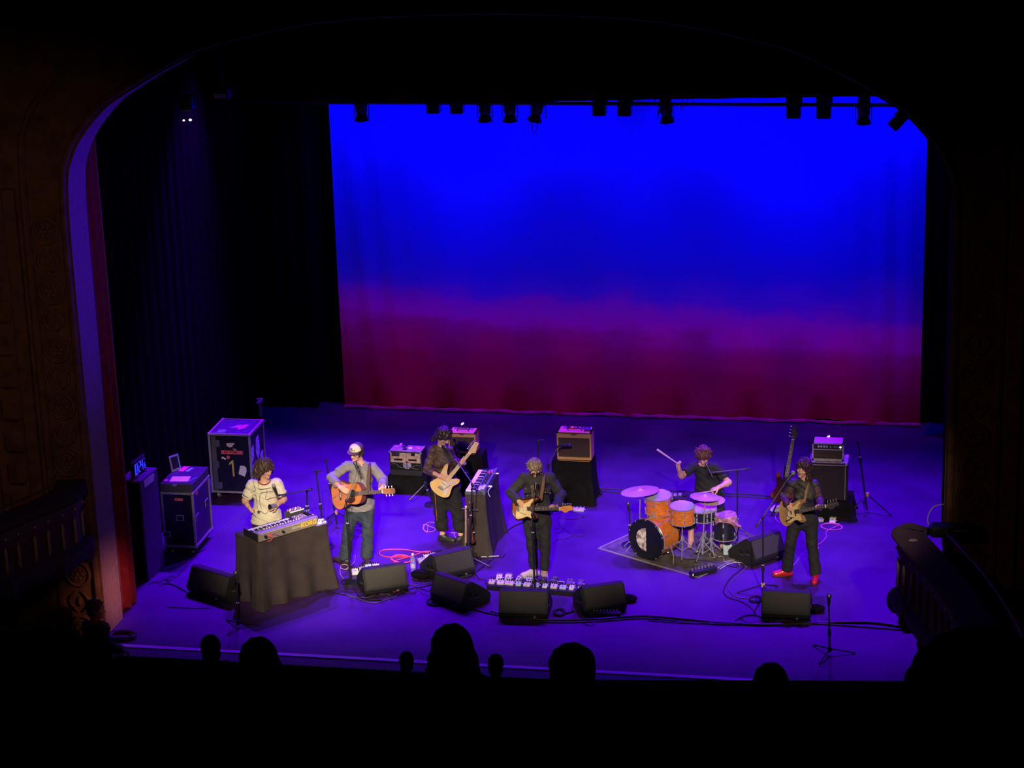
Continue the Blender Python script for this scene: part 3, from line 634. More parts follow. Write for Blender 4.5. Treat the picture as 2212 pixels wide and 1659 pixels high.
# ================================================================ synthesizer with rear panel to the house
SY=thing('synthesizer','grey synthesizer with white keys, its lettered back panel facing the audience','synthesizer',(TC[0]-ux[0]*.04-uy[0]*.06,TC[1]-ux[1]*.04-uy[1]*.06,.90),TA)
syn=M('synth_grey',(.26,.22,.19),.5,amt=.06)
SW=.92
part('case',MB().prism([(-.17,.0),(-.19,.115),(-.15,.125),(.0,.085),(.02,.05),(.17,.045),(.17,.0)],-SW/2,SW/2,'x'),syn,SY,smooth=25)
part('end_cheek',MB().box((-SW/2-.008,0,.055),(.016,.34,.10),r=.01),black_plastic,SY); part('end_cheek',MB().box((SW/2+.008,0,.055),(.016,.34,.10),r=.01),black_plastic,SY)
wk=MB(); bk=MB(); nk=34; kw=(SW-.26)/nk
for i in range(nk):
    x=-SW/2+.02+kw*(i+.5); wk.box((x,.095,.056),(kw*.9,.15,.02))
    if i%7 not in(2,6): bk.box((x+kw/2,.055,.070),(kw*.55,.08,.016))
part('white_keys',wk,white_paint,SY,kind='stuff'); part('black_keys',bk,black_plastic,SY,kind='stuff')
part('control_panel',MB().box((SW/2-.115,.085,.058),(.20,.16,.025)),M('dark_panel',(.04,.04,.045),.5),SY)
kb=MB()
for i in range(14): kb.cyl((-SW/2+.16+.042*i,-.06,.100),(-SW/2+.16+.042*i,-.06,.118),.008,n=8)
part('knob_row',kb,cream,SY,kind='stuff')
for i in range(6):
    for j in range(3): part('slider',MB().box((SW/2-.19+.03*i,.04+.045*j,.075),(.012,.02,.012)),[cream,M('rust_knob',(.45,.2,.14),.5),M('lilac_knob',(.5,.4,.7),.5)][(i+j)%3],SY)
# lettering on the slightly leaning rear face (y=-.17..-.19)
rn=unit((0,-1,-.17)); ru=unit((0,-.02,.115)); 
text_mesh('lettering','KORG',.088,M('korg_yellow',(.85,.55,.06),.5),SY,mtx((1,0,0),ru,rn,(SW/2-.145,-.186,.058)),.001,.004)
part('spec_plate',MB().box((SW/2-.34,-.183,.055),(.14,.004,.035)),M('spec_plate',(.38,.33,.27),.5,amt=.2,scale=60),SY)
part('accent_stripe',MB().box((0,-.191,.104),(SW*.94,.004,.006)),M('stripe_tan',(.6,.5,.4),.5),SY)
for x,mm,r in((-.36,black_plastic,.022),(-.30,M('red_plug',(.8,.08,.1),.4),.02),(-.2,steel,.02),(-.09,black_plastic,.018)): part('jack_plug',MB().cyl((x,-.18,.055),(x,-.215,.05),r,r*.7,n=10),mm,SY)
part('plug_cable',MB().tube(spline([(-.30,-.215,.05),(-.29,-.24,.03),(-.33,-.235,.0),(-.36,-.22,.003)],5),.004,5),M('pink_cable',(.75,.12,.2),.5),SY); part('plug_cable',MB().tube(spline([(-.30,-.215,.05),(-.26,-.23,.09),(-.22,-.22,.07),(-.15,-.22,.02)],5),.003,5),M('pink_cable',(.75,.12,.2),.5),SY)
# small devices at the right end of the table
def tl(x,y,z=.9): return (TC[0]+ux[0]*x+uy[0]*y,TC[1]+ux[1]*x+uy[1]*y,z)
def pedal(label,loc,rot,w=.07,d=.12,h=.05,mat=None,cat='pedal',grp=None,kn=3,kmat=None):
    t=thing('effects_pedal',label,cat,loc,rot,grp)
    part('enclosure',MB().prism([(-d/2,0),(-d/2,h*.55),(d*.1,h),(d/2,h),(d/2,0)],-w/2,w/2,'x'),mat,t,smooth=20)
    part('footswitch',MB().cyl((0,-d*.28,h*.6),(0,-d*.28,h*.6+.02),.009,n=8),chrome,t)
    for i in range(kn): part('knob',MB().cyl((-w/2+w*(i+.5)/kn,d*.28,h),(-w/2+w*(i+.5)/kn,d*.28,h+.018),w/kn*.34,n=8),kmat or black_plastic,t)
    part('jack',MB().cyl((w/2,0,h*.4),(w/2+.02,0,h*.4),.008,n=8),steel,t); return t
pedal('red and cream effects pedal at the right end of the keyboard table',tl(.465,-.07),TA+.1,.075,.13,.06,M('pedal_red',(.75,.2,.15),.4),kmat=cream)
pedal('small white effects pedal on the front corner of the keyboard table',tl(.455,-.20),TA-.1,.07,.1,.05,white_paint)
pedal('second small white effects pedal at the corner of the keyboard table',tl(.515,-.215),TA+.15,.045,.09,.05,cream,kn=2)
pedal('black effects box behind the white pedals on the keyboard table',tl(.49,.09),TA,.10,.14,.07,black_plastic,kmat=steel)
t=thing('mixer','small mixer with a white edge at the far end of the synthesizer','mixer',tl(.34,.20),TA); part('body',MB().prism([(-.07,0),(-.07,.13),(.07,.10),(.07,0)],-.11,.11,'x'),M('mixer_dark',(.05,.05,.06),.5),t)
part('white_edge',MB().box((0,-.073,.12),(.22,.008,.016)),white_paint,t)
for i in range(5):
    for j in range(2): part('knob',MB().cyl((-.085+.042*i,-.03+.05*j,.11),(-.085+.042*i,-.03+.05*j,.135),.012,n=8),[cream,M('rust_knob',(.45,.2,.14),.5)][(i+j)%2],t)
t=thing('effects_tray','flat black effects tray on the right front corner of the keyboard table','tray',tl(.515,-.10),TA); part('tray',MB().box((0,0,.02),(.06,.3,.035),r=.004),black_plastic,t); part('tray_edge',MB().box((-.06,-.17,.006),(.16,.03,.008)),M('violet_metal2',(.3,.2,.45),.5),t)
# ================================================================ second keyboard, flat on its draped stand
K2=thing('keyboard','compact keyboard with white keys lying on the black-draped stand','keyboard',(-.32,4.02,.885),0.)
part('case',MB().prism([(-.14,0),(-.14,.03),(.02,.045),(.14,.075),(.14,0)],-.46,.46,'y') if False else MB().prism([(-.14,0),(-.14,.035),(.01,.045),(.14,.085),(.14,0)],-.455,.455,'y'),M('kb_violet',(.10,.10,.13),.4),K2,smooth=20)
wk=MB(); bk=MB(); nk=26; kw=.86/nk
for i in range(nk):
    y=-.43+kw*(i+.5); wk.box((-.072,y,.046),(.13,kw*.9,.014))
    if i%7 not in(2,6): bk.box((-.035,y+kw/2,.057),(.075,kw*.5,.014))
part('white_keys',wk,white_paint,K2,kind='stuff'); part('black_keys',bk,black_plastic,K2,kind='stuff')
for i in range(2):
    for j in range(3): part('pad',MB().box((.05+.05*i,-.40+.055*j,.066+.015*i),(.04,.045,.012),r=.003),M('pad_grey',(.5,.5,.55),.5),K2)
for i in range(6):
    for j in range(2): part('knob',MB().cyl((.05+.04*j,-.18+.09*i,.06+.012*j),(.05+.04*j,-.18+.09*i,.09+.012*j),.011,n=8),[black_plastic,M('red_knob',(.8,.05,.15),.5)][(i>4)],K2)
part('plug',MB().cyl((.14,-.2,.04),(.19,-.2,.04),.012,n=8),white_paint,K2); part('plug',MB().cyl((.14,.3,.05),(.18,.3,.05),.01,n=8),white_paint,K2)
part('plug_cable',MB().tube(spline([(.19,-.2,.04),(.2,-.28,.07),(.16,-.35,.02),(.20,-.42,-.03)],5),.004,5),white_paint,K2)
# ================================================================ amplifiers
tweed=M('tweed',(.52,.27,.10),.7,amt=.22,scale=90,bump=.3,bscale=300); tweed_top=M('tweed_top',(.50,.30,.22),.7,amt=.2,scale=60)
brown_grille=M('brown_grille',(.055,.03,.022),.8,amt=.25,scale=200,bump=.3,bscale=500)
def tweed_amp(label,loc,w,h,d,rot=0.,lip=.17):
    t=thing('guitar_amplifier',label,'amplifier',loc,rot)
    mb=MB(); e=.02
    mb.box((-w/2+e/2,d/2,h/2),(e,d,h)).box((w/2-e/2,d/2,h/2),(e,d,h)).box((0,d/2,e/2),(w,d,e)).box((0,d/2,h-e/2),(w,d,e)).box((0,d-.01,h/2),(w-.01,.015,h-.01))
    part('cabinet',mb,tweed,t); part('top_rail',MB().box((0,.008,h-lip*h/2-.01),(w-2*e,.016,lip*h)),tweed,t); part('bottom_rail',MB().box((0,.008,lip*h*.45),(w-2*e,.016,lip*h*.7)),tweed,t)
    part('grille_cloth',MB().box((0,.018,h*.45),(w-2*e,.012,h*.74)),brown_grille,t)
    part('badge',MB().box((0,-.003,h-lip*h*.45),(w*.17,.006,.018)),M('badge',(.12,.06,.03),.4),t)
    part('control_panel',MB().box((0,d*.72,h+.002),(w*.7,d*.32,.006)),M('panel_chrome',(.5,.45,.5),.35,metal=.8),t)
    hd=spline([(-w*.2,d*.35,h),(-w*.17,d*.35,h+.03),(w*.17,d*.35,h+.03),(w*.2,d*.35,h)],5); part('handle',MB().tube(hd,.009,6),M('leather',(.16,.07,.03),.6),t)
    for i in range(4): part('knob',MB().cyl((-w*.2+w*.13*i,d*.72,h+.004),(-w*.2+w*.13*i,d*.72,h+.022),.011,n=8),black_plastic,t)
    return t
tweed_amp('small tweed guitar amplifier beside the woman with the cream guitar',(-1.03,5.965,.62),.41,.335,.24)
tweed_amp('larger tweed guitar amplifier on a black box at centre stage',(.69,5.70,.67),.50,.44,.27)
t=thing('guitar_amplifier','black amplifier with a worn cream panel and open back','amplifier',(-1.89,5.92,.27),-.04); w,h,d=.50,.37,.28
mb=MB(); e=.02
mb.box((-w/2+e/2,d/2,h/2),(e,d,h)).box((w/2-e/2,d/2,h/2),(e,d,h)).box((0,d/2,e/2),(w,d,e)).box((0,d/2,h-e/2),(w,d,e)).box((0,d-.01,h/2),(w-.01,.015,h-.01)); part('cabinet',mb,black_tolex,t)
pm=M('worn_cream',(.46,.31,.20),.75,amt=.45,scale=22)
pan=part('upper_panel',MB().box((0,.008,h*.75),(w-2*e,.016,h*.42)),pm,t)
for x in(-.11,.11): part('vent_slot',MB().box((x,-.002,h*.665),(.13,.006,.028),r=.006),M('slot_black',(.004,.004,.004),.9),pan)
part('label_plate',MB().box((-.15,-.002,h*.88),(.12,.006,.055)),M('slot_black2',(.03,.015,.02),.6),pan); part('label_plate',MB().box((.12,-.002,h*.9),(.055,.006,.045)),M('slot_black',(.004,.004,.004),.9),pan)
part('baffle',MB().box((0,.05,h*.30),(w-2*e,.01,h*.5)),M('slot_black',(.004,.004,.004),.9),t)
sp_=part('speaker_magnet',MB().cyl((.02,.045,h*.44),(.02,.0,h*.44),.062,n=22),M('magnet_grey',(.30,.27,.34),.5),t); part('magnet_strap',MB().box((.02,-.003,h*.44),(.01,.006,.12)),black_metal,sp_)
for pth in([(-.22,.0,.17),(-.14,-.005,.17),(-.09,-.005,.13),(.06,-.005,.125),(.14,-.005,.16),(.22,0,.165)],[(-.04,-.008,.18),(.04,-.01,.145),(.12,-.008,.12),(.2,-.004,.10)]): part('inner_cable',MB().tube(spline(pth,4),.005,5),M('grey_cable',(.12,.12,.11),.6),t)
part('lower_panel',MB().box((0,.006,h*.12),(w-2*e,.014,h*.2)),black_tolex,t)
part('top_tray',MB().box((0,d/2,h+.006),(w*.96,d*.9,.012)),M('tray_grey',(.25,.22,.3),.5,amt=.4,scale=30),t)
for i,(x,y,c) in enumerate(((-.17,.14,'pink'),(-.06,.17,'dark'),(.05,.12,'white'),(.16,.17,'pink'),(.19,.1,'pink'),(-.02,.06,'dark'))): part('knob',MB().box((x,y,h+.024),(.06,.04,.025),r=.006),{'pink':M('pink_paint',(.6,.12,.45),.5),'dark':black_plastic,'white':white_paint}[c],t)
for sx in(-1,1): part('corner_guard',MB().box((sx*(w/2-.012),.0,h-.012),(.03,.012,.03)),steel,t)
# gooseneck clip lights and little gadgets on the amplifiers
def gooseneck(label,base,tip,mat):
    t=thing('clip_light',label,'lamp',base); q=np.array(tip)-np.array(base)
    part('clip',MB().box((0,0,.012),(.04,.03,.024),r=.004),black_plastic,t); part('neck',MB().tube(spline([(0,0,.02),(q[0]*.1,q[1]*.2,q[2]*.6),(q[0]*.6,q[1]*.7,q[2]*1.0),tuple(q)],6),.0035,5),black_metal,t)
    part('head',MB().ell(q,(.03,.018,.016),rot=np.array(mtx(unit((.8,0,.6)),(0,1,0),unit((-.6,0,.8)),(0,0,0)))[:3,:3],n=10),mat,t)
gooseneck('gooseneck clip light on top of the black and cream amplifier',(-1.92,6.15,.645),V(866,960,6.1),M('pink_paint2',(.8,.25,.7),.5))
gooseneck('gooseneck clip light with white head on the small tweed amplifier',(-1.02,6.17,.965),V(999,915.5,6.15),M('lit_white',(.9,.85,1.),.4,emit=.8))
gooseneck('gooseneck clip light with white head on the bass amplifier head',(4.33,5.95,1.115),V(1789.5,943.5,5.9),M('lit_white',(.9,.85,1.),.4,emit=.8))
gooseneck('gooseneck clip light with red head on the larger tweed amplifier',(.58,5.88,1.12),V(1236,924,5.85),M('lit_red',(.9,.06,.05),.4,emit=.6))
pedal('black pedal lying on top of the larger tweed amplifier',(.87,5.82,1.112),.2,.10,.12,.04,M('navy',(.03,.03,.07),.5))
# bass head and cabinet
t=thing('bass_cabinet','black bass speaker cabinet on the low platform at right','speaker',(4.35,5.56,.27),0.); w,h,d=.52,.56,.36
part('cabinet',MB().box((0,d/2,h/2),(w,d,h),r=.01),black_tolex,t); part('grille_cloth',MB().box((-.01,-.004,h*.48),(w-.05,.012,h*.9)),M('dark_grille',(.016,.010,.010),.85,bump=.3,bscale=400),t)
part('edge_piping',MB().box((w/2-.025,-.012,h*.48),(.010,.006,h*.88)).box((0,-.012,h*.95),(w*.95,.006,.010)),M('gold_piping',(.22,.15,.09),.6,amt=.5,scale=60),t)
part('top_tray',MB().box((0,d/2,h+.006),(w*1.03,d*.98,.012)),M('tray_violet',(.30,.22,.35),.5,amt=.6,scale=25),t)
for sx in(-1,1): part('corner_guard',MB().box((sx*(w/2-.012),0,h-.015),(.03,.02,.03)),steel,t)
part('strap_handle',MB().box((w/2+.008,.15,h*.8),(.014,.16,.03),r=.004),black_plastic,t)
t=thing('bass_amplifier_head','silver-edged bass amplifier head standing on the bass cabinet','amplifier',(4.335,5.62,.842),0.); w,h,d=.44,.265,.26
silver=M('silver_vinyl',(.36,.30,.38),.55,amt=.15,scale=30)
mb=MB(); e=.02
mb.box((-w/2+e/2,d/2,h/2),(e,d,h)).box((w/2-e/2,d/2,h/2),(e,d,h)).box((0,d/2,e*.75),(w,d,e*1.5)).box((0,d/2,h-e/2),(w,d,e)).box((0,d-.01,h/2),(w-.01,.015,h-.01)); part('cabinet',mb,silver,t)
part('lower_grille',MB().box((0,.012,h*.35),(w-2*e,.012,h*.5)),brown_grille,t); part('divider_rail',MB().box((0,.004,h*.63),(w-e,.016,.012)),silver,t)
pn=part('control_panel',MB().box((0,.014,h*.79),(w-2*e,.012,h*.26)),M('panel_plum',(.025,.012,.03),.4),t)
for i in range(4): part('knob',MB().cyl((-.13+.038*i,.008,h*.8),(-.13+.038*i,-.012,h*.8),.014,n=12),M('knob_silver',(.6,.55,.65),.4),pn)
part('emblem',MB().ell((.035,.006,h*.77),(.014,.004,.014),n=10),steel,pn); part('script_badge',MB().box((.11,.006,h*.79),(.085,.004,.012)).tube(spline([(.07,.003,h*.765),(.085,.003,h*.81),(.095,.003,h*.78),(.115,.003,h*.80),(.14,.003,h*.785)],4),.003,5),steel,pn)
part('pilot_light',MB().ell((.175,.004,h*.78),(.013,.008,.013),n=10),M('pilot',(1.,.85,.6),.3,emit=5.),pn)
for sx in(-1,1): part('foot',MB().cyl((sx*w*.4,.04,-.012),(sx*w*.4,.04,.004),.015,n=8),black_plastic,t)
# ================================================================ people
skin=M('skin',(.62,.33,.23),.5,spec=.35,amt=.08,scale=20); lipm_=M('lips',(.45,.13,.11),.5); eyem=M('eye_dark',(.03,.02,.02),.3)
def rotm(yaw,pitch,roll):
    a,b,c=R(yaw),R(pitch),R(roll)
    Rz=np.array([[math.cos(a),-math.sin(a),0],[math.sin(a),math.cos(a),0],[0,0,1]]); Rx=np.array([[1,0,0],[0,math.cos(b),-math.sin(b)],[0,math.sin(b),math.cos(b)]]); Ry=np.array([[math.cos(c),0,math.sin(c)],[0,1,0],[-math.sin(c),0,math.cos(c)]])
    return Rz@Rx@Ry
def head_prims(c,Rm,s):
    T=lambda v:c+Rm@np.array(v)*s
    e=lambda v,r,k=.02,*x:('e',T(v),tuple(np.array(r)*s),Rm,k,*x)
    L=[e((0,.012,.035),(.074,.093,.085)),e((0,-.022,-.02),(.061,.072,.085)),e((0,-.045,-.068),(.044,.045,.04)),e((0,-.078,-.096),(.021,.018,.018)),
       ('c',T((0,-.088,.02)),T((0,-.114,-.026)),.008*s,.013*s,.010)]
    for q in(-1,1):
        L+=[e((q*.012,-.099,-.03),(.009,.010,.008),.008),e((q*.03,-.078,.036),(.024,.014,.008),.012),e((q*.041,-.068,-.02),(.02,.018,.02)),e((q*.078,.010,.0),(.010,.02,.032),.008),e((q*.031,-.096,.014),(.017,.012,.010),.006,'s')]
    return L
def hand_prims(w,f,n,ts,curl=.8,s=1.,spread=.0):
    f=unit(f); n=np.array(n,float); n=unit(n-f*(n@f)); sd=np.cross(f,n)*ts; w=np.array(w,float)
    Rm=np.stack([f,n,sd],1); L=[('e',w+f*.05*s,(.055*s,.017*s,.042*s),Rm,.012),('c',w-f*.01,w+f*.03*s,.025*s,.022*s,.02)]
    for i,ln in enumerate((.070,.078,.074,.056)):
        p=w+f*.088*s+sd*(.033-.0215*i)*s; a=curl*.45
        L.append(('c',w+f*.05*s+sd*(.025-.016*i)*s,p,.012*s,.0105*s,.008))
        for j,(k,r0,r1) in enumerate(((.46,.0102,.0095),(.30,.0095,.0088),(.24,.0088,.0072))):
            q=p+(f*math.cos(a)+n*math.sin(a)+sd*spread*(1.5-i)*.1)*ln*k*s; L.append(('c',p,q,r0*s,r1*s,.004)); p=q; a+=curl*(1.05 if j==0 else .8)
    p=w+f*.028*s+sd*.034*s+n*.008; q=p+unit(f*.62+sd*.62+n*.45)*.042*s; r=q+unit(f*.85+n*.5+sd*.05)*.034*s
    return L+[('c',w+f*.01+sd*.012,p,.016*s,.015*s,.012),('c',p,q,.0135*s,.012*s,.006),('c',q,r,.0118*s,.009*s,.004)]
def torso_prims(J,inf=0.,s=1.,fem=0.):
    u=J['neck']-J['pel']; su=unit(u); sx=J['shr']-J['shl']; sx=unit(sx-su*(sx@su)); Rm=np.stack([sx,np.cross(su,sx),su],1); L=np.linalg.norm(u); sw=np.linalg.norm(J['shr']-J['shl'])/2
    i=inf; P=J['pel']
    pr=[('e',P+u*.70,(sw*.86+i,.112*s+i,L*.33+i),Rm,.04),('e',P+u*.36,((.148-.02*fem)*s+i,.108*s+i,L*.33+i),Rm,.05),('e',P+u*.02,((.158+.01*fem)*s+i,.12*s+i,.14*s+i),Rm,.05),
        ('c',P+u*.9,J['shl']-su*.005,.054*s+i,.050*s+i,.03),('c',P+u*.9,J['shr']-su*.005,.054*s+i,.050*s+i,.03)]
    if fem: pr+=[('e',P+u*.66+sx*q*.07-Rm[:,1]*.085,(.06+i,.055+i,.06+i),Rm,.04) for q in(-1,1)]
    return pr,Rm
def arm_prims(J,sd,inf=0.,s=1.,fr=2.,flare=0.):
    a,b,c=J['sh'+sd],J['el'+sd],J['wr'+sd]; L=[]
    t=min(fr,1.); L.append(('c',a,a+(b-a)*t,.049*s+inf,(.049-.010*t)*s+inf+flare,.02))
    if fr>1: t=min(fr-1,1.); L.append(('c',b,b+(c-b)*t,.043*s+inf,(.043-.014*t)*s+inf+flare,.025)); L.append(('e',b+(c-b)*.25,(.045*s+inf,.043*s+inf,.05*s+inf),None,.02))
    return L
def leg_prims(J,sd,inf=0.,s=1.,fr=2.,flare=0.):
    a,b,c=J['hip'+sd],J['kn'+sd],J['an'+sd]; L=[('c',a,b,.085*s+inf,.056*s+inf,.05)]
    if fr>1: t=fr-1; L+=[('c',b,b+(c-b)*t,.056*s+inf,(.056-.018*t)*s+inf+flare,.03)]
    if inf==0: L.append(('e',b+(c-b)*.3+np.array([0,.02,0]),(.05*s,.05*s,.11*s),None,.03))
    return L
def wrinkle(amp,sd): return lambda X,Y,Z: 1.35*amp*(.35*np.sin(57*X+83*Z+30*Y+3*np.sin(19*Z+sd))+.6*np.sin(33*Z+15*X+2*np.sin(13*X+9*Y+sd)+sd)+.5*np.sin(21*X-26*Z+17*Y+2*np.sin(11*Z)+2*sd)+.3*np.sin(61*Z+40*X+sd))
def shoe_prims(an,toe,s=1.):
    an=np.array(an); toe=np.array(toe); d=toe-an; d[2]=0; d=unit(d); z0=an[2]-.09; heel=an-d*.045; heel[2]=z0+.035; t=an+d*.165*s; t[2]=z0+.032
    L=[('c',heel,t,.036,.038,.02),('c',(an[0],an[1],z0+.075),heel+d*.03,.042,.04,.03),('c',(an[0],an[1],z0+.075)+d*.01,t-d*.03,.04,.034,.03)]
    return L,z0
def person(label,base,F_,J,look,name='person',s=1.,hs=1.,fem=0.,hands=None,skinm=None,eyes=True,h=.0068):
    t=thing(name,label,'person',F_.p,F_.r); sk=skinm or skin; Rm=rotm(*look); hc=J['head']
    pr,TR=torso_prims(J,0,s,fem); pr+=head_prims(hc,Rm,hs)
    nb=J['neck']; pr.append(('c',nb-unit(nb-J['pel'])*.03,hc+Rm@np.array((0,.02,-.05))*hs,.056*s,.052*s,.03))
    for sd in'lr':
        pr+=arm_prims(J,sd,0,s); pr+=leg_prims(J,sd,0,s)
        f,n,ts,cu=hands[sd] if hands else ((0,-.3,-1),(1,0,0) if sd=='l' else (-1,0,0),1 if sd=='l' else -1,.5)
        pr+=hand_prims(J['wr'+sd],f,n,ts,cu,s*.97)
        d=J['to'+sd]-J['an'+sd]; pr.append(('c',J['an'+sd],J['an'+sd]+np.array([d[0]*.7,d[1]*.7,-.05]),.038*s,.03*s,.03))
    solid('body',pr,sk,t,h)
    T=lambda v:hc+Rm@np.array(v)*hs
    if eyes:
        for q in(-1,1):
            part('eye',MB().ell(T((q*.031,-.084,.014)),(.014*hs,.008*hs,.008*hs),rot=Rm,n=10),M('eye_white',(.5,.42,.36),.3),t)
            part('iris',MB().ell(T((q*.031,-.0905,.013)),(.006*hs,.003*hs,.006*hs),rot=Rm,n=8),eyem,t)
            part('eyebrow',MB().tube([T((q*.014,-.096,.034)),T((q*.032,-.096,.040)),T((q*.05,-.082,.034))],[.004,.005,.003],6),M('brow',(.06,.035,.025),.8),t)
        part('mouth',MB().ell(T((0,-.0925,-.056)),(.023*hs,.007*hs,.0065*hs),rot=Rm,n=12),lipm_,t)
    return t,Rm,T,TR
def hair(t,T,Rm,hs,mat,n=60,length=.05,down=.03,vol=.012,face=(.062,.07,.085),fc=(0,-.095,-.035),seed=1,long_=None,h=.0065,bald=None,fringe=True):
    rg=np.random.default_rng(seed); pr=[('e',T((0,.016,.036)),tuple(np.array((.080+vol,.098+vol,.090+vol))*hs),Rm,.02),('e',T((0,.045,-.03)),tuple(np.array((.072+vol,.06+vol,.07))*hs),Rm,.03),
        ('e',T(fc),tuple(np.array(face)*hs),Rm,.015,'s')]
    for _ in range(n):
        v=rg.normal(size=3); v/=np.linalg.norm(v)
        if v[2]<-.35: v[2]*=-.6
        if v[1]<-.55 and v[2]<.45: continue
        if bald is not None and v[2]>bald: continue
        p=np.array((0,.014,.034))+v*np.array((.08+vol,.098+vol,.09+vol)); q=p+v*np.array((.009,.009,.005))+rg.normal(size=3)*.009+np.array((0,0,-down*(1.-.6*max(v[2],0)))); r=q+rg.normal(size=3)*.012+np.array((0,0,-length*.5))
        if abs(r[0])<.055 and r[1]<-.06 and r[2]<.04: continue
        pr+=[('c',T(p),T(q),.013*hs,.010*hs,.016),('c',T(q),T(r),.010*hs,.005*hs,.012)]
    if long_: pr+=long_
    ns=lambda X,Y,Z:.003*np.sin(150*X+70*Z+3*np.sin(40*Y))+.003*np.sin(120*Y-90*Z+2*np.sin(60*X))
    return solid('hair',pr,mat,t,h,noise=ns)
def shirt(t,J,mat,TR,s=1.,inf=.014,fr=.75,hem=None,fem=0.,amp=.004,seed=1,flare=.01,name='shirt',neckr=.066,loose=.0,h=.008,neck=True,extra=(),cuts=()):
    pr,_=torso_prims(J,inf,s,fem); u=J['neck']-J['pel']; P=J['pel']
    if loose: pr.append(('e',P+u*.12,(.16*s+inf+loose,.125*s+inf+loose,np.linalg.norm(u)*.42),_,.05))
    for sd in'lr': pr+=arm_prims(J,sd,inf,s,fr,flare)
    pr+=list(extra)
    if neck: pr.append(('c',J['neck']+unit(u)*.015+TR[:,1]*-.012,J['neck']+unit(u)*.2-TR[:,1]*.05,neckr,neckr*1.2,.01,'s'))
    for sd in'lr':
        a,b,c=J['sh'+sd],J['el'+sd],J['wr'+sd]
        if fr<1: d=unit(b-a); e=a+(b-a)*fr; pr.append(('c',e+d*.055,b+d*.02,.062,.06,.006,'s'))
        elif fr<1.98: d=unit(c-b); e=b+(c-b)*(fr-1); pr.append(('c',e+d*.05,c+d*.12,.055,.055,.006,'s'))
    C=list(cuts)
    if hem is not None: C.append(((0,0,-1),-hem))
    return solid(name,pr,mat,t,h,C,wrinkle(amp,seed))
def trousers(t,J,mat,s=1.,inf=.014,fr=1.95,flare=.006,amp=.003,seed=2,top=None,h=.008,name='trousers',extra=()):
    u=J['neck']-J['pel']; P=J['pel']; pr=[('e',P,(.16*s+inf,.122*s+inf,.15*s+inf),None,.05),('e',P+u*.15,(.145*s+inf,.11*s+inf,.12),None,.05)]+list(extra)
    for sd in'lr': pr+=leg_prims(J,sd,inf,s,fr,flare)
    C=[((0,0,1),top if top is not None else (P+u*.3)[2])]
    for sd in'lr':
        a,b,c=J['hip'+sd],J['kn'+sd],J['an'+sd]; d=unit(c-b); e=b+(c-b)*(fr-1); pr.append(('c',e+d*.085,c+d*.2,.085,.085,.005,'s'))
    return solid(name,pr,mat,t,h,C,wrinkle(amp,seed))
def shoes(t,J,mat,sole=None,s=1.,name='shoe',sock=None):
    for sd in'lr':
        L,z0=shoe_prims(J['an'+sd],J['to'+sd],s); o=solid(name,L,mat,t,.006,[((0,0,-1),-(z0+.012))])
        d=J['to'+sd]-J['an'+sd]; d[2]=0; d=unit(d); a=J['an'+sd]; x=np.array([-d[1],d[0],0]); pts=[]
        for q in np.linspace(0,2*PI,20,endpoint=False):
            c,n=math.cos(q),math.sin(q); pts.append((a+d*(.06+.145*c*s)+x*n*(.040+.006*c))[:2])
        part('sole',MB().prism([tuple(p) for p in pts],z0,z0+.016,'z'),sole or black_plastic,o)
        lm=MB()
        for k in range(3): p=a+d*(.05+.03*k); lm.tube([np.array([*(p+x*.022)[:2],z0+.105-.02*k]),np.array([*p[:2],z0+.115-.02*k]),np.array([*(p-x*.022)[:2],z0+.105-.02*k])],.003,5)
        part('laces',lm,sole or mat,o)
        if sock: part('sock',MB().cyl((a[0],a[1],z0+.10),(a[0],a[1],z0+.22),.046,.048,n=14),sock,t)
def feet(F_,J,l,lt,r,rt):
    for sd,a,b in(('l',l,lt),('r',r,rt)): J['an'+sd]=F_.loc(G(*a,.09)); J['to'+sd]=F_.loc(G(*b,.03))
def legs_auto(J,hw=.09,z=None):
    for sd,q in(('l',-1),('r',1)): J['hip'+sd]=J['pel']+np.array([q*hw,0,-.02])
denim=M('blue_denim',(.030,.043,.056),.85,amt=.35,scale=14,bump=.2,bscale=300); blackden=M('black_denim',(.028,.027,.027),.85,amt=.25,scale=20,bump=.2,bscale=300); blackwool=M('black_wool',(.012,.011,.012),.9,amt=.2,scale=20)
# ---------------------------------------------------------------- keyboard player
F_=Frame((-2.86,2.36,0)); J={}
J.update(neck=F_(571,1041,.0),head=F_(572,1013,-.015),pel=F_(577,1133,.0),shl=F_(545,1047,.0),shr=F_(598,1043,.0),ell=F_(529,1081,.03),elr=F_(613,1078,.02),wrl=F_(535,1092,-.10),wrr=F_(598,1091,-.16))
legs_auto(J); 
for sd,q in(('l',-1),('r',1)): J['kn'+sd]=J['hip'+sd]+np.array([q*.02,-.02,-.44]); J['an'+sd]=np.array([J['hip'+sd][0]+q*.03,.02,.09]); J['to'+sd]=J['an'+sd]+np.array([q*.05,-.15,-.06])
t,Rm,T,TR=person('keyboard player with shaggy brown hair in a cream ringer T-shirt',None,F_,J,(38,12,0),hands={'l':((.35,-.6,-.4),(.7,.5,.2),-1,1.1),'r':((-.75,-.3,-.15),(.1,.75,-.4),1,1.2)})
tee=M('cream_tee',(.66,.60,.44),.85,amt=.05,scale=4,bump=.1,bscale=200)
sh=shirt(t,J,tee,TR,inf=.018,fr=.62,hem=F_(570,1126,-.1)[2]-.04,loose=.03,amp=.005,seed=1,flare=.018,neckr=.07)
ring=M('maroon_ring',(.22,.03,.03),.8); nk=J['neck']; u=unit(J['neck']-J['pel'])
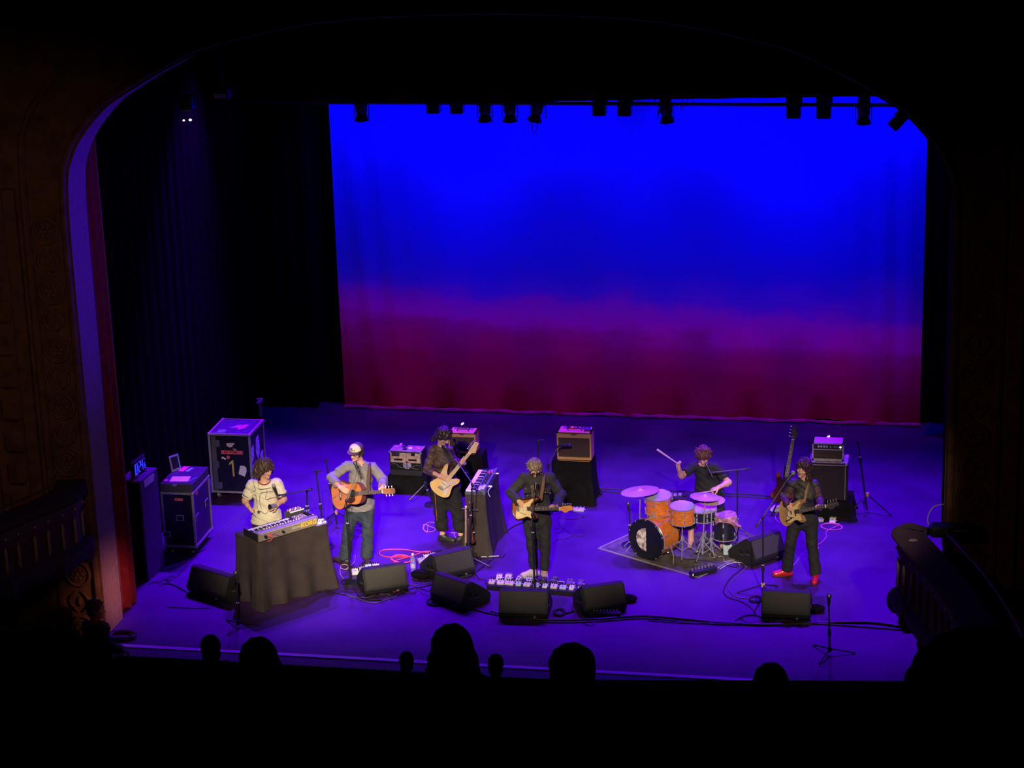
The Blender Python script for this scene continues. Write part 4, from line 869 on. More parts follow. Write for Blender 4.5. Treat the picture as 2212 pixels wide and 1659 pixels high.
part('neck_band',MB().tube([nk+TR[:,0]*.082*math.cos(a)+TR[:,1]*(.078*math.sin(a)-.015)+u*(.028+.034*math.sin(a)) for a in np.linspace(0,2*PI,28,endpoint=False)],.007,6,closed=True),ring,sh)
for sd in'lr':
    a,b=J['sh'+sd],J['el'+sd]; d=unit(b-a); e=a+(b-a)*.655; x,y,z=basis(d)
    part('sleeve_band',MB().tube([e+x*.074*math.cos(q)+y*.074*math.sin(q) for q in np.linspace(0,2*PI,20,endpoint=False)],.006,6,closed=True),M('navy_ring',(.06,.03,.12),.8),sh)
def on_front(px,py):   # project a pixel to the chest surface
    return F_(px,py,-.155)
inkt=M('tee_ink',(.16,.14,.10),.9)
for ln in([(546,1038),(550,1052),(551,1058),(546,1062),(541,1062)],[(557,1036),(558,1050),(561,1056),(572,1056),(585,1053)],[(565,1100),(561,1085),(562,1068),(567,1064),(590,1061)],[(556,1096),(554,1080),(552,1069),(547,1068),(545,1072)],[(577,1058),(574,1078),(588,1075),(598,1073)],[(563,1104),(572,1110),(578,1106),(581,1094)]):
    part('printed_line',MB().tube(spline([on_front(*p) for p in ln],5),.0028,5),inkt,sh)
part('printed_figure',MB().prism([(-.02,-.03),(.0,-.012),(.02,-.03),(.012,0),(.028,.01),(.008,.014),(0,.032),(-.010,.012),(-.028,.006),(-.012,-.006)],-.003,.003,'y',mtx((1,0,0),(0,1,0),(0,0,1),on_front(559,1106))),M('print_dark',(.05,.04,.09),.9),sh)
trousers(t,J,blackwool,top=1.0); shoes(t,J,black_plastic)
hr=M('brown_hair',(.060,.030,.022),.55,amt=.5,scale=40)
hair(t,T,Rm,1.,hr,110,.075,.05,.028,seed=3,face=(.056,.06,.08),fc=(.008,-.11,-.045),long_=[('c',T((q*.098,.0+.04*k,-.02)),T((q*.11,.01+.04*k,-.115)),.030,.018,.02) for q in(-1,1) for k in(0,1,2)]+[('c',T((-.06+.03*i,-.09,.075)),T((-.07+.035*i,-.112,.035-.008*(i%2))),.018,.009,.012) for i in range(5)])
# shaker and stick in his hands
c=F_.world(F_(583,1094.5,-.24)); d=unit(CAM-c)*np.array([1,1,.4])
t=thing('shaker','small black-ended metal shaker in the keyboard player hand','shaker',c); part('tube',MB().cyl((0,0,0),-unit((-.5,-.8,.15))*.11,.030,n=18),steel,t); part('end_cap',MB().cyl(unit((-.5,-.8,.15))*.006,unit((-.5,-.8,.15))*-.002,.033,n=18),black_plastic,t)
a,b=F_.world(F_(538,1098,-.20)),F_.world(F_(551,1112,-.20)); t=thing('drum_stick','pale stick in the keyboard player left-of-picture hand','stick',a); part('shaft',MB().cyl((0,0,0),b-a,.006,.004,n=8),cream,t); part('tip',MB().ell(b-a,(.006,.006,.009),n=8),cream,t)
# ---------------------------------------------------------------- guitars
def guitar_mtx(org,xdir,zhint,scale=1.):
    x=unit(xdir); z=np.array(zhint,float); z=unit(z-x*(z@x)); y=np.cross(z,x)
    return mtx(x,y,z,org)
def sub(P,n=5): return [(p[0],p[1]) for p in spline([(a,b,0) for a,b in P],n,True)]
STRAT=[(-.2,0),(-.185,-.09),(-.125,-.155),(-.04,-.13),(.03,-.112),(.10,-.140),(.152,-.135),(.140,-.085),(.10,-.045),(.098,0),(.105,.045),(.15,.085),(.215,.118),(.228,.138),(.18,.150),(.08,.128),(.0,.118),(-.08,.145),(-.14,.155),(-.188,.085)]
OFFSET=[(-.24,-.03),(-.225,-.11),(-.15,-.165),(-.05,-.12),(.03,-.105),(.10,-.145),(.15,-.14),(.135,-.08),(.095,-.04),(.095,.03),(.12,.065),(.19,.105),(.2,.13),(.13,.145),(.03,.115),(-.05,.13),(-.13,.175),(-.2,.13)]
GUARD=[(-.12,-.115),(-.05,-.115),(.03,-.098),(.095,-.118),(.12,-.10),(.10,-.05),(.085,-.03),(.085,.03),(.10,.065),(.15,.10),(.12,.115),(.05,.075),(.0,.055),(-.06,.02),(-.11,-.03)]
def electric(name,label,Mx,outline,bodym,neckm,boardm,headm,guard,guardm,npeg=6,nut=.548,hl=.19,cat='guitar',th=.045,burst=None,pick=((-.05,0.),(.0,0.),(.055,.0)),pickm=None,knobm=None,headup=1):
    g=thing(name,label,cat,mat=Mx); ol=sub(outline)
    b=part('body',MB().prism(ol,-th/2,th/2,'y'),bodym,g,smooth=50)
    if burst: part('burst_edge',MB().tube([(u,-th/2+.004,v) for u,v in ol],.011,6,closed=True),burst,b)
    else: part('body_edge',MB().tube([(u,-th/2+.003,v) for u,v in ol],.005,6,closed=True),bodym,b)
    pg=part('pickguard',MB().prism(sub(guard,3),-th/2-.004,-th/2,'y'),guardm,g)
    nk=part('neck',MB().prism([(.05,-.028),(nut,-.021),(nut,.021),(.05,.028)],-th/2-.012,-th/2+.014,'y'),neckm,g); part('fretboard',MB().prism([(.045,-.029),(nut,-.0215),(nut,.0215),(.045,.029)],-th/2-.018,-th/2-.010,'y'),boardm,nk)
    fm=MB(); sl=nut+.10
    for i in range(1,20): fm.box((nut-sl*(1-2**(-i/12)),-th/2-.019,0),(.003,.003,.044+.012*(1-2**(-i/12))))
    part('frets',fm,steel,nk,kind='stuff')
    dm=MB()
    for i in(3,5,7,9,12,15): x=nut-sl*((1-2**(-i/12))+(1-2**(-(i-1)/12)))/2; dm.cyl((x,-th/2-.0185,0),(x,-th/2-.0195,0),.004,n=8)
    part('fret_dots',dm,cream,nk,kind='stuff'); part('nut',MB().box((nut,-th/2-.016,0),(.006,.012,.044)),cream,nk)
    q=headup
    hs_=[(nut,-.022*q),(nut+.03,-.03*q),(nut+.06,-.055*q),(nut+.10,-.048*q),(nut+hl*.72,-.030*q),(nut+hl,-.020*q),(nut+hl+.005,.01*q),(nut+hl-.025,.038*q),(nut+hl*.5,.034*q),(nut+.03,.026*q),(nut,.022*q)]
    hd=part('headstock',MB().prism(hs_,-th/2-.004,-th/2+.012,'y'),headm,g)
    for i in range(npeg):
        x=nut+.035+(hl-.06)*i/(npeg-1); part('tuning_peg',MB().cyl((x,-th/2+.004,.03*q),(x,-th/2+.004,.052*q),.004,n=6).ell((x,-th/2+.004,.060*q),(.009,.006,.011),n=8),chrome if npeg==6 else chrome,hd); part('string_post',MB().cyl((x,-th/2-.004,.006*q),(x,-th/2-.016,.006*q),.005,n=8),chrome,hd)
    for i,(px,pz) in enumerate(pick): part('pickup',MB().box((px,-th/2-.008,pz),(.018,.012,.075),r=.004),pickm or cream,g)
    br=part('bridge',MB().box((-.10,-th/2-.006,0),(.035,.010,.08)),chrome,g); part('tremolo_arm',MB().tube([(-.09,-th/2-.012,-.03),(-.06,-th/2-.03,-.05),(.03,-th/2-.03,-.075)],.003,6),chrome,br)
    for (kx,kz) in((-.045,-.075),(-.085,-.09),(-.125,-.098)): part('knob',MB().cyl((kx,-th/2-.004,kz),(kx,-th/2-.020,kz),.012,.010,n=10),knobm or cream,g)
    sm=MB()
    for i in range(npeg): z=-.02+.04*i/(npeg-1); sm.cyl((-.10,-th/2-.016,z*1.3),(nut,-th/2-.022,z*.85),.0007,n=4)
    part('strings',sm,steel,g,kind='stuff')
    return g
maple=M('maple_neck',(.66,.42,.24),.4,amt=.15,scale=12,stretch=(1,8,8)); rosewood=M('rosewood',(.07,.04,.03),.5,amt=.3,scale=20)
# ---------------------------------------------------------------- acoustic guitarist
F_=Frame(G(768,1213)*np.array([1,1,0])); J={}
J.update(neck=F_(780,1000,.02),head=F_(770,977,-.03),pel=F_(777,1100,.03),shl=F_(751,1006,.02),shr=F_(804,1009,.02),ell=F_(715,1032,-.02),elr=F_(827,1037,-.04),wrl=F_(735,1053,-.27),wrr=F_(826,1059,-.41))
feet(F_,J,(745,1203),(733,1209),(792,1201),(795,1218)); legs_auto(J,.095); J['knl']=F_(752,1150,-.03); J['knr']=F_(795,1150,-.03)
t,Rm,T,TR=person('man in white-fronted cap and grey shirt playing an acoustic guitar',None,F_,J,(-34,9,4),hands={'l':((.75,-.15,-.5),(.1,.75,-.3),1,.55),'r':((-.1,-.8,.35),(-.3,-.1,1.),-1,1.1)})
grey=M('grey_shirt',(.20,.18,.185),.85,amt=.12,scale=5,bump=.2,bscale=200)
sh=shirt(t,J,grey,TR,inf=.020,fr=1.62,hem=F_(785,1100,-.1)[2]-.03,loose=.025,amp=.006,seed=4,flare=.006,neckr=.062)
for q in(-1,1): part('collar',MB().prism([(0,0),(.05*q,.03),(.065*q,-.035),(.02*q,-.075)],-.006,.006,'y',mtx(TR[:,0],TR[:,1],TR[:,2],J['neck']-TR[:,1]*.085+TR[:,2]*.01+TR[:,0]*q*.012)),grey,sh)
trousers(t,J,denim,inf=.018,flare=.030,top=1.03,amp=.004); shoes(t,J,M('brown_shoe',(.05,.03,.025),.5))
hair(t,T,Rm,1.,M('dark_hair',(.03,.018,.018),.5,amt=.4,scale=40),40,.04,.04,.004,seed=5,face=(.07,.10,.095),fc=(0,-.105,-.03),bald=.35)
capc=M('cap_cream',(.78,.68,.55),.8,amt=.05); capb=M('cap_brown',(.10,.06,.07),.8,amt=.2)
cp=solid('cap',[('e',T((0,.012,.052)),(.090,.108,.082),Rm,.01)],capb,t,.006,[((-Rm[:,2]),-(T((0,0,.042))@Rm[:,2]))])
solid('cap_front',[('e',T((0,.002,.054)),(.0915,.106,.085),Rm,.01)],capc,cp,.006,[((-Rm[:,2]),-(T((0,0,.05))@Rm[:,2])),(Rm[:,1],(T((0,-.012,0))@Rm[:,1]))],label='cream front panel of the cap')
bv=[(.083*math.sin(a),-.075-.075*math.cos(a)) for a in np.linspace(-1.5,1.5,16)]+[(.085,-.05),(-.085,-.05)]
part('cap_brim',MB().prism([(x,y) for x,y in bv],.036,.044,'z',mtx(Rm[:,0],unit(Rm[:,1]+Rm[:,2]*.10),unit(Rm[:,2]-Rm[:,1]*.10),T((0,0,.012)))),M('brim_violet',(.12,.06,.11),.7),cp)
part('cap_emblem',MB().tube(spline([T((-.034,-.097,.072)),T((-.022,-.094,.100)),T((.0,-.094,.104)),T((-.012,-.101,.086)),T((.008,-.103,.080)),T((-.006,-.104,.070)),T((.026,-.099,.078)),T((.034,-.093,.090)),T((.034,-.097,.074))],4),.0042,5),capb,cp)
def glasses(t,T,mat):
    gl=MB()
    for q in(-1,1): gl.tube([T((q*.033+.024*math.cos(a),-.101,.010+.021*math.sin(a))) for a in np.linspace(0,2*PI,18,endpoint=False)],.0032,5,closed=True); gl.tube([T((q*.057,-.100,.014)),T((q*.078,-.03,.016)),T((q*.079,.02,.012))],.003,5)
    gl.tube([T((-.009,-.103,.013)),T((.009,-.103,.013))],.003,5); return part('glasses',gl,mat,t)
glasses(t,T,M('glasses',(.03,.012,.012),.4))
# acoustic guitar
org=F_.world(F_(766,1066,-.25)); hp=F_.world(F_(861,1059,-.25-.40)); xd=hp-org
Mx=guitar_mtx(org-unit(xd)*.10,xd,(0,0.25,1)); g=thing('acoustic_guitar','reddish-brown acoustic guitar held by the man in the cap','guitar',mat=Mx)
gt=M('acoustic_top',(.50,.16,.045),.35,amt=.2,scale=8,stretch=(1,1,12),coat=.3); gs=M('acoustic_side',(.16,.05,.025),.4,amt=.3,scale=8)
ol=sub([(-.25,0),(-.235,-.12),(-.15,-.2),(-.05,-.17),(.04,-.135),(.12,-.145),(.2,-.135),(.245,-.07),(.25,0),(.245,.07),(.2,.135),(.12,.145),(.04,.135),(-.05,.17),(-.15,.2),(-.235,.12)])
b=part('body',MB().prism(ol,-.045,.055,'y'),gs,g,smooth=50); part('sound_board',MB().prism([(u*.985,v*.98) for u,v in ol],-.050,-.045,'y'),gt,g); part('binding',MB().tube([(u,-.046,v) for u,v in ol],.004,5,closed=True),M('binding',(.12,.05,.03),.5),b)
part('sound_hole',MB().cyl((.10,-.0515,0),(.10,-.050,0),.052,n=28),M('hole_black',(.004,.003,.003),.9),g); part('rosette',MB().tube([(.10+.058*math.cos(a),-.0515,.058*math.sin(a)) for a in np.linspace(0,2*PI,30,endpoint=False)],.004,5,closed=True),rosewood,g)
part('pickguard',MB().prism(sub([(.14,-.055),(.08,-.06),(.03,-.035),(.0,-.06),(.01,-.115),(.08,-.125),(.13,-.10)],3),-.0525,-.0505,'y'),M('tortoise',(.05,.02,.015),.3),g)
part('bridge',MB().box((-.10,-.056,0),(.03,.012,.15),r=.004),rosewood,g); part('saddle',MB().box((-.093,-.064,0),(.003,.006,.07)),cream,g)
nk=part('neck',MB().prism([(.20,-.028),(.60,-.022),(.60,.022),(.20,.028)],-.060,-.03,'y'),M('mahogany',(.20,.08,.04),.4),g); part('fretboard',MB().prism([(.155,-.028),(.60,-.022),(.60,.022),(.155,.028)],-.066,-.058,'y'),rosewood,nk)
fm=MB()
for i in range(1,15): fm.box((.60-.69*(1-2**(-i/12)),-.067,0),(.003,.003,.05))
part('frets',fm,steel,nk,kind='stuff'); part('nut',MB().box((.602,-.064,0),(.006,.012,.046)),cream,nk)
hd=part('headstock',MB().prism([(.60,-.024),(.63,-.034),(.79,-.038),(.80,-.02),(.80,.02),(.79,.038),(.63,.034),(.60,.024)],-.058,-.042,'y'),M('headstock_wood',(.30,.13,.06),.35,amt=.3),g)
for i in range(3):
    for q in(-1,1): part('tuning_peg',MB().cyl((.655+.05*i,-.05,q*.036),(.655+.05*i,-.05,q*.052),.004,n=6).ell((.655+.05*i,-.05,q*.060),(.011,.007,.010),n=8),M('peg_pearl',(.85,.75,.6),.3),hd)
sm=MB()
for i in range(6): z=-.022+.0088*i; sm.cyl((-.09,-.066,z*1.3),(.60,-.07,z*.9),.0008,n=4)
part('strings',sm,steel,g,kind='stuff')
Mi=np.linalg.inv(np.array(Mx)); li=lambda p:(Mi@np.array([*F_.world(p),1]))[:3]
part('strap',MB().ribbon(spline([li(p) for p in(F_(796,1065,-.20),F_(795,1045,-.19),F_(797,1015,-.15),F_(797,1001,.0),F_(790,1020,.2),F_(740,1060,.17),F_(722,1075,-.15))],6),.05,.004,[.8,.1,.3]),M('strap_dark',(.10,.055,.045),.7),g)
# ---------------------------------------------------------------- woman with the cream electric guitar
F_=Frame(G(972,1166)*np.array([1,1,0])); J={}
J.update(neck=F_(952,965,.02),head=F_(959,942,-.05),pel=F_(962,1050,.03),shl=F_(936,972,.0),shr=F_(971,974,.03),ell=F_(923,1014,-.02),elr=F_(981,1000,.0),wrl=F_(950,1029,-.24),wrr=F_(1003,1000,-.19))
feet(F_,J,(956,1155),(971,1166),(996,1156),(1008,1163)); legs_auto(J,.09); J['knl']=F_(951,1098,-.02); J['knr']=F_(987,1100,-.02)
t,Rm,T,TR=person('woman in a sheer dark blouse playing a cream electric guitar',None,F_,J,(42,38,8),s=.92,hs=.95,fem=1.,hands={'l':((.85,-.05,-.25),(.0,.9,-.2),1,.7),'r':((-.05,-.75,.55),(-.75,.1,.5),-1,1.1)})
sheer=M('sheer_blouse',(.075,.042,.032),.6,amt=.45,scale=7,bump=.3,bscale=60)
shirt(t,J,sheer,TR,s=.92,inf=.016,fr=1.55,hem=F_(955,1052,-.1)[2],fem=1.,loose=.012,amp=.006,seed=6,flare=.016,name='blouse',neckr=.055)
trousers(t,J,blackwool,s=.92,inf=.042,fr=1.72,flare=.01,top=1.0,amp=.006,seed=7)
part('red_piping',MB().tube(spline([F_(939,1062,-.17),F_(941,1085,-.16),F_(943,1110,-.13),F_(944,1125,-.10)],5),.004,5),M('red_piping',(.6,.12,.05),.7),t)
shoes(t,J,M('black_boot',(.03,.026,.024),.45,spec=.5),name='boot')
lg=[('c',T((-.05+.02*k,.075,-.02)),T((-.09+.02*k,.10,-.16-.03*(k%2))),.03,.014,.02) for k in range(4)]+[('c',T((-.085,.03,-.02)),T((-.115,.05,-.15)),.03,.014,.02),('c',T((.07,.05,-.03)),T((.075,.07,-.16)),.028,.012,.02)]
hair(t,T,Rm,.95,M('black_hair',(.028,.016,.018),.45,amt=.5,scale=50),80,.05,.05,.016,seed=8,face=(.05,.055,.08),fc=(.0,-.115,-.045),long_=lg)
org=F_.world(F_(962,1042,-.22)); hp=F_.world(F_(1034,954,-.24)); Mx=guitar_mtx(org,hp-org,(-1,0,.6))
g=electric('electric_guitar','cream electric guitar with pale neck slanting up to the right',Mx,STRAT,M('cream_body',(.72,.46,.17),.35,amt=.12,scale=10,coat=.3),maple,maple,maple,GUARD,M('guard_pale',(.55,.42,.38),.4))
Mi=np.linalg.inv(np.array(Mx)); li=lambda p:(Mi@np.array([*F_.world(p),1]))[:3]
part('strap',MB().ribbon(spline([li(p) for p in(F_(975,998,-.18),F_(966,985,-.17),F_(958,968,-.10),F_(950,963,.03),F_(940,990,.17),F_(935,1040,.13),F_(950,1068,-.18))],6),.045,.004,[.8,.1,.5]),M('strap_black',(.02,.018,.02),.7),g)
# ---------------------------------------------------------------- centre guitarist
F_=Frame(G(1162,1246)*np.array([1,1,0])); J={}
J.update(neck=F_(1158,1020,.03),head=F_(1155,1010,-.06),pel=F_(1160,1120,.03),shl=F_(1134,1031,.02),shr=F_(1186,1031,.02),ell=F_(1106,1064,.0),elr=F_(1212,1068,-.04),wrl=F_(1121,1083,-.22),wrr=F_(1199,1098,-.40))
feet(F_,J,(1154,1230),(1136,1242),(1176,1236),(1178,1256)); legs_auto(J,.09); J['knl']=F_(1149,1175,-.03); J['knr']=F_(1178,1175,-.04)
t,Rm,T,TR=person('greying guitarist at centre in black denim, looking down',None,F_,J,(6,48,4),hands={'l':((.55,-.15,-.75),(.1,.85,-.1),1,.5),'r':((-.35,-.75,.30),(-.1,.1,1.),-1,1.15)})
bj=M('black_jacket',(.030,.029,.026),.85,amt=.3,scale=10,bump=.25,bscale=250)
jk=shirt(t,J,bj,TR,inf=.026,fr=1.93,hem=F_(1160,1108,-.1)[2],loose=.015,amp=.006,seed=9,flare=.004,name='jacket',neckr=.07)
part('scarf',MB().prism([(-.05,.0),(.04,.0),(.045,-.16),(.03,-.30),(-.045,-.30),(-.055,-.15)],-.012,.012,'y',mtx(TR[:,0],TR[:,1],TR[:,2],F_(1156,1046,-.165))),M('brown_scarf',(.12,.07,.055),.9,amt=.35,scale=18),jk)
for q in(-1,1):
    part('collar',MB().prism([(0,.0),(.055*q,.035),(.085*q,-.03),(.035*q,-.085)],-.006,.006,'y',mtx(TR[:,0],TR[:,1],TR[:,2],J['neck']-TR[:,1]*.105+TR[:,0]*q*.028)),bj,jk)
    part('chest_pocket',MB().box(F_(1160+q*21,1060,-.150),(.10,.012,.075),r=.004),bj,jk); part('placket',MB().box(F_(1158+q*9,1065,-.158),(.018,.012,.24)),bj,jk)
for (x,y) in((1136,1056),(1140,1070),(1178,1064),(1189,1065),(1147,1052)): part('button',MB().ell(F_(x,y,-.168),(.007,.004,.007),n=8),steel,jk)
trousers(t,J,blackden,inf=.016,fr=1.86,flare=.008,top=1.0,amp=.004,seed=3)
for sd in'lr':
    a,b=J['kn'+sd],J['an'+sd]; d=unit(b-a); e=a+(b-a)*.83; x,y,z=basis(d); part('trouser_cuff',MB().cyl(e-d*.02,e+d*.025,.064,.062,n=18),blackden,t)
shoes(t,J,M('pale_shoe',(.80,.66,.64),.6,amt=.06),M('sole_white',(.75,.65,.55),.6),sock=M('sock_cream',(.7,.52,.32),.8))
gh=M('grey_hair',(.20,.14,.10),.6,amt=.45,scale=45)
hair(t,T,Rm,1.,gh,70,.05,.035,.006,seed=10,bald=.7,face=(.068,.09,.10),fc=(0,-.125,-.01),long_=[('c',T((.075,.03,-.02)),T((.085,.02,-.10)),.022,.010,.02),('c',T((.07,.06,-.03)),T((.08,.05,-.13)),.022,.010,.02),('c',T((-.075,.04,-.02)),T((-.08,.03,-.07)),.02,.010,.02)])
glasses(t,T,M('dark_glasses',(.01,.008,.008),.25))
org=F_.world(F_(1136,1098,-.24)); hp=F_.world(F_(1238,1098,-.24-.38)); Mx=guitar_mtx(org,hp-org,(0,.2,1))
g=electric('electric_guitar','sunburst electric guitar with cream pickguard at centre stage',Mx,STRAT,M('sunburst',(.40,.12,.03),.35,amt=.3,scale=8,coat=.3),maple,rosewood,M('orange_head',(.75,.27,.06),.35,amt=.15),[(u*1.15-.01,v*1.12) for u,v in GUARD],M('guard_cream',(.78,.60,.28),.45,amt=.06),burst=M('burst_dark',(.05,.015,.012),.35))
Mi=np.linalg.inv(np.array(Mx)); li=lambda p:(Mi@np.array([*F_.world(p),1]))[:3]
part('strap',MB().ribbon(spline([li(p) for p in(F_(1168,1080,-.22),F_(1171,1062,-.20),F_(1174,1040,-.16),F_(1174,1026,-.02),F_(1165,1040,.17),F_(1130,1080,.14),F_(1112,1103,-.15))],6),.045,.004,[.8,.1,.3]),M('strap_brown',(.22,.11,.07),.7,amt=.2),g)
# ---------------------------------------------------------------- bass player in red shoes
F_=Frame(G(1728,1246)*np.array([1,1,0])); J={}
J.update(neck=F_(1739,1036,.0),head=F_(1735,1011,-.03),pel=F_(1735,1120,.02),shl=F_(1713,1045,.0),shr=F_(1759,1047,.02),ell=F_(1695,1076,-.01),elr=F_(1771,1080,-.05),wrl=F_(1700,1088,-.23),wrr=F_(1772,1098,-.42))
feet(F_,J,(1700,1229),(1676,1240),(1762,1239),(1759,1258)); legs_auto(J,.10); J['knl']=F_(1708,1172,-.04); J['knr']=F_(1754,1174,-.04)
t,Rm,T,TR=person('dark-haired bass player in black with bright red shoes',None,F_,J,(-20,8,14),s=.95,hs=.97,fem=.7,hands={'l':((.55,-.2,-.7),(.2,.85,-.1),1,.45),'r':((-.30,-.75,.30),(-.1,.1,1.),-1,1.2)})
shirt(t,J,M('black_top',(.033,.032,.030),.6,amt=.2,scale=8,bump=.2,bscale=80),TR,s=.95,inf=.017,fr=.05,hem=F_(1735,1098,-.1)[2],fem=.7,amp=.006,seed=11,name='top',neckr=.055)
sl=[]; lace=M('lace_sleeve',(.075,.034,.036),.7,amt=.6,scale=26,bump=.5,bscale=60)
for sd in'lr': solid('sleeve',arm_prims(J,sd,.013,.95,1.97,.002),lace,t,.008,noise=wrinkle(.005,3.))
trousers(t,J,M('black_trousers',(.022,.021,.020),.8,amt=.2),s=.95,inf=.018,fr=1.95,flare=.022,top=1.05,amp=.0025,seed=12)
shoes(t,J,M('red_shoe',(.75,.012,.03),.3,spec=.6,coat=.4),M('sole_dark',(.15,.03,.03),.6))
lg=[('c',T((.08+.01*k,.0+.03*k,-.01)),T((.10+.015*k,-.02+.03*k,-.14)),.032,.026,.02) for k in range(3)]+[('c',T((.10+.012*k,-.03+.03*k,-.13)),T((.115+.012*k,-.06+.025*k,-.27-.02*k)),.028,.012,.02) for k in range(3)]+[('c',T((-.08,.03,.0)),T((-.085,.05,-.12)),.028,.016,.02)]
hair(t,T,Rm,.97,M('plum_hair',(.042,.018,.024),.5,amt=.5,scale=40),70,.05,.03,.020,seed=12,face=(.060,.07,.085),fc=(-.004,-.105,-.045),long_=lg)
org=F_.world(F_(1716,1106,-.25)); hp=F_.world(F_(1813,1088,-.25-.42)); Mx=guitar_mtx(org,hp-org,(0,.2,1))
g=electric('bass_guitar','tan and cream bass guitar held by the player in red shoes',Mx,OFFSET,M('tan_body',(.42,.23,.075),.4,amt=.2,scale=10),maple,rosewood,M('dark_head',(.06,.05,.05),.4,amt=.3),[(u*1.0,v*1.05) for u,v in GUARD],M('guard_yellow',(.78,.56,.22),.45,amt=.06),npeg=4,pick=((-.03,.01),(.035,-.02)),pickm=black_plastic,knobm=black_plastic,cat='bass guitar',nut=.56,hl=.2)
Mi=np.linalg.inv(np.array(Mx)); li=lambda p:(Mi@np.array([*F_.world(p),1]))[:3]
part('strap',MB().ribbon(spline([li(p) for p in(F_(1737,1086,-.22),F_(1740,1070,-.19),F_(1744,1052,-.15),F_(1746,1040,-.02),F_(1740,1055,.17),F_(1705,1085,.14),F_(1690,1100,-.17))],6),.04,.004,[.8,.1,.3]),M('strap_tan',(.38,.20,.09),.7,amt=.5,scale=40),g)
# ---------------------------------------------------------------- drummer, seated
DB=np.array([2.735,4.78,0]); F_=Frame(DB); J={}
J.update(neck=F_(1519,1003,-.02),head=F_(1520,984,-.09),pel=np.array([.02,.03,.58]),shl=F_(1500,1006,-.02),shr=F_(1545,1009,-.02),ell=F_(1472,1028,-.14),elr=F_(1574,1042,-.12),wrl=F_(1466,1012,-.26),wrr=F_(1552,1053,-.30))
for sd,q,kx in(('l',-1,-.24),('r',1,.14)):
    J['hip'+sd]=J['pel']+np.array([q*.10,-.03,-.01]); J['kn'+sd]=np.array([kx,-.47,.55]); J['an'+sd]=np.array([kx+(.0 if q<0 else .03),-.50,.09]); J['to'+sd]=J['an'+sd]+np.array([q*.03,-.16,-.06])
t,Rm,T,TR=person('seated drummer in a black T-shirt raising one stick',None,F_,J,(-12,42,-4),hands={'l':((-.1,-.2,1.),(.6,-.6,.1),-1,1.4),'r':((-.9,-.25,-.25),(.1,.2,-1),1,1.3)})
shirt(t,J,M('black_tee',(.014,.012,.016),.85,amt=.3,scale=9),TR,inf=.018,fr=.62,hem=.52,loose=.02,amp=.005,seed=13,flare=.014,neckr=.062)
trousers(t,J,blackwool,inf=.022,fr=1.55,flare=.012,top=.74,amp=.004,seed=14)
hair(t,T,Rm,1.,M('auburn_hair',(.10,.035,.028),.5,amt=.5,scale=40),80,.04,.03,.016,seed=15,face=(.052,.06,.08),fc=(-.004,-.12,-.04))
def stick(label,a,b,r0,r1,mat,brush=False):
    t=thing('drum_stick',label,'stick',a); d=np.array(b)-np.array(a); part('shaft',MB().cyl((0,0,0),d,r0,r1,n=8),mat,t); part('tip',MB().ell(d,(r1*1.3,)*3,n=8),mat,t)
a=F_.world(F_(1462,1000,-.31)); b=F_.world(F_(1421,972,-.33)); stick('pale bundled drum stick raised by the drummer',a+(a-b)*.15,b,.007,.014,M('pale_stick',(.6,.42,.36),.6))
a=F_.world(F_(1543,1060,-.36)); b=F_.world(F_(1500,1066,-.48)); stick('drum stick held low above the cymbals by the drummer',a+(a-b)*.15,b,.009,.007,M('rose_stick',(.5,.28,.25),.6))
th=thing('drum_throne','low black drum throne under the drummer','stool',DB); part('seat',MB().lathe([(0,.38),(.16,.38),(.17,.40),(.17,.44),(.15,.455),(0,.455)],24),black_tolex,th); part('post',MB().cyl((0,0,.1),(0,0,.38),.02,n=10),chrome,th)
for k in range(3): part('leg',MB().cyl((0,0,.22),(.24*math.cos(k*2.1+.4),.24*math.sin(k*2.1+.4),.01),.011,n=8),chrome,th)
# ================================================================ drum kit
r0=np.array([1.30,4.02]); r1=np.array([2.78,3.13]); e=unit(r1-r0); n_=np.array([-e[1],e[0]])
mb=MB(); L=np.linalg.norm(r1-r0); rc=(r0+r1)/2+n_*.85; 
rg_=tag(part('drum_rug',MB().box((rc[0],rc[1],.006),(.001,.001,.001)),None),'grey-brown carpet laid under the drum kit','rug') if False else None
t=thing('drum_rug','grey-brown carpet laid under the drum kit','rug',(rc[0],rc[1],0),math.atan2(e[1],e[0]))
part('pile',MB().box((0,0,.005),(L,1.7,.008)),M('rug',(.10,.082,.085),.95,amt=.45,scale=7,bump=.5,bscale=300),t); part('bound_edge',MB().box((0,-.85,.006),(L+.02,.022,.011)).box((-L/2,0,.006),(.022,1.7,.011)).box((L/2,0,.006),(.022,1.7,.011)),M('rug_edge',(.26,.22,.25),.9),t)
orange=M('orange_wrap',(.78,.20,.02),.28,amt=.38,scale=5,stretch=(3,3,14),coat=.6); headm=M('drum_head',(.45,.42,.5),.55,amt=.1)
def drum_axes(ax,up=(0,0,1)):
    z=unit(ax); x=np.cross(np.array(up,float),z); x=unit(x) if np.linalg.norm(x)>.05 else np.array([1.,0,0]); y=np.cross(z,x); return x,y,z
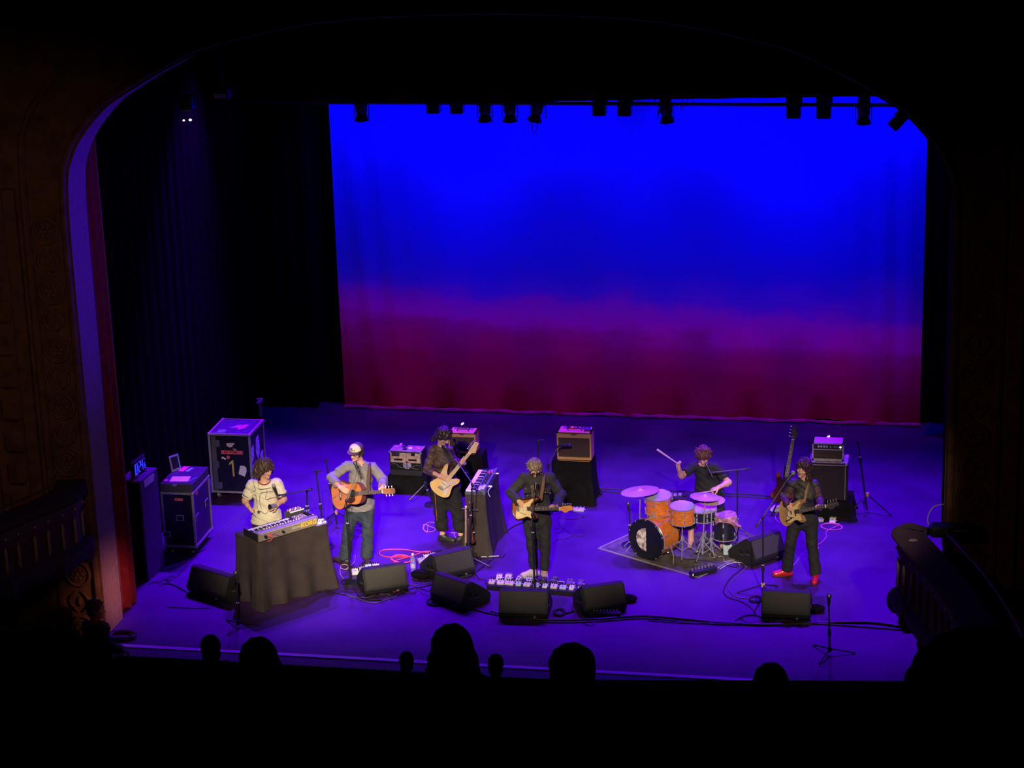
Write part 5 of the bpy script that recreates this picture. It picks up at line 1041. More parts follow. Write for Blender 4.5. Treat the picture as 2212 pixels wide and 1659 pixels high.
def drum(name,label,c,ax,rad,dep,shell,lugs=8,top=None,bottom=None,hoopm=None):
    x,y,z=drum_axes(ax); Mx=mtx(x,y,z,c); t=thing(name,label,'drum',mat=Mx)
    part('shell',MB().lathe([(rad,-dep/2),(rad,dep/2)],40) ,shell,t)
    part('batter_head',MB().lathe([(0,dep/2+.004),(rad*.97,dep/2+.004),(rad*1.0,dep/2-.004)],40),top or headm,t); part('resonant_head',MB().lathe([(0,-dep/2-.004),(rad*.97,-dep/2-.004),(rad,-dep/2+.004)],40),bottom or headm,t)
    for s in(-1,1): part('hoop',MB().tube([(1.03*rad*math.cos(a),1.03*rad*math.sin(a),s*(dep/2+.002)) for a in np.linspace(0,2*PI,40,endpoint=False)],.008 if hoopm is None else .014,6,closed=True),hoopm or chrome,t)
    for i in range(lugs):
        a=2*PI*(i+.5)/lugs; c_,s_=math.cos(a),math.sin(a)
        for q in(-1,1):
            part('lug',MB().box((0,0,0),(.018,.022,.045),mtx((c_,s_,0),(-s_,c_,0),(0,0,1),(c_*(rad+.01),s_*(rad+.01),q*dep*.22)),r=.005),chrome,t)
            part('tension_rod',MB().cyl((c_*(rad*1.03+.008),s_*(rad*1.03+.008),q*dep*.22),(c_*(rad*1.03+.008),s_*(rad*1.03+.008),q*(dep/2+.018)),.004,n=6),chrome,t)
    return t,Mx
fd=unit((-.485,-.875,0)); bc=np.array([2.0,3.67,0])+np.array([0,0,.29])-fd*.02
bt,Mx=drum('bass_drum','orange bass drum with a half moon printed on its black front head',bc-fd*.19,fd,.275,.38,orange,10,top=M('black_head',(.010,.010,.010),.35,spec=.5),hoopm=M('black_hoop',(.012,.012,.012),.3))
part('inner_hoop',MB().tube([(.285*math.cos(a),.285*math.sin(a),.165) for a in np.linspace(0,2*PI,40,endpoint=False)],.006,6,closed=True),chrome,bt)
moon=bpy.data.materials.new('moon_print'); moon.use_nodes=True; nt=moon.node_tree; bs=nt.nodes['Principled BSDF']; tc=nt.nodes.new('ShaderNodeTexCoord'); nz=nt.nodes.new('ShaderNodeTexNoise'); nz.inputs['Scale'].default_value=16; nz.inputs['Detail'].default_value=8; nt.links.new(tc.outputs['Object'],nz.inputs['Vector']); cr=nt.nodes.new('ShaderNodeValToRGB'); cr.color_ramp.elements[0].position=.38; cr.color_ramp.elements[0].color=(.20,.15,.14,1); cr.color_ramp.elements[1].position=.58; cr.color_ramp.elements[1].color=(.80,.68,.58,1); nt.links.new(nz.outputs[0],cr.inputs[0]); nt.links.new(cr.outputs[0],bs.inputs['Base Color'])
# half moon: drum x axis runs to picture right seen from the front
pts=[(.165*math.cos(a),.165*math.sin(a)) for a in np.linspace(PI/2,PI*1.5,24)]+[(.004*math.sin(k*2.2),-.165+.33*k/12) for k in range(1,12)]
x_,y_,z_=drum_axes(fd); sgn=1 if (x_@CA)>0 else -1
part('moon_print',MB().prism([(u*sgn+.0*sgn,v) for u,v in pts],.1945,.1965,'z'),moon,bt,'pale half moon with dark craters'); part('mic_port',MB().cyl((.17*sgn,-.075,.1945),(.17*sgn,-.075,.1975),.048,n=24),M('hole_black',(.004,.003,.003),.9),bt)
for i in range(10):
    a=2*PI*(i+.5)/10; part('claw',MB().box((.287*math.cos(a),.287*math.sin(a),.185),(.02,.02,.045),r=.005),chrome,bt)
for s in(-1,1): part('spur',MB().tube([(s*.27,-.08,.0),(s*.36,-.20,.06),(s*.40,-.285,.12)],[.009,.008,.006],6),chrome,bt)
tm=part('tom_mount',MB().cyl((0,.27,.02),(0,.40,-.02),.012,n=8).box((0,.29,.02),(.06,.04,.06),r=.01),chrome,bt)
tilt=unit((.05,-.12,1)); 
drum('rack_tom','orange tom mounted above the bass drum, half under the big cymbal',np.array([2.14,4.02,.70]),unit((-.02,-.10,1)),.178,.235,orange,6)
drum('side_tom','orange tom on a floor stand right of the bass drum',np.array([2.485,3.83,.635]),unit((.02,-.06,1)),.165,.225,orange,6)
drum('snare_drum','black snare drum behind the hi-hat stand',np.array([2.74,4.12,.545]),unit((0,-.05,1)),.175,.14,M('black_wrap',(.012,.012,.016),.25,coat=.5),8)
drum('floor_tom','black floor tom at the right with a towel over it',np.array([3.03,4.12,.36]),unit((0,0,1)),.16,.30,M('black_wrap',(.012,.012,.016),.25,coat=.5),6)
t=thing('towel','pink and purple towel draped over the black floor tom','towel',(3.05,4.10,.53)); rg=np.random.default_rng(4)
def towel():
    n=22; vs=[]; 
    for k in(0,1):
        for i in range(n):
            for j in range(n):
                x=-.17+.40*i/(n-1); y=-.19+.34*j/(n-1); r=math.hypot(x,y); z=.012+.012*math.sin(22*x+9*y)+.008*math.sin(31*y-12*x)-max(0,r-.15)*1.1-(max(0,x-.15)*.5)
                if r>.15: 
                    s=.15/r+.35*(1-.15/r); x,y=x*s,y*s
                vs.append((x,y,max(z,-.2)+k*.012))
    o=n*n; fs=[]
    for i in range(n-1):
        for j in range(n-1): a=i*n+j; fs+=[(a,a+n,a+n+1,a+1),(o+a+1,o+a+n+1,o+a+n,o+a)]
    for i in range(n-1): fs+=[(i,i+1,o+i+1,o+i),((n-1)*n+i+1,(n-1)*n+i,o+(n-1)*n+i,o+(n-1)*n+i+1),((i+1)*n,i*n,o+i*n,o+(i+1)*n),(i*n+n-1,(i+1)*n+n-1,o+(i+1)*n+n-1,o+i*n+n-1)]
    return MB().add(vs,fs)
part('cloth',towel(),M('towel',(.34,.14,.22),.95,amt=.8,scale=18,bump=.5,bscale=200),t,smooth=80); part('fringe',MB().tube([(.10,-.13,-.02),(.16,-.14,-.08),(.22,-.12,-.10)],[.02,.02,.01],6),M('towel',(.5,.28,.38),.95),t)
brass=M('cymbal_bronze',(.50,.36,.30),.5,metal=.35,amt=.2,scale=60)
def cymbal(label,c,ax,rad,base=None,name='cymbal',boom=None):
    x,y,z=drum_axes(ax,(0,1,.01)); t=thing(name,label,'cymbal',mat=mtx(x,y,z,c))
    part('plate',MB().lathe([(rad,-.012),(rad*.7,-.002),(rad*.25,.006),(rad*.16,.012),(rad*.1,.024),(.006,.028),(.006,.024),(rad*.1,.020),(rad*.16,.008),(rad*.7,-.005),(rad,-.014)],48),brass,t,smooth=50)
    part('wing_nut',MB().cyl((0,0,.026),(0,0,.05),.008,n=8),chrome,t); part('felt',MB().cyl((0,0,.026),(0,0,.034),.016,n=10),M('felt',(.3,.28,.28),.9),t); return t
c1=np.array([1.89,4.0,.885]); cymbal('large cymbal at the left, tilted over the rack tom',c1,unit((-.10,.05,1)),.265)
c2=np.array([2.79,3.88,.885]); cymbal('upper medium cymbal in front of the drummer hand',c2,unit((.06,.06,1)),.205)
c3=np.array([2.87,3.98,.80]); cymbal('hi-hat cymbals right of the drum kit',c3,unit((-.02,-.06,1)),.18,name='hi_hat'); 
def tripod_stand(name,label,base,top,leg=.22,hub=.30,mat=None,r=.011,cat='stand',ang=.3,mat2=None,pt=None):
    b=np.array(base,float); t=thing(name,label,cat,b); tp=np.array(top)-b; m=mat or chrome
    part('pole',MB().cyl((0,0,.05),tp,r,r*.75,n=8),m,t)
    dn=unit(tp); h_=dn*hub/max(dn[2],.1)
    part('hub',MB().cyl(h_-dn*.03,h_+dn*.03,r*2.1,n=10),mat2 or m,t)
    for k in range(3):
        a=ang+k*2.094; f=np.array([leg*math.cos(a),leg*math.sin(a),.012]); lg=part('leg',MB().cyl(h_*.95,f,r*.8,r*.6,n=6),m,t); part('rubber_foot',MB().ell(f,(.014,.014,.012),n=8),black_plastic,lg); part('brace',MB().cyl((0,0,.07),f*.5+h_*.475,r*.45,n=5),m,t)
    return t
tripod_stand('cymbal_stand','chrome stand holding the large left cymbal',(1.86,4.05,.012),c1-np.array([0,0,.02]),.22,.28,ang=1.)
tripod_stand('cymbal_stand','chrome stand holding the upper medium cymbal',(2.76,3.80,.012),c2-np.array([0,0,.02]),.2,.25,ang=.2)
tripod_stand('hi_hat_stand','chrome hi-hat stand beside the drummer foot',(2.86,3.93,.012),c3+np.array([0,0,.06]),.2,.22,ang=.9)
tripod_stand('tom_stand','chrome floor stand under the orange side tom',(2.48,3.86,.012),(2.485,3.83,.50),.23,.26,ang=.6)
tripod_stand('snare_stand','chrome stand under the black snare drum',(2.74,4.13,.012),(2.74,4.12,.46),.2,.22,ang=.1)
for k in range(3): pass
t=thing('bass_pedal','chrome bass drum pedal behind the bass drum','pedal',(2.30,4.12,.012),math.atan2(fd[1],fd[0])); part('footboard',MB().box((-.1,0,.05),(.26,.08,.012),mtx((.96,0,.26),(0,1,0),(-.26,0,.96),(0,0,0))),steel,t); part('frame',MB().tube([(.06,-.06,0),(.06,-.06,.2),(.06,.06,.2),(.06,.06,0)],.008,6),chrome,t); part('beater',MB().cyl((.06,0,.2),(.12,0,.36),.005,n=6).ell((.125,0,.37),(.025,.025,.03),n=10),chrome,t); part('base_plate',MB().box((-.06,0,.004),(.34,.09,.008)),steel,t)
c_=G(1519,1234,.04); rot=math.atan2(*(G(1549,1226,.04)-G(1492,1240,.04))[1::-1]); t=thing('percussion_pad','long black percussion pad bar lying at the front of the drum rug','pad',(c_[0],c_[1],0.012),rot)
part('bar',MB().box((0,0,.035),(.40,.10,.06),r=.008),black_plastic,t); part('end_badge',MB().box((-.195,-.052,.035),(.02,.004,.03)),white_paint,t)
for i in range(7): part('knob',MB().cyl((-.16+.052*i,.02,.06),(-.16+.052*i,.02,.095),.013,n=8),M('grey_knob',(.18,.16,.16),.5),t)
pedal('pale blue square box on the floor behind the drum stands',(3.08,4.02,.012),0.2,.12,.10,.12,M('pale_blue',(.35,.45,.55),.5),cat='box',kn=1)
t=thing('drum_monitor_box','dark equipment bag behind the drums at the left of the drummer','bag',(2.25,4.95,0)); part('bag',MB().box((0,0,.22),(.34,.22,.44),r=.04),M('bag_navy',(.03,.03,.06),.8),t); part('gear_tray',MB().box((0,0,.46),(.38,.24,.03)),black_plastic,t)
for i in range(5): part('gadget',MB().box((-.13+.065*i,.03*(i%2),.49),(.05,.06,.03),r=.006),[steel,black_plastic,M('violet_metal2',(.3,.2,.45),.5)][i%3],t)
# ================================================================ microphones and stands
def mic(label,p,d,ln=.17,col=None,big=1.):
    d=unit(d); x,y,z=basis(d); t=thing('microphone',label,'microphone',mat=mtx(x,y,z,p))
    part('grille',MB().lathe([(0,.026*big),(.016*big,.022*big),(.025*big,.008*big),(.026*big,-.004),(.021*big,-.02),(0,-.02)],16),col or M('mic_grille',(.12,.12,.13),.4,metal=.7),t); part('band',MB().cyl((0,0,-.004),(0,0,-.010),.0275*big,n=16),black_metal,t)
    part('handle',MB().lathe([(0,-.02),(.020*big,-.02),(.012,-ln),(0,-ln)],14),black_metal,t); return t
def stand(name,label,base,top,boom=None,kind='tripod',leg=.3,ang=.3,rpole=.010,clutch=.55,hub=None,lh=.16):
    b=np.array(base,float); t=thing(name,label,'microphone stand',b); tp=np.array(top)-b
    mid=tp*clutch; part('lower_pole',MB().cyl((0,0,.03),mid,rpole*1.35,n=10),black_metal,t); part('upper_pole',MB().cyl(mid,tp,rpole,n=10),black_metal,t)
    part('clutch',MB().cyl(mid-unit(tp)*.05,mid+unit(tp)*.03,rpole*2.3,rpole*1.8,n=10),black_plastic,t); part('clutch_ring',MB().cyl(mid+unit(tp)*.032,mid+unit(tp)*.040,rpole*1.9,n=10),M('ring_pale',(.5,.42,.45),.5),t)
    if kind=='round': part('round_base',MB().lathe([(0,0),(.13,0),(.13,.015),(.05,.03),(0,.03)],24),black_metal,t)
    else:
        part('hub',MB().cyl((0,0,lh-.03),(0,0,lh+.02),rpole*2.6,n=10),hub or black_plastic,t)
        for k in range(3):
            a=ang+k*2.094; f=np.array([leg*math.cos(a),leg*math.sin(a),.014]); lg=part('leg',MB().cyl((0,0,lh),f,rpole*.9,n=8),black_metal,t); part('rubber_foot',MB().ell(f,(.018,.018,.014),n=8),black_plastic,lg)
    if boom is not None:
        bs_=[np.array(q)-b for q in boom]; part('boom_arm',MB().cyl(bs_[0],bs_[1],rpole*.8,n=8),M('boom_steel',(.10,.095,.10),.35,metal=.5),t); part('boom_joint',MB().ell(tp,(.022,.022,.026),n=10),black_plastic,t); part('counterweight',MB().cyl(bs_[0],bs_[0]+unit(bs_[1]-bs_[0])*.05,rpole*1.6,n=8),black_metal,t)
        part('mic_clip',MB().cyl(bs_[1]-unit(bs_[1]-bs_[0])*.02,bs_[1]+unit(bs_[1]-bs_[0])*.03,.015,n=8),black_plastic,t)
    else: part('mic_clip',MB().box(tp,(.035,.03,.05),r=.006),black_plastic,t)
    return t
def fr(px,py): return Frame(G(px,py))
# keyboard player's boom
b=np.array([-2.62,3.12,0]); f=Frame(b); w=lambda x,y,d=0.:f.world(f(x,y,d))
tp=w(663,1060); stand('mic_stand','short dark boom stand behind the right end of the keyboard table',b,tp,(w(672,1057),w(603,1070,-.98)),rpole=.013,clutch=.75,leg=.24)
m0=w(591,1049,-1.0); m1=w(600,1072,-.98); mic('microphone angled in front of the keyboard player chest',m0,m0-m1,.16,M('mic_pale',(.30,.26,.22),.5))
# two straight stands
b=np.array([-2.50,3.62,0]); f=Frame(b); stand('mic_stand','straight black stand without microphone behind the keyboard table',f.world((0,0,0)),w2:=f.world(f(683,1020)),None,kind='round',clutch=.55); part('top_bar',MB().box(np.array(w2)-b+np.array([.03,0,.02]),(.09,.02,.02)),black_plastic,bpy.data.objects[-1] if False else [o for o in COL.objects if o.name.startswith('mic_stand') and o.parent is None][-1])
b=G(728,1137)*np.array([1,1,0]); f=Frame(b); stand('mic_stand','tall tripod stand behind the man in the cap with pink hub',b,f.world(f(704,994)),None,leg=.34,ang=.15,lh=.22,hub=M('pink_hub',(.75,.35,.30),.5),clutch=.62)
# acoustic guitarist's stand
b=G(757,1258)*np.array([1,1,0]); f=Frame(b); tp=f.world(f(748,1082)); d_=-.03
stand('mic_stand','microphone stand in front of the man with acoustic guitar',b,tp,(f.world(f(745,1096,-.01)),f.world(f(773,1018,.20))),kind='round',clutch=.7)
m0=f.world(f(767,1000,.24)); m1=f.world(f(775,1020,.20)); mic('microphone at the mouth of the man in the cap',m0,m0-m1)
# woman guitarist's stand
b=np.array([-.36,3.16,0]); f=Frame(b); tp=f.world(f(1020,1047)); stand('mic_stand','boom microphone stand beside the violin and draped keyboard stand',b,tp,(f.world(f(1031,1060,-.05)),f.world(f(981,988,.45))),leg=.3,ang=.0,clutch=.6)
m0=f.world(f(962,965,.55)); m1=f.world(f(981,988,.45)); mic('purple-tinted microphone at the face of the woman guitarist',m0,m0-m1,.2)
# centre stand
b=np.array([.72,2.30,0]); f=Frame(b); tp=f.world(f(1150,1112)); stand('mic_stand','microphone stand in front of the centre guitarist',b,tp,(f.world(f(1146,1146,-.01)),f.world(f(1155,1062,.12))),kind='round',clutch=.75)
m0=f.world(f(1158,1044,.17)); m1=f.world(f(1155,1064,.12)); mic('microphone below the chin of the centre guitarist',m0,m0-m1)
# drummer's boom
b=G(1593,1172)*np.array([1,1,0]); f=Frame(b); tp=f.world(f(1592.5,1017)); stand('mic_stand','tall boom stand at the right of the drum kit',b,tp,(f.world(f(1619,1012,.02)),f.world(f(1537,1020.5,-.06))),clutch=.3,leg=.34,ang=.0,lh=.24)
m0=f.world(f(1526,1003,-.02)); m1=f.world(f(1536,1023,-.06)); mic('pale microphone at the mouth of the drummer',m0,m0-m1,.2)
# bass player's stand
b=G(1648,1284)*np.array([1,1,0]); f=Frame(b); tp=f.world(f(1648,1118)); stand('mic_stand','boom stand in front of the bass player with red shoes',b,tp,(f.world(f(1633,1139,-.02)),f.world(f(1698,1040,.25))),clutch=.35,leg=.32,ang=PI,lh=.14,hub=M('orange_hub',(.75,.45,.25),.5))
m0=f.world(f(1713,1022,.3)); m1=f.world(f(1698,1040,.25)); mic('blurred grey microphone before the shoulder of the bass player',m0,m0-m1,.14,M('mic_grey',(.16,.15,.18),.6),1.3)
# unused front stands
b=G(1792,1414)*np.array([1,1,0]); f=Frame(b); tp=f.world(f(1790.5,1300)); stand('mic_stand','dark tripod microphone stand alone at the right front of the stage',b,tp,None,leg=.30,ang=.2,clutch=.45,lh=.08); m0=f.world(f(1790.5,1288)); mic('dark microphone on the lone front stand at right',m0,(0,0,1),.14,big=1.25)
b=G(515,1355)*np.array([1,1,0]); f=Frame(b); tp=f.world(f(512,1250)); stand('mic_stand','dark tripod stand in front of the draped keyboard table',b,tp,None,leg=.26,ang=.35,clutch=.45,lh=.07); m0=f.world(f(509,1237,.0)); mic('dark microphone on the stand before the keyboard table',m0,(-.3,.2,1),.14,big=1.2)
# amplifier microphones
b=np.array([.30,5.30,0]); f=Frame(b); tp=f.world(f(1186,1003)); stand('mic_stand','short boom stand aiming at the larger tweed amplifier',b,tp,(f.world(f(1181,1012)),f.world(f(1203,967))),kind='round',clutch=.6); m0=f.world(f(1230,962.5,.15)); mic('slim microphone across the grille of the larger tweed amplifier',m0,m0-f.world(f(1200,963,.0)),.19)
b=np.array([-.62,5.35,0]); f=Frame(b); tp=f.world(f(988,975)); stand('mic_stand','short boom stand aiming at the small tweed amplifier',b,tp,(f.world(f(991,985)),f.world(f(982,952,.05))),kind='round',clutch=.6); m0=f.world(f(1004,961,.2)); mic('large black microphone before the small tweed amplifier',m0,m0-f.world(f(984,951,.05)),.17,M('mic_black',(.02,.015,.02),.5),1.3)
b=np.array([.22,5.05,0]); f=Frame(b); tp=f.world(f(1163,954)); stand('mic_stand','empty straight stand rising behind the centre guitarist',b,tp,None,kind='round',clutch=.6); part('top_hook',MB().tube([np.array(tp)-b,np.array(tp)-b+np.array([.03,0,.03]),np.array(tp)-b+np.array([.08,0,.03])],.008,6),black_plastic,[o for o in COL.objects if o.name.startswith('mic_stand') and o.parent is None][-1])
b=G(1873,1106)*np.array([1,1,0]); f=Frame(b); stand('mic_stand','tall tripod stand with pink hub at the far right',b,f.world(f(1853,954)),None,leg=.36,ang=-.35,lh=.27,hub=M('pink_hub',(.75,.35,.30),.5),clutch=.75)
b=np.array([-1.38,5.45,0]); f=Frame(b); stand('mic_stand','folded stand leg leaning by the black and cream amplifier',b,f.world(f(918,1044)),(f.world(f(884,1080,-.1)),f.world(f(918,1046,0))),kind='round',clutch=.6)
b=np.array([1.72,4.2,0]); f=Frame(b); tp=f.world(f(1359,1100)); stand('mic_stand','small low microphone stand left of the bass drum',b,tp,None,kind='round',clutch=.5); m0=f.world(f(1357,1088)); mic('black microphone on the low stand left of the bass drum',m0,(.0,.1,1),.1)
# ================================================================ bass guitar resting on a floor stand
b=np.array([3.66,5.70,0]); f=Frame(b); org=f.world(f(1695,1052,-.05)); hp=f.world(f(1717,928,.10)); Mx=guitar_mtx(org,hp-org,(-1,.0,.1))
redb=M('dark_red_body',(.14,.010,.015),.3,amt=.2,coat=.4)
electric('bass_guitar','dark red bass guitar upright on a stand behind the bass player',Mx,OFFSET,redb,M('dark_neck',(.06,.03,.03),.4),rosewood,M('dark_head2',(.05,.025,.03),.3),GUARD,M('guard_dark',(.06,.012,.015),.4),npeg=4,pick=((-.03,.01),(.035,-.02)),pickm=black_plastic,knobm=chrome,cat='bass guitar',nut=.70,hl=.2)
t=thing('guitar_stand','black floor stand under the dark red bass guitar','stand',b,f.r); q=f(1688,1085,-.02); part('upright',MB().cyl((q[0],.1,.05),(q[0]+.05,.1,.7),.012,n=8),black_metal,t); part('cradle',MB().tube([(q[0]-.14,-.06,.20),(q[0]-.12,0,.16),(q[0]+.12,0,.16),(q[0]+.14,-.06,.2)],.012,8),black_plastic,t)
for a in(-.9,.4,2.2): part('leg',MB().cyl((q[0],.1,.25),(q[0]+.28*math.cos(a-1.2),.1+.28*math.sin(a-1.2),.012),.011,n=8),black_metal,t)
p=G(1676,1094,.08); t=thing('small_towel','small white towel folded beside the guitar stand','towel',(p[0],p[1],.0)); part('fold',MB().box((0,0,.03),(.16,.12,.06),r=.025),white_paint,t); part('fold',MB().box((.02,-.01,.075),(.13,.1,.04),r=.018),white_paint,t)
# ================================================================ violin hanging on the draped stand
vb=np.array([-.46,3.40,0]); f=Frame(vb); top=f.world(f(1012,1082,.0)); bot=f.world(f(1018,1172,.0)); xd=top-bot; org=f.world(f(1016,1146,.0)); Mx=guitar_mtx(org,xd,(.55,-.6,0)); Mx=guitar_mtx(org,xd,(.35,-.94,0))
g=thing('violin','dark violin hanging upright before the draped keyboard stand','violin',mat=Mx); vm_=M('violin_varnish',(.16,.035,.018),.2,amt=.3,scale=12,coat=.8)
ol=sub([(-.178,0),(-.165,-.075),(-.09,-.103),(-.04,-.075),(.02,-.056),(.06,-.078),(.12,-.082),(.17,-.04),(.178,0),(.17,.04),(.12,.082),(.06,.078),(.02,.056),(-.04,.075),(-.09,.103),(-.165,.075)])
part('body',MB().prism(ol,-.018,.018,'y'),vm_,g,smooth=50); part('top_plate',MB().prism([(u*1.02,v*1.03) for u,v in ol],-.024,-.018,'y'),vm_,g); part('back_plate',MB().prism([(u*1.02,v*1.03) for u,v in ol],.018,.024,'y'),vm_,g)
nk=part('neck',MB().prism([(.16,-.013),(.31,-.011),(.31,.011),(.16,.013)],-.034,-.012,'y'),M('violin_neck',(.42,.2,.08),.4),g); part('fingerboard',MB().prism([(.05,-.020),(.31,-.012),(.31,.012),(.05,.020)],-.044,-.036,'y'),black_plastic,nk)
part('scroll',MB().lathe([(.0,-.02),(.02,-.018),(.024,0),(.02,.018),(0,.02)],14,mtx((1,0,0),(0,0,1),(0,-1,0),(.40,-.02,0))).box((.35,-.026,0),(.08,.024,.024),r=.006),vm_,g)
for i in range(4): part('tuning_peg',MB().cyl((.325+.018*i,-.026,-.028 if i%2 else .028),(.325+.018*i,-.026,0),.005,n=8),black_plastic,g)
part('bridge',MB().box((-.03,-.04,0),(.005,.03,.045)),cream,g); part('tailpiece',MB().prism([(-.16,-.012),(-.05,-.02),(-.05,.02),(-.16,.012)],-.042,-.034,'y'),black_plastic,g); part('chin_rest',MB().ell((-.14,-.034,.05),(.035,.014,.04),n=12),black_plastic,g)
a,b_=f.world(f(1005,1093,-.06)),f.world(f(1005,1190,-.06)); t=thing('violin_bow','slender violin bow hanging beside the violin','bow',a); d=b_-a
part('stick',MB().tube([(0,0,0),d*.5+np.array([.006,0,0]),d],.006,6),M('bow_wood',(.70,.40,.24),.4),t); part('hair_ribbon',MB().ribbon([np.array([.018,0,-.02]),d*.5+np.array([.02,0,0]),d+np.array([.018,0,.05])],.01,.002,(0,1,0)),cream,t); part('frog',MB().box(d*.86+np.array([.012,0,0]),(.022,.012,.05)),black_plastic,t); part('tip',MB().box((.01,0,-.01),(.024,.010,.02)),cream,t)
t=thing('violin_stand','thin black stand holding violin and bow','stand',vb); q=f.world(f(1011,1100,.06))-vb; part('pole',MB().cyl((q[0],q[1]+.03,.02),(q[0],q[1]+.03,q[2]),.010,n=8),black_metal,t); part('hook',MB().tube([q+np.array([0,.03,0]),q+np.array([-.06,-.03,.02]),q+np.array([-.06,-.06,.03])],.005,6),steel,t); part('hook',MB().tube([q+np.array([0,.03,-.02]),q+np.array([.12,-.02,.0]),q+np.array([.14,-.04,.01])],.005,6),steel,t)
for k in range(3): part('leg',MB().cyl((q[0],q[1]+.03,.16),(q[0]+.2*math.cos(k*2.09+.5),q[1]+.03+.2*math.sin(k*2.09+.5),.012),.009,n=6),black_metal,t)
# ================================================================ pedalboards
pm_=[M('ped_cream',(.72,.62,.48),.4),M('ped_white',(.8,.76,.72),.4),M('ped_lilac',(.55,.48,.62),.4),M('ped_mint',(.5,.62,.55),.4),M('ped_grey',(.4,.38,.4),.4),M('ped_tan',(.55,.42,.3),.4)]
pa,pb=G(1054,1269),G(1262,1285); pd=unit(pb-pa); prt=math.atan2(pd[1],pd[0]); pn_=np.array([-pd[1],pd[0],0]); PL=np.linalg.norm(pb-pa); pc=(pa+pb)/2+pn_*.10
t=thing('pedalboard','long dark pedalboard on the floor before the centre guitarist','pedalboard',(pc[0],pc[1],0),prt); part('deck',MB().box((0,0,.045),(PL,.30,.02)),black_plastic,t); part('front_rail',MB().box((0,-.15,.03),(PL,.02,.05)),black_metal,t); part('foot_bar',MB().box((0,-.12,.012),(PL*.98,.03,.024)),steel,t); part('foot_bar',MB().box((0,.12,.012),(PL*.98,.03,.024)),steel,t)
ordn=['first','second','third','fourth','fifth','sixth','seventh','eighth','ninth','tenth','eleventh','twelfth','thirteenth','fourteenth']
cn=['cream','white','lilac','mint','grey','tan']
xs=[-PL/2+.05+(PL-.1)*i/10 for i in range(11)]; cs=[0,1,0,3,0,4,1,0,3,1,0]
for i,x in enumerate(xs):
    p=pc+pd*x-pn_*.06; pedal(f'{cn[cs[i]]} effects pedal, {ordn[i]} from left in the front row of the long pedalboard',(p[0],p[1],.056),prt+.12*math.sin(i*2.7),.078+.016*math.sin(i*1.9) if i!=2 else .12,.09,.04+.012*math.sin(i*3.1),pm_[cs[i]],grp='pedals on the long pedalboard',kn=2+(i%3))
cs2=[1,0,0,1,4,4,4,4]
for i,x in enumerate([-.52,-.40,-.26,-.13,.06,.20,.40,.54]):
    p=pc+pd*x*PL/1.25+pn_*.085; pedal(f'{cn[cs2[i]]} effects pedal, {ordn[i]} from left in the back row of the long pedalboard',(p[0],p[1],.056),prt+.15*math.sin(i*2.1+1),.075+.012*math.sin(i*2.3),.095,.055+.012*math.sin(i*1.7),pm_[cs2[i]] if cs2[i]!=4 else M('ped_dark',(.06,.05,.05),.4),grp='pedals on the long pedalboard',kn=2+(i%2),kmat=steel)
for i,(px,py,c,l) in enumerate(((766,1231,0,'cream effects pedal nearest the stand of the man in the cap'),(795,1222,3,'mint and cream effects pedal peeking over the monitor'),(812,1221,0,'cream effects pedal right of the mint one'),(783,1227,4,'grey effects pedal behind the monitor of the man in the cap'))):
    p=G(px,py,.05); pedal(l,(p[0],p[1],0),.4,.09,.11,.06,pm_[c],grp='pedals behind the acoustic guitarist monitor')
for i,(px,py,c,l) in enumerate(((924,1199,1,'white effects pedal left of the woman guitarist monitor'),(934,1196,2,'lilac effects pedal beside the white one'),(910,1206,4,'grey effects pedal with blue glints near the red cable'),(950,1192,4,'dark effects pedal at the boot of the woman guitarist'))):
    p=G(px,py,.05); pedal(l,(p[0],p[1],0),.6,.10,.11,.05,pm_[c] if i<3 else black_plastic,grp='pedals of the woman guitarist')
p=G(1799,1122,.04); pedal('white effects pedal at the foot of the bass platform',(p[0],p[1],0),-.05,.085,.12,.06,pm_[1]); p=G(1772,1120,.03); pedal('small blue-grey pedal left of the white one at the bass platform',(p[0],p[1],0),.3,.07,.1,.04,pm_[2])
p=G(1250,1098,.03); pedal('pale flat box on the floor beside the centre amplifier platform',(p[0],p[1],0),.0,.16,.10,.04,pm_[2],cat='box')
for i in range(7):
    x0=xs[i+1]+.02; a_=pc+pd*x0-pn_*.0; b_=pc+pd*(x0+.09+.02*(i%3))+pn_*.03
    tag(part('patch_cable',MB().tube(spline([(*a_[:2],.075),(*(a_+pn_*.02)[:2],.10),(*((a_+b_)/2-pn_*.02)[:2],.125+.015*(i%2)),(*(b_+pn_*.01)[:2],.10),(*b_[:2],.08)],4),.0035,5),[cream,black_plastic,steel][i%3]),f'short patch cable, {ordn[i]} from left among the pedals on the long pedalboard','cable','patch cables on the long pedalboard')
# stage boxes, bottle
a,b_=G(846,1288),G(882,1273); t=thing('stage_box','small red-lit connector box among the cables','connector box',((a+b_)/2),math.atan2(*(b_-a)[1::-1])); part('box',MB().box((0,.05,.04),(.26,.09,.08),r=.006),black_plastic,t)
for i in range(6): part('socket',MB().cyl((-.1+.04*i,.004,.045),(-.1+.04*i,-.004,.045),.012,n=10),M('socket_red',(.45,.09,.05),.5),t)
a,b_=G(1268,1334),G(1340,1336); t=thing('stage_box','long black connector box at the foot of the right centre monitor','connector box',((a+b_)/2),math.atan2(*(b_-a)[1::-1])); part('box',MB().box((0,.05,.035),(.42,.09,.06),r=.006),black_plastic,t)
for i in range(9): part('socket',MB().cyl((-.17+.042*i,.05,.065),(-.17+.042*i,.05,.09),.009,n=8),steel,t)
a=G(893,1236); t=thing('water_bottle','clear plastic water bottle standing between two stage monitors','bottle',a); pl=M('clear_plastic',(.75,.8,.95),.08,spec=.6,amt=.02,trans=.85,alpha=1.)
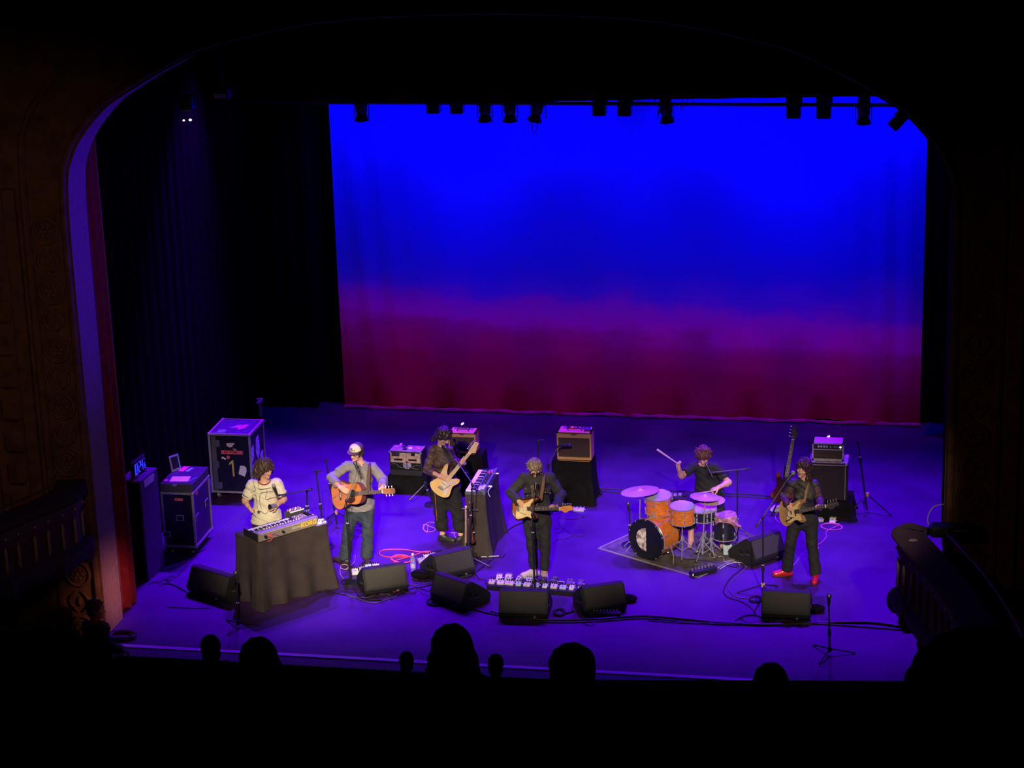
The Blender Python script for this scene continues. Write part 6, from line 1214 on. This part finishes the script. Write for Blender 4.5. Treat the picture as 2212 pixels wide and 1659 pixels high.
part('bottle',MB().lathe([(0,0),(.034,0),(.036,.01),(.036,.15),(.033,.17),(.036,.19),(.016,.24),(.014,.25),(.0,.25)],20),pl,t,smooth=60); part('cap',MB().cyl((0,0,.25),(0,0,.27),.016,n=14),white_paint,t); part('label_band',MB().lathe([(.0368,.07),(.0368,.13)],20),M('label_lilac',(.5,.42,.65),.5,amt=.3,scale=30),t)
p=G(908,1252); t=thing('stage_bag','dark soft bag on the floor left of the woman guitarist monitor','bag',p); part('bag',MB().ell((0,.04,.06),(.14,.09,.07),n=16),black_cloth,t); part('strap_loop',MB().tube(spline([(-.1,0,.08),(-.05,-.05,.13),(.05,-.05,.12),(.1,0,.08)],5),.008,6),black_cloth,t)
a,b_=G(1038,1206),G(1079,1204); t=thing('folded_stand_bar','bright metal stand bar lying before the draped keyboard stand','metal bar',((a+b_)/2+np.array([0,0,.02])),math.atan2(*(b_-a)[1::-1])); part('bar',MB().cyl((-.13,0,0),(.13,0,0),.009,n=8),M('dull_bar',(.4,.37,.42),.5),t); part('end_cap',MB().ell((.135,0,0),(.016,.016,.016),n=8),black_plastic,t); part('end_cap',MB().ell((-.135,0,0),(.016,.016,.016),n=8),black_plastic,t)
# dark cushion things beside monitors
for (px,py,l) in((1357,1300,'dark soft sandbag at the right foot of a centre monitor'),(1762,1322,'dark soft sandbag right of the front right monitor')):
    p=G(px,py); t=thing('sandbag',l,'sandbag',p); part('bag',MB().ell((0,.03,.04),(.12,.09,.045),n=16),black_cloth,t); part('handle',MB().tube(spline([(-.05,0,.08),(0,-.01,.11),(.05,0,.08)],4),.008,6),black_cloth,t)
# ================================================================ cables on the floor
def cable(label,pix,r=.007,mat=None,z=None,closed=False,name='cable',jit=0.):
    P=[]; 
    for i,q in enumerate(pix):
        p=G(q[0],q[1]); P.append(np.array([p[0],p[1],r+.001+(q[2] if len(q)>2 else 0)]))
    return tag(part(name,MB().tube(spline(P,7,closed),r,6,closed=closed),mat or cbl),label,'cable')
cbl=M('black_cable',(.012,.011,.013),.5); vio=M('violet_cable',(.10,.07,.13),.5); pinkc=M('pink_cable',(.75,.12,.2),.5); redc=M('red_cable',(.85,.06,.10),.45); grc=M('grey_cable2',(.09,.085,.09),.5)
def coil(cx,cy,rx,ry,turns,ph=0.,jit=.12,n=14):
    rg=random.Random(int(cx*7+cy)); out=[]
    for k in range(int(turns*n)+1):
        a=2*PI*k/n+ph; j=1+jit*math.sin(k*.83+ph); out.append((cx+rx*j*math.cos(a),cy+ry*j*math.sin(a),.004*(k/n)))
    return out
cable('coiled red cable on the floor between the two guitarists',[(937,1195),(905,1193),(870,1188),(830,1189),(820,1197),(835,1204),(870,1204)]+coil(868,1209,22,8,2.6,-1.2)+[(895,1200),(915,1193),(930,1192)],.007,redc)
cable('thin pink cable coiled behind the boots of the woman guitarist',[(925,1133)]+coil(930,1140,16,10,1.3,2.)+[(960,1150),(985,1152)]+coil(992,1158,11,7,2.2),.005,M('violet_pink',(.55,.2,.5),.5))
cable('pink cable coiled at the foot of the bass platform',[(1800,1124),(1795,1130)]+coil(1796,1139,22,7,2.1,-1.)+[(1786,1148),(1785,1160),(1775,1172),(1766,1178),(1768,1185)],.005,M('magenta_cable',(.8,.1,.4),.5))
cable('thin pink cable looping left of the bass player hip',[(1684,1106),(1676,1112),(1676,1122),(1684,1130)],.005,M('magenta_cable',(.8,.1,.4),.5))
cable('thin pale cable from the bass player feet to the back',[(1713,1222),(1720,1215),(1730,1200),(1740,1193),(1752,1192),(1768,1186)],.004,M('pale_violet',(.4,.25,.55),.5))
cable('bundle of black cables running across the front of the stage to the right',[(1060,1323),(1100,1333),(1180,1341),(1290,1340),(1380,1333),(1460,1338),(1540,1346),(1650,1352),(1760,1348),(1880,1347),(1955,1358)],.016,cbl)
cable('second black cable beside the front cable bundle',[(1000,1310),(1060,1327),(1180,1345),(1300,1343),(1390,1337),(1480,1345),(1580,1351),(1680,1347),(1800,1351),(1960,1363)],.010,cbl)
cable('third thin cable along the front right bundle',[(1400,1341),(1500,1348),(1610,1346),(1720,1350),(1850,1345),(1958,1352)],.008,vio)
cable('cable loop below the connector box at centre',[(1246,1338),(1262,1348),(1278,1352),(1285,1346),(1276,1339),(1255,1335)],.006,grc)
cable('coil of black cable at the foot of the turned monitor',coil(940,1301,17,8,4.2,.3,.1)+[(965,1306),(985,1308),(1010,1313)],.009,cbl)
cable('tangle of cables before the monitor of the man in the cap',[(700,1274),(730,1283),(760,1288),(800,1296),(840,1294),(868,1283),(890,1272),(915,1268),(940,1262)],.008,cbl)
cable('grey cable sagging under the tangle near the stage front',[(735,1283),(770,1292),(790,1301),(815,1303),(836,1296),(858,1290)],.007,grc)
cable('pale cable lying over the red-lit connector box',[(828,1296),(850,1283),(865,1275),(872,1268),(890,1264),(905,1270)],.006,grc)
cable('thin grey cable from the bottle to the woman guitarist monitor',[(895,1266),(915,1262),(937,1257),(960,1252),(1000,1247),(1030,1238)],.005,grc)
cable('coil of pale cable at the foot of the draped table',[(768,1200),(765,1215)]+coil(744,1226,9,5,2.5)+[(735,1240),(742,1250)],.004,M('rose_cable',(.45,.28,.35),.5))
cable('dark loops of cable behind the legs of the man in the cap',[(765,1145)]+coil(772,1152,12,7,2.2)+[(760,1166),(750,1160)],.004,vio)
cable('cable from the drum rug to the front right monitor',[(1610,1222),(1600,1232),(1580,1248),(1568,1264),(1563,1280),(1575,1292),(1600,1300),(1620,1312),(1632,1326)],.007,cbl)
cable('second cable from the drum rug curving to the front right',[(1615,1224),(1595,1245),(1578,1262),(1575,1276),(1590,1290),(1615,1294),(1640,1300)],.006,vio)
cable('coiled black cable left of the front right monitor',coil(1632,1296,14,6,3.2)+[(1636,1310),(1628,1325)],.007,cbl)
cable('cable tangle under the front right monitor',[(1588,1344),(1600,1335),(1620,1330),(1640,1333),(1660,1348),(1680,1352),(1720,1352),(1740,1346)],.008,cbl)
cable('long dark cable across the floor at the back right',[(1285,1056),(1330,1058),(1400,1059),(1560,1067),(1620,1069),(1680,1076)],.008,cbl)
cable('second long dark cable at the back right',[(1290,1061),(1350,1066),(1450,1066),(1570,1072),(1640,1076),(1690,1079)],.007,cbl)
cable('loose black cable loops on the floor right of the centre guitarist',[(1200,1112),(1225,1105),(1255,1112),(1260,1118),(1230,1122),(1205,1120),(1210,1135),(1216,1146),(1205,1152),(1198,1146),(1212,1140),(1235,1154),(1262,1160),(1260,1156),(1240,1158),(1222,1164),(1205,1166),(1193,1175)],.005,M('navy_cable',(.03,.02,.08),.5))
cable('black cable running from the draped keyboard stand to the right',[(1096,1148),(1110,1138),(1130,1130),(1145,1122)],.008,cbl)
cable('cables at the back of the centre amplifier platform',[(1288,1056),(1300,1068)]+coil(1294,1066,7,6,2.),.006,cbl)
cable('cable from the dark left monitor to the left wing',[(440,1296),(420,1290),(395,1275),(370,1263),(352,1262)],.008,cbl)
cable('pale cable from the castors of the waist-high case to the speaker',[(402,1212),(401,1225),(385,1242),(362,1258),(345,1266)],.007,grc)
cable('second thin cable beside the dark left monitor',[(362,1312),(395,1314),(430,1315),(455,1314)],.006,cbl)
cable('thin cable from the waist-high case to the keyboard table',[(455,1165),(490,1135),(520,1112),(540,1100)],.005,vio)
cable('thin dark cable along the side of the keyboard table',[(455,1190),(462,1170),(480,1150),(510,1128),(530,1112)],.004,vio)
cable('heap of coiled cable in the left front corner of the stage',coil(262,1376,27,9,5.3,.2,.2)+[(290,1380)],.012,cbl)
cable('heap of cables at the foot of the right balcony box',coil(1965,1345,26,8,3.2,.4,.2),.009,cbl)
cable('tangle of cables on the drum rug by the pad bar',[(1500,1232),(1498,1218),(1510,1212),(1540,1215),(1570,1222),(1590,1226),(1600,1218),(1612,1222),(1640,1225)],.006,cbl)
cable('bright cable crossing to the drum monitor',[(1555,1230),(1575,1219),(1590,1216),(1604,1218),(1612,1226)],.005,M('silver_cable',(.5,.45,.6),.4))
cable('cables behind the drum stands',[(1545,1205),(1560,1212),(1580,1208),(1596,1214),(1610,1218)],.006,vio)
cable('thin cable along the draped keyboard stand to the front',[(1060,1212),(1040,1228),(1025,1240),(1010,1250)],.010,cbl)
cable('black cable by the centre monitor, coiled on the floor',coil(1208,1325,12,6,3.1)+[(1225,1326),(1240,1322)],.012,cbl)

# loose ends and tangles
def tangle(label,x0,y0,x1,y1,amp,n,r,mat,seed):
    rg=random.Random(seed); P=[]
    for i in range(n+1):
        u=i/n; P.append((x0+(x1-x0)*u+rg.uniform(-.4,.4)*amp,y0+(y1-y0)*u+rg.uniform(-1,1)*amp*.35,.008*rg.random()))
    cable(label,P,r,mat)
tangle('black cable wandering from the draped table to the acoustic guitarist monitor',690,1278,800,1288,14,9,.006,cbl,1)
tangle('dark cable running under the acoustic guitarist stand',735,1268,850,1300,18,10,.006,cbl,2)
tangle('grey cable crossing below the acoustic guitarist monitor',760,1290,900,1276,16,11,.005,grc,3)
tangle('black cable between the bottle and the turned monitor',870,1285,950,1268,16,8,.006,cbl,4)
tangle('thin pale cable at the foot of the bottle',880,1240,930,1262,16,8,.004,grc,5)
tangle('violet cable near the red-lit connector box',905,1275,930,1296,10,6,.005,vio,6)
tangle('black cable behind the two centre left monitors',1010,1235,1060,1262,12,8,.006,cbl,7)
tangle('thin dark cable at the foot of the draped keyboard stand',1020,1222,1095,1200,10,7,.005,cbl,8)
tangle('pale cable at the right end of the long pedalboard',1200,1290,1255,1276,12,7,.004,grc,9)
tangle('black cable around the long connector box',1235,1318,1350,1336,14,10,.006,cbl,10)
tangle('grey cable draped over the long connector box',1262,1322,1330,1330,18,9,.004,grc,11)
tangle('black cable under the front right monitor edge',1590,1340,1745,1356,14,12,.006,cbl,12)
tangle('grey cable under the front right monitor edge',1640,1345,1740,1344,16,9,.004,grc,13)
tangle('dark cable on the drum rug behind the pad bar',1450,1205,1560,1222,12,9,.005,cbl,14)
tangle('silver cable among the drum stands',1530,1198,1600,1222,14,9,.004,M('silver_cable',(.5,.45,.6),.4),15)
tangle('black cable between drum rug and drum monitor',1560,1190,1625,1216,14,8,.006,cbl,16)
tangle('black cable at the castors of the waist-high case',385,1205,440,1190,12,8,.007,cbl,17)
tangle('black cable heap at the foot of the side speaker',325,1262,372,1248,14,9,.007,cbl,18)
# ================================================================ balcony boxes beside the stage
box_m=M('box_plaster',(.10,.045,.075),.75,amt=.25,scale=6,bump=.3,bscale=30); gold=M('gilt_slit',(.42,.28,.20),.5,amt=.2); velvet_d=M('box_velvet',(.05,.02,.04),.9)
def balcony_box(label,pts,zt,h,side,n):
    t=thing('balcony_box',label,'balcony',(0,0,0)); P=[np.array(p,float) for p in spline([(x,y,0) for x,y in pts],30)]
    L=len(P); N=[]
    for i in range(L):
        d=unit(P[min(i+1,L-1)]-P[max(i-1,0)]); q=np.array([d[1],-d[0],0]); 
        if q[0]*side>0: q=-q
        N.append(q)        # outward, towards the stage centre
    def wall(name,prof,mat):
        vs=[]; m=len(prof)
        for p,q in zip(P,N): vs+=[(p[0]+q[0]*o,p[1]+q[1]*o,z) for o,z in prof]
        return part(name,MB().add(vs,[(i*m+k,i*m+(k+1)%m,(i+1)*m+(k+1)%m,(i+1)*m+k) for i in range(L-1) for k in range(m)]+[tuple(range(m)),tuple((L-1)*m+k for k in range(m))]),mat,t)
    wall('parapet',[(0,zt-.02),(0,zt-h),(-.14,zt-h),(-.14,zt-.02)],box_m); wall('arm_rail',[(.10,zt),(.10,zt+.03),(.06,zt+.06),(-.26,zt+.06),(-.26,zt)],velvet_d)
    wall('lower_moulding',[(.0,zt-h),(.09,zt-h-.03),(.12,zt-h-.10),(.08,zt-h-.2),(-.04,zt-h-.30),(-.2,zt-h-.30),(-.2,zt-h)],box_m); wall('frieze',[(.03,zt-.08),(.03,zt-.2),(0,zt-.22),(0,zt-.06)],box_m)
    cl_=np.cumsum([0]+[np.linalg.norm(P[i+1]-P[i]) for i in range(L-1)]); s=[int(np.searchsorted(cl_,q)) for q in np.linspace(.06,cl_[-1]-.06,n)]
    for k in s:
        p=P[int(k)]; q=N[int(k)]; c=p+q*.02
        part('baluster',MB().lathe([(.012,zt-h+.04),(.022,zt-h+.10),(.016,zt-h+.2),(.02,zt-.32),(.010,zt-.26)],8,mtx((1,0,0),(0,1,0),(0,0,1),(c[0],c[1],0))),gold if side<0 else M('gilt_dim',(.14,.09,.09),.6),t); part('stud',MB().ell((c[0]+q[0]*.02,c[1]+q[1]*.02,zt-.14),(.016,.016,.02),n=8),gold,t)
    for k in np.linspace(0,L-1,7): p=P[int(k)]+N[int(k)]*.04; part('bracket',MB().ell((p[0],p[1],zt-h-.16),(.11,.11,.16),n=10),box_m,t)
    part('box_floor',MB().prism([(p[0],p[1]) for p in P]+[(P[-1][0]+side*3.,P[-1][1]),(P[0][0]+side*3.,P[0][1])],zt-h-.1,zt-h,'z'),velvet_d,t)
    return P,N
P,N=balcony_box('left balcony box with a row of pale gilt balusters',[(-4.62,.22),(-4.50,-.30),(-4.95,-1.4),(-5.35,-2.4),(-5.6,-3.4)],2.08,.62,-1,17)
tag(part('brass_rail',MB().tube([p-q*.28+np.array([0,0,2.20]) for p,q in zip(P,N)],.014,8),M('brass',(.55,.38,.22),.3,metal=.9)),'slim brass rail along the left balcony box','rail')
P,N=balcony_box('dark right balcony box beside the stage edge',[(5.62,.25),(5.47,.0),(5.72,-.75),(5.97,-1.5),(6.25,-2.6),(6.45,-3.8)],1.93,.68,1,17)
tag(part('brass_rail',MB().tube([p-q*.42+np.array([0,0,2.08]) for p,q in zip(P,N)],.012,8),M('brass',(.55,.38,.22),.3,metal=.9)),'slim metal rail along the right balcony box','rail')
t=thing('rail_lamp','small dark lamp unit with cable standing on the right balcony box','lamp',(5.95,.0,1.99)); part('housing',MB().box((.1,-.1,.07),(.5,.22,.13),r=.03),black_metal,t); part('cable_loop',MB().tube(spline([(-.14,.05,.0),(-.18,.1,.12),(-.12,.15,.25),(0,.18,.28)],5),.008,6),M('blue_cable',(.2,.18,.45),.5),t); part('edge_glint',MB().box((.2,-.215,.11),(.14,.006,.012)),steel,t)
t=thing('paper_scrap','pale scrap of paper on the arm rail of the right balcony box','paper',(5.62,-.28,1.99)); part('sheet',MB().prism([(-.05,-.03),(.0,-.04),(.05,-.01),(.02,.04),(-.03,.03)],0,.004,'z'),M('dim_paper',(.3,.22,.3),.8),t)
# ================================================================ front balcony: parapet, benches and watching people
dark=M('balcony_dark',(.006,.005,.008),.9,spec=.1); darkrail=M('balcony_rail',(.05,.045,.07),.45,spec=.5)
def onray(px,py,depth):
    d=ray(px,py); return CAM+d*(depth/(d@CC))
# rail line crosses the picture near y=1482..1486
z=onray(1106,1484,13.2)[2]; a,b=G(-300,1479,z),G(2600,1491,z)
def slab_along(name,a,b,w,h,mat,dz=0.,dy=0.,kind='structure'):
    d=unit(np.array([b[0]-a[0],b[1]-a[1],0])); L=np.linalg.norm((b-a)[:2]); c=(a+b)/2
    o=part(name,MB().box((0,0,0),(L,w,h),r=0),mat); o.location=(c[0],c[1],c[2]+dz-h/2); o.rotation_euler=(0,0,math.atan2(d[1],d[0])); o['kind']=kind; return o
slab_along('wall_balcony_front',a,b,.18,3.4,dark); slab_along('trim_5',a,b,.20,.05,darkrail,.006)
z2=onray(1106,1527,10.6)[2]; a2,b2=G(-300,1522,z2),G(2600,1534,z2); slab_along('trim_6',a2,b2,.10,.04,darkrail); slab_along('wall_balcony_step',a2,b2,.10,3.,dark,-.05)
d_=unit(np.array([b2[0]-a2[0],b2[1]-a2[1],0])); nrm=np.array([d_[1],-d_[0],0])
c=(a+b)/2; fo=MB().box((0,0,0),(26,9,.12)); o=part('floor_4',fo,dark); o.location=(c[0]+nrm[0]*4.6,c[1]+nrm[1]*4.6,c[2]-1.55); o.rotation_euler=(0,0,math.atan2(d_[1],d_[0])); o['kind']='structure'
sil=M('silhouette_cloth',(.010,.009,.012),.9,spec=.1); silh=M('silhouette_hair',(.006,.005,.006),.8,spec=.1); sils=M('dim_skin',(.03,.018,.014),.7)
def watcher(label,px,py,wpx,depth,hairs,name='person',sk=None,cl=None,hm=None,lean=0.,bun=None,lo=.62):
    "seated spectator seen from behind: head top at (px,py), head width wpx"
    s=(wpx*depth/F)/hairs
    top=onray(px,py,depth); r=facing(top); t=thing(name,label,'person',(top[0],top[1],top[2]-1.28),r,'spectators in silhouette')
    hc=np.array([0,0,1.28-.115*s]); pr=head_prims(hc,np.eye(3)@rotm(180,6,lean),s)
    nb=hc+np.array([0,.02,-.20]); pr+=[('c',nb+np.array([0,0,-.02]),hc+np.array([0,.0,-.05]),.055,.05,.03),('e',nb+np.array([0,.0,-.25]),(.17,.115,.26),None,.05),('e',nb+np.array([0,.0,-.55]),(.16,.13,.16),None,.05)]
    for q in(-1,1): sh_=nb+np.array([q*.17,0,-.06]); el=nb+np.array([q*.22,.06,-.34]); wr=nb+np.array([q*.12,.26,-.42]); pr+=[('c',nb+np.array([0,0,-.05]),sh_,.06,.055,.04),('c',sh_,el,.052,.042,.03),('c',el,wr,.042,.03,.02),('c',nb+np.array([q*.09,0,-.6]),nb+np.array([q*.1,.42,-.58]),.085,.06,.04),('c',nb+np.array([q*.1,.42,-.58]),nb+np.array([q*.1,.42,-1.0]),.056,.04,.03)]+hand_prims(wr,(-q*.3,.9,-.2),(0,0,-1),q,.4)
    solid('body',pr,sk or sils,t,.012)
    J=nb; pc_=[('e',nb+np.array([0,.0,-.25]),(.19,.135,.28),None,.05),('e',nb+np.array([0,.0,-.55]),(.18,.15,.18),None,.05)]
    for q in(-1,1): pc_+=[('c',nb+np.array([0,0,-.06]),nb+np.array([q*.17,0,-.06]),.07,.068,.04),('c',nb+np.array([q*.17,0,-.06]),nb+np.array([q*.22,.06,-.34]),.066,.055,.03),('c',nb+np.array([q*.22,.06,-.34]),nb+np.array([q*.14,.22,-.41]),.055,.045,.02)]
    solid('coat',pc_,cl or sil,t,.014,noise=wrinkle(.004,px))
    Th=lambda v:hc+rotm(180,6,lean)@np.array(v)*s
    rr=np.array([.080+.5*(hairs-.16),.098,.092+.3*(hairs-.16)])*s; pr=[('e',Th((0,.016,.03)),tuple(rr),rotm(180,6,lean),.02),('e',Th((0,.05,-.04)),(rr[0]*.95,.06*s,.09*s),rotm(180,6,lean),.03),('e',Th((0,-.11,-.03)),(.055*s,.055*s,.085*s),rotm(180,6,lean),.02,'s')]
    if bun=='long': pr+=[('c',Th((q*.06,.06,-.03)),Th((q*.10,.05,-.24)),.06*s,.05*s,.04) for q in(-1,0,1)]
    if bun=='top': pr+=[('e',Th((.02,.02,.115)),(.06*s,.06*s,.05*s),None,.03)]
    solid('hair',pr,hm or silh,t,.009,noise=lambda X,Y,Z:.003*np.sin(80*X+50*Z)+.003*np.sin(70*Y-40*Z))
D1=14.6; D0=25.8
watcher('silhouetted spectator with tall bunched hair, centre of the front row',975,1356,92,D1,.20,bun='long')
watcher('silhouetted spectator with round bushy hair right of centre',1235,1402,104,D1-.6,.24)
watcher('silhouetted spectator with long hair at the left',556,1384,84,D1,.20,bun='long')
watcher('silhouetted spectator with smooth hair at the right',1665,1438,76,D1,.19)
watcher('small silhouetted head nearest the stage edge at the left',453,1374,44,D0-.1,.18)
watcher('small head with a reddish bald crown at the stage edge',877,1408,31,D0+.1,.165,sk=M('bald_skin',(.16,.05,.04),.6),hm=M('thin_hair',(.09,.03,.035),.6))
watcher('small dark head right of the tall-haired spectator',1070,1414,34,D0,.17)
watcher('shoulders and head of a large dark spectator at the lower right corner',2120,1402,330,6.2,.26,bun='long')
# watching man at the left column
b=np.array([-4.55,-.42,-1.2]); F_=Frame(b); J={}
J.update(neck=F_(203,1346,.0),head=F_(207,1317,-.01),pel=np.array([F_(203,1346)[0]+.02,.03,F_(203,1346)[2]-.55]),shl=F_(190,1354,.10),shr=F_(222,1356,-.10),ell=F_(196,1400,.08),elr=F_(226,1396,-.14)); J['wrl']=J['ell']+np.array([.16,-.05,-.12]); J['wrr']=J['elr']+np.array([.18,.02,-.08])
legs_auto(J,.09)
for sd,q in(('l',-1),('r',1)): J['kn'+sd]=J['hip'+sd]+np.array([.02,-.02,-.42]); J['an'+sd]=np.array([J['hip'+sd][0],0,.09]); J['to'+sd]=J['an'+sd]+np.array([.15,-.02,-.06])
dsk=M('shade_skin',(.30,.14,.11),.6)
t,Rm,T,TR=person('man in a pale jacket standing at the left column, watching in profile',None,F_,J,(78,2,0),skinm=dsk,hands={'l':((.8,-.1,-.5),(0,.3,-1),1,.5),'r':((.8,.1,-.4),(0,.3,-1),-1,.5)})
shirt(t,J,M('pale_jacket',(.13,.11,.12),.85,amt=.25,scale=9),TR,inf=.03,fr=1.93,hem=J['pel'][2]-.12,loose=.03,amp=.008,seed=21,name='jacket',neckr=.06); trousers(t,J,blackwool,top=J['pel'][2]+.15); shoes(t,J,black_plastic)
hair(t,T,Rm,1.,M('dim_hair',(.05,.022,.03),.6,amt=.4,scale=40),30,.02,.01,.004,seed=22,face=(.068,.085,.09),fc=(0,-.105,-.03))
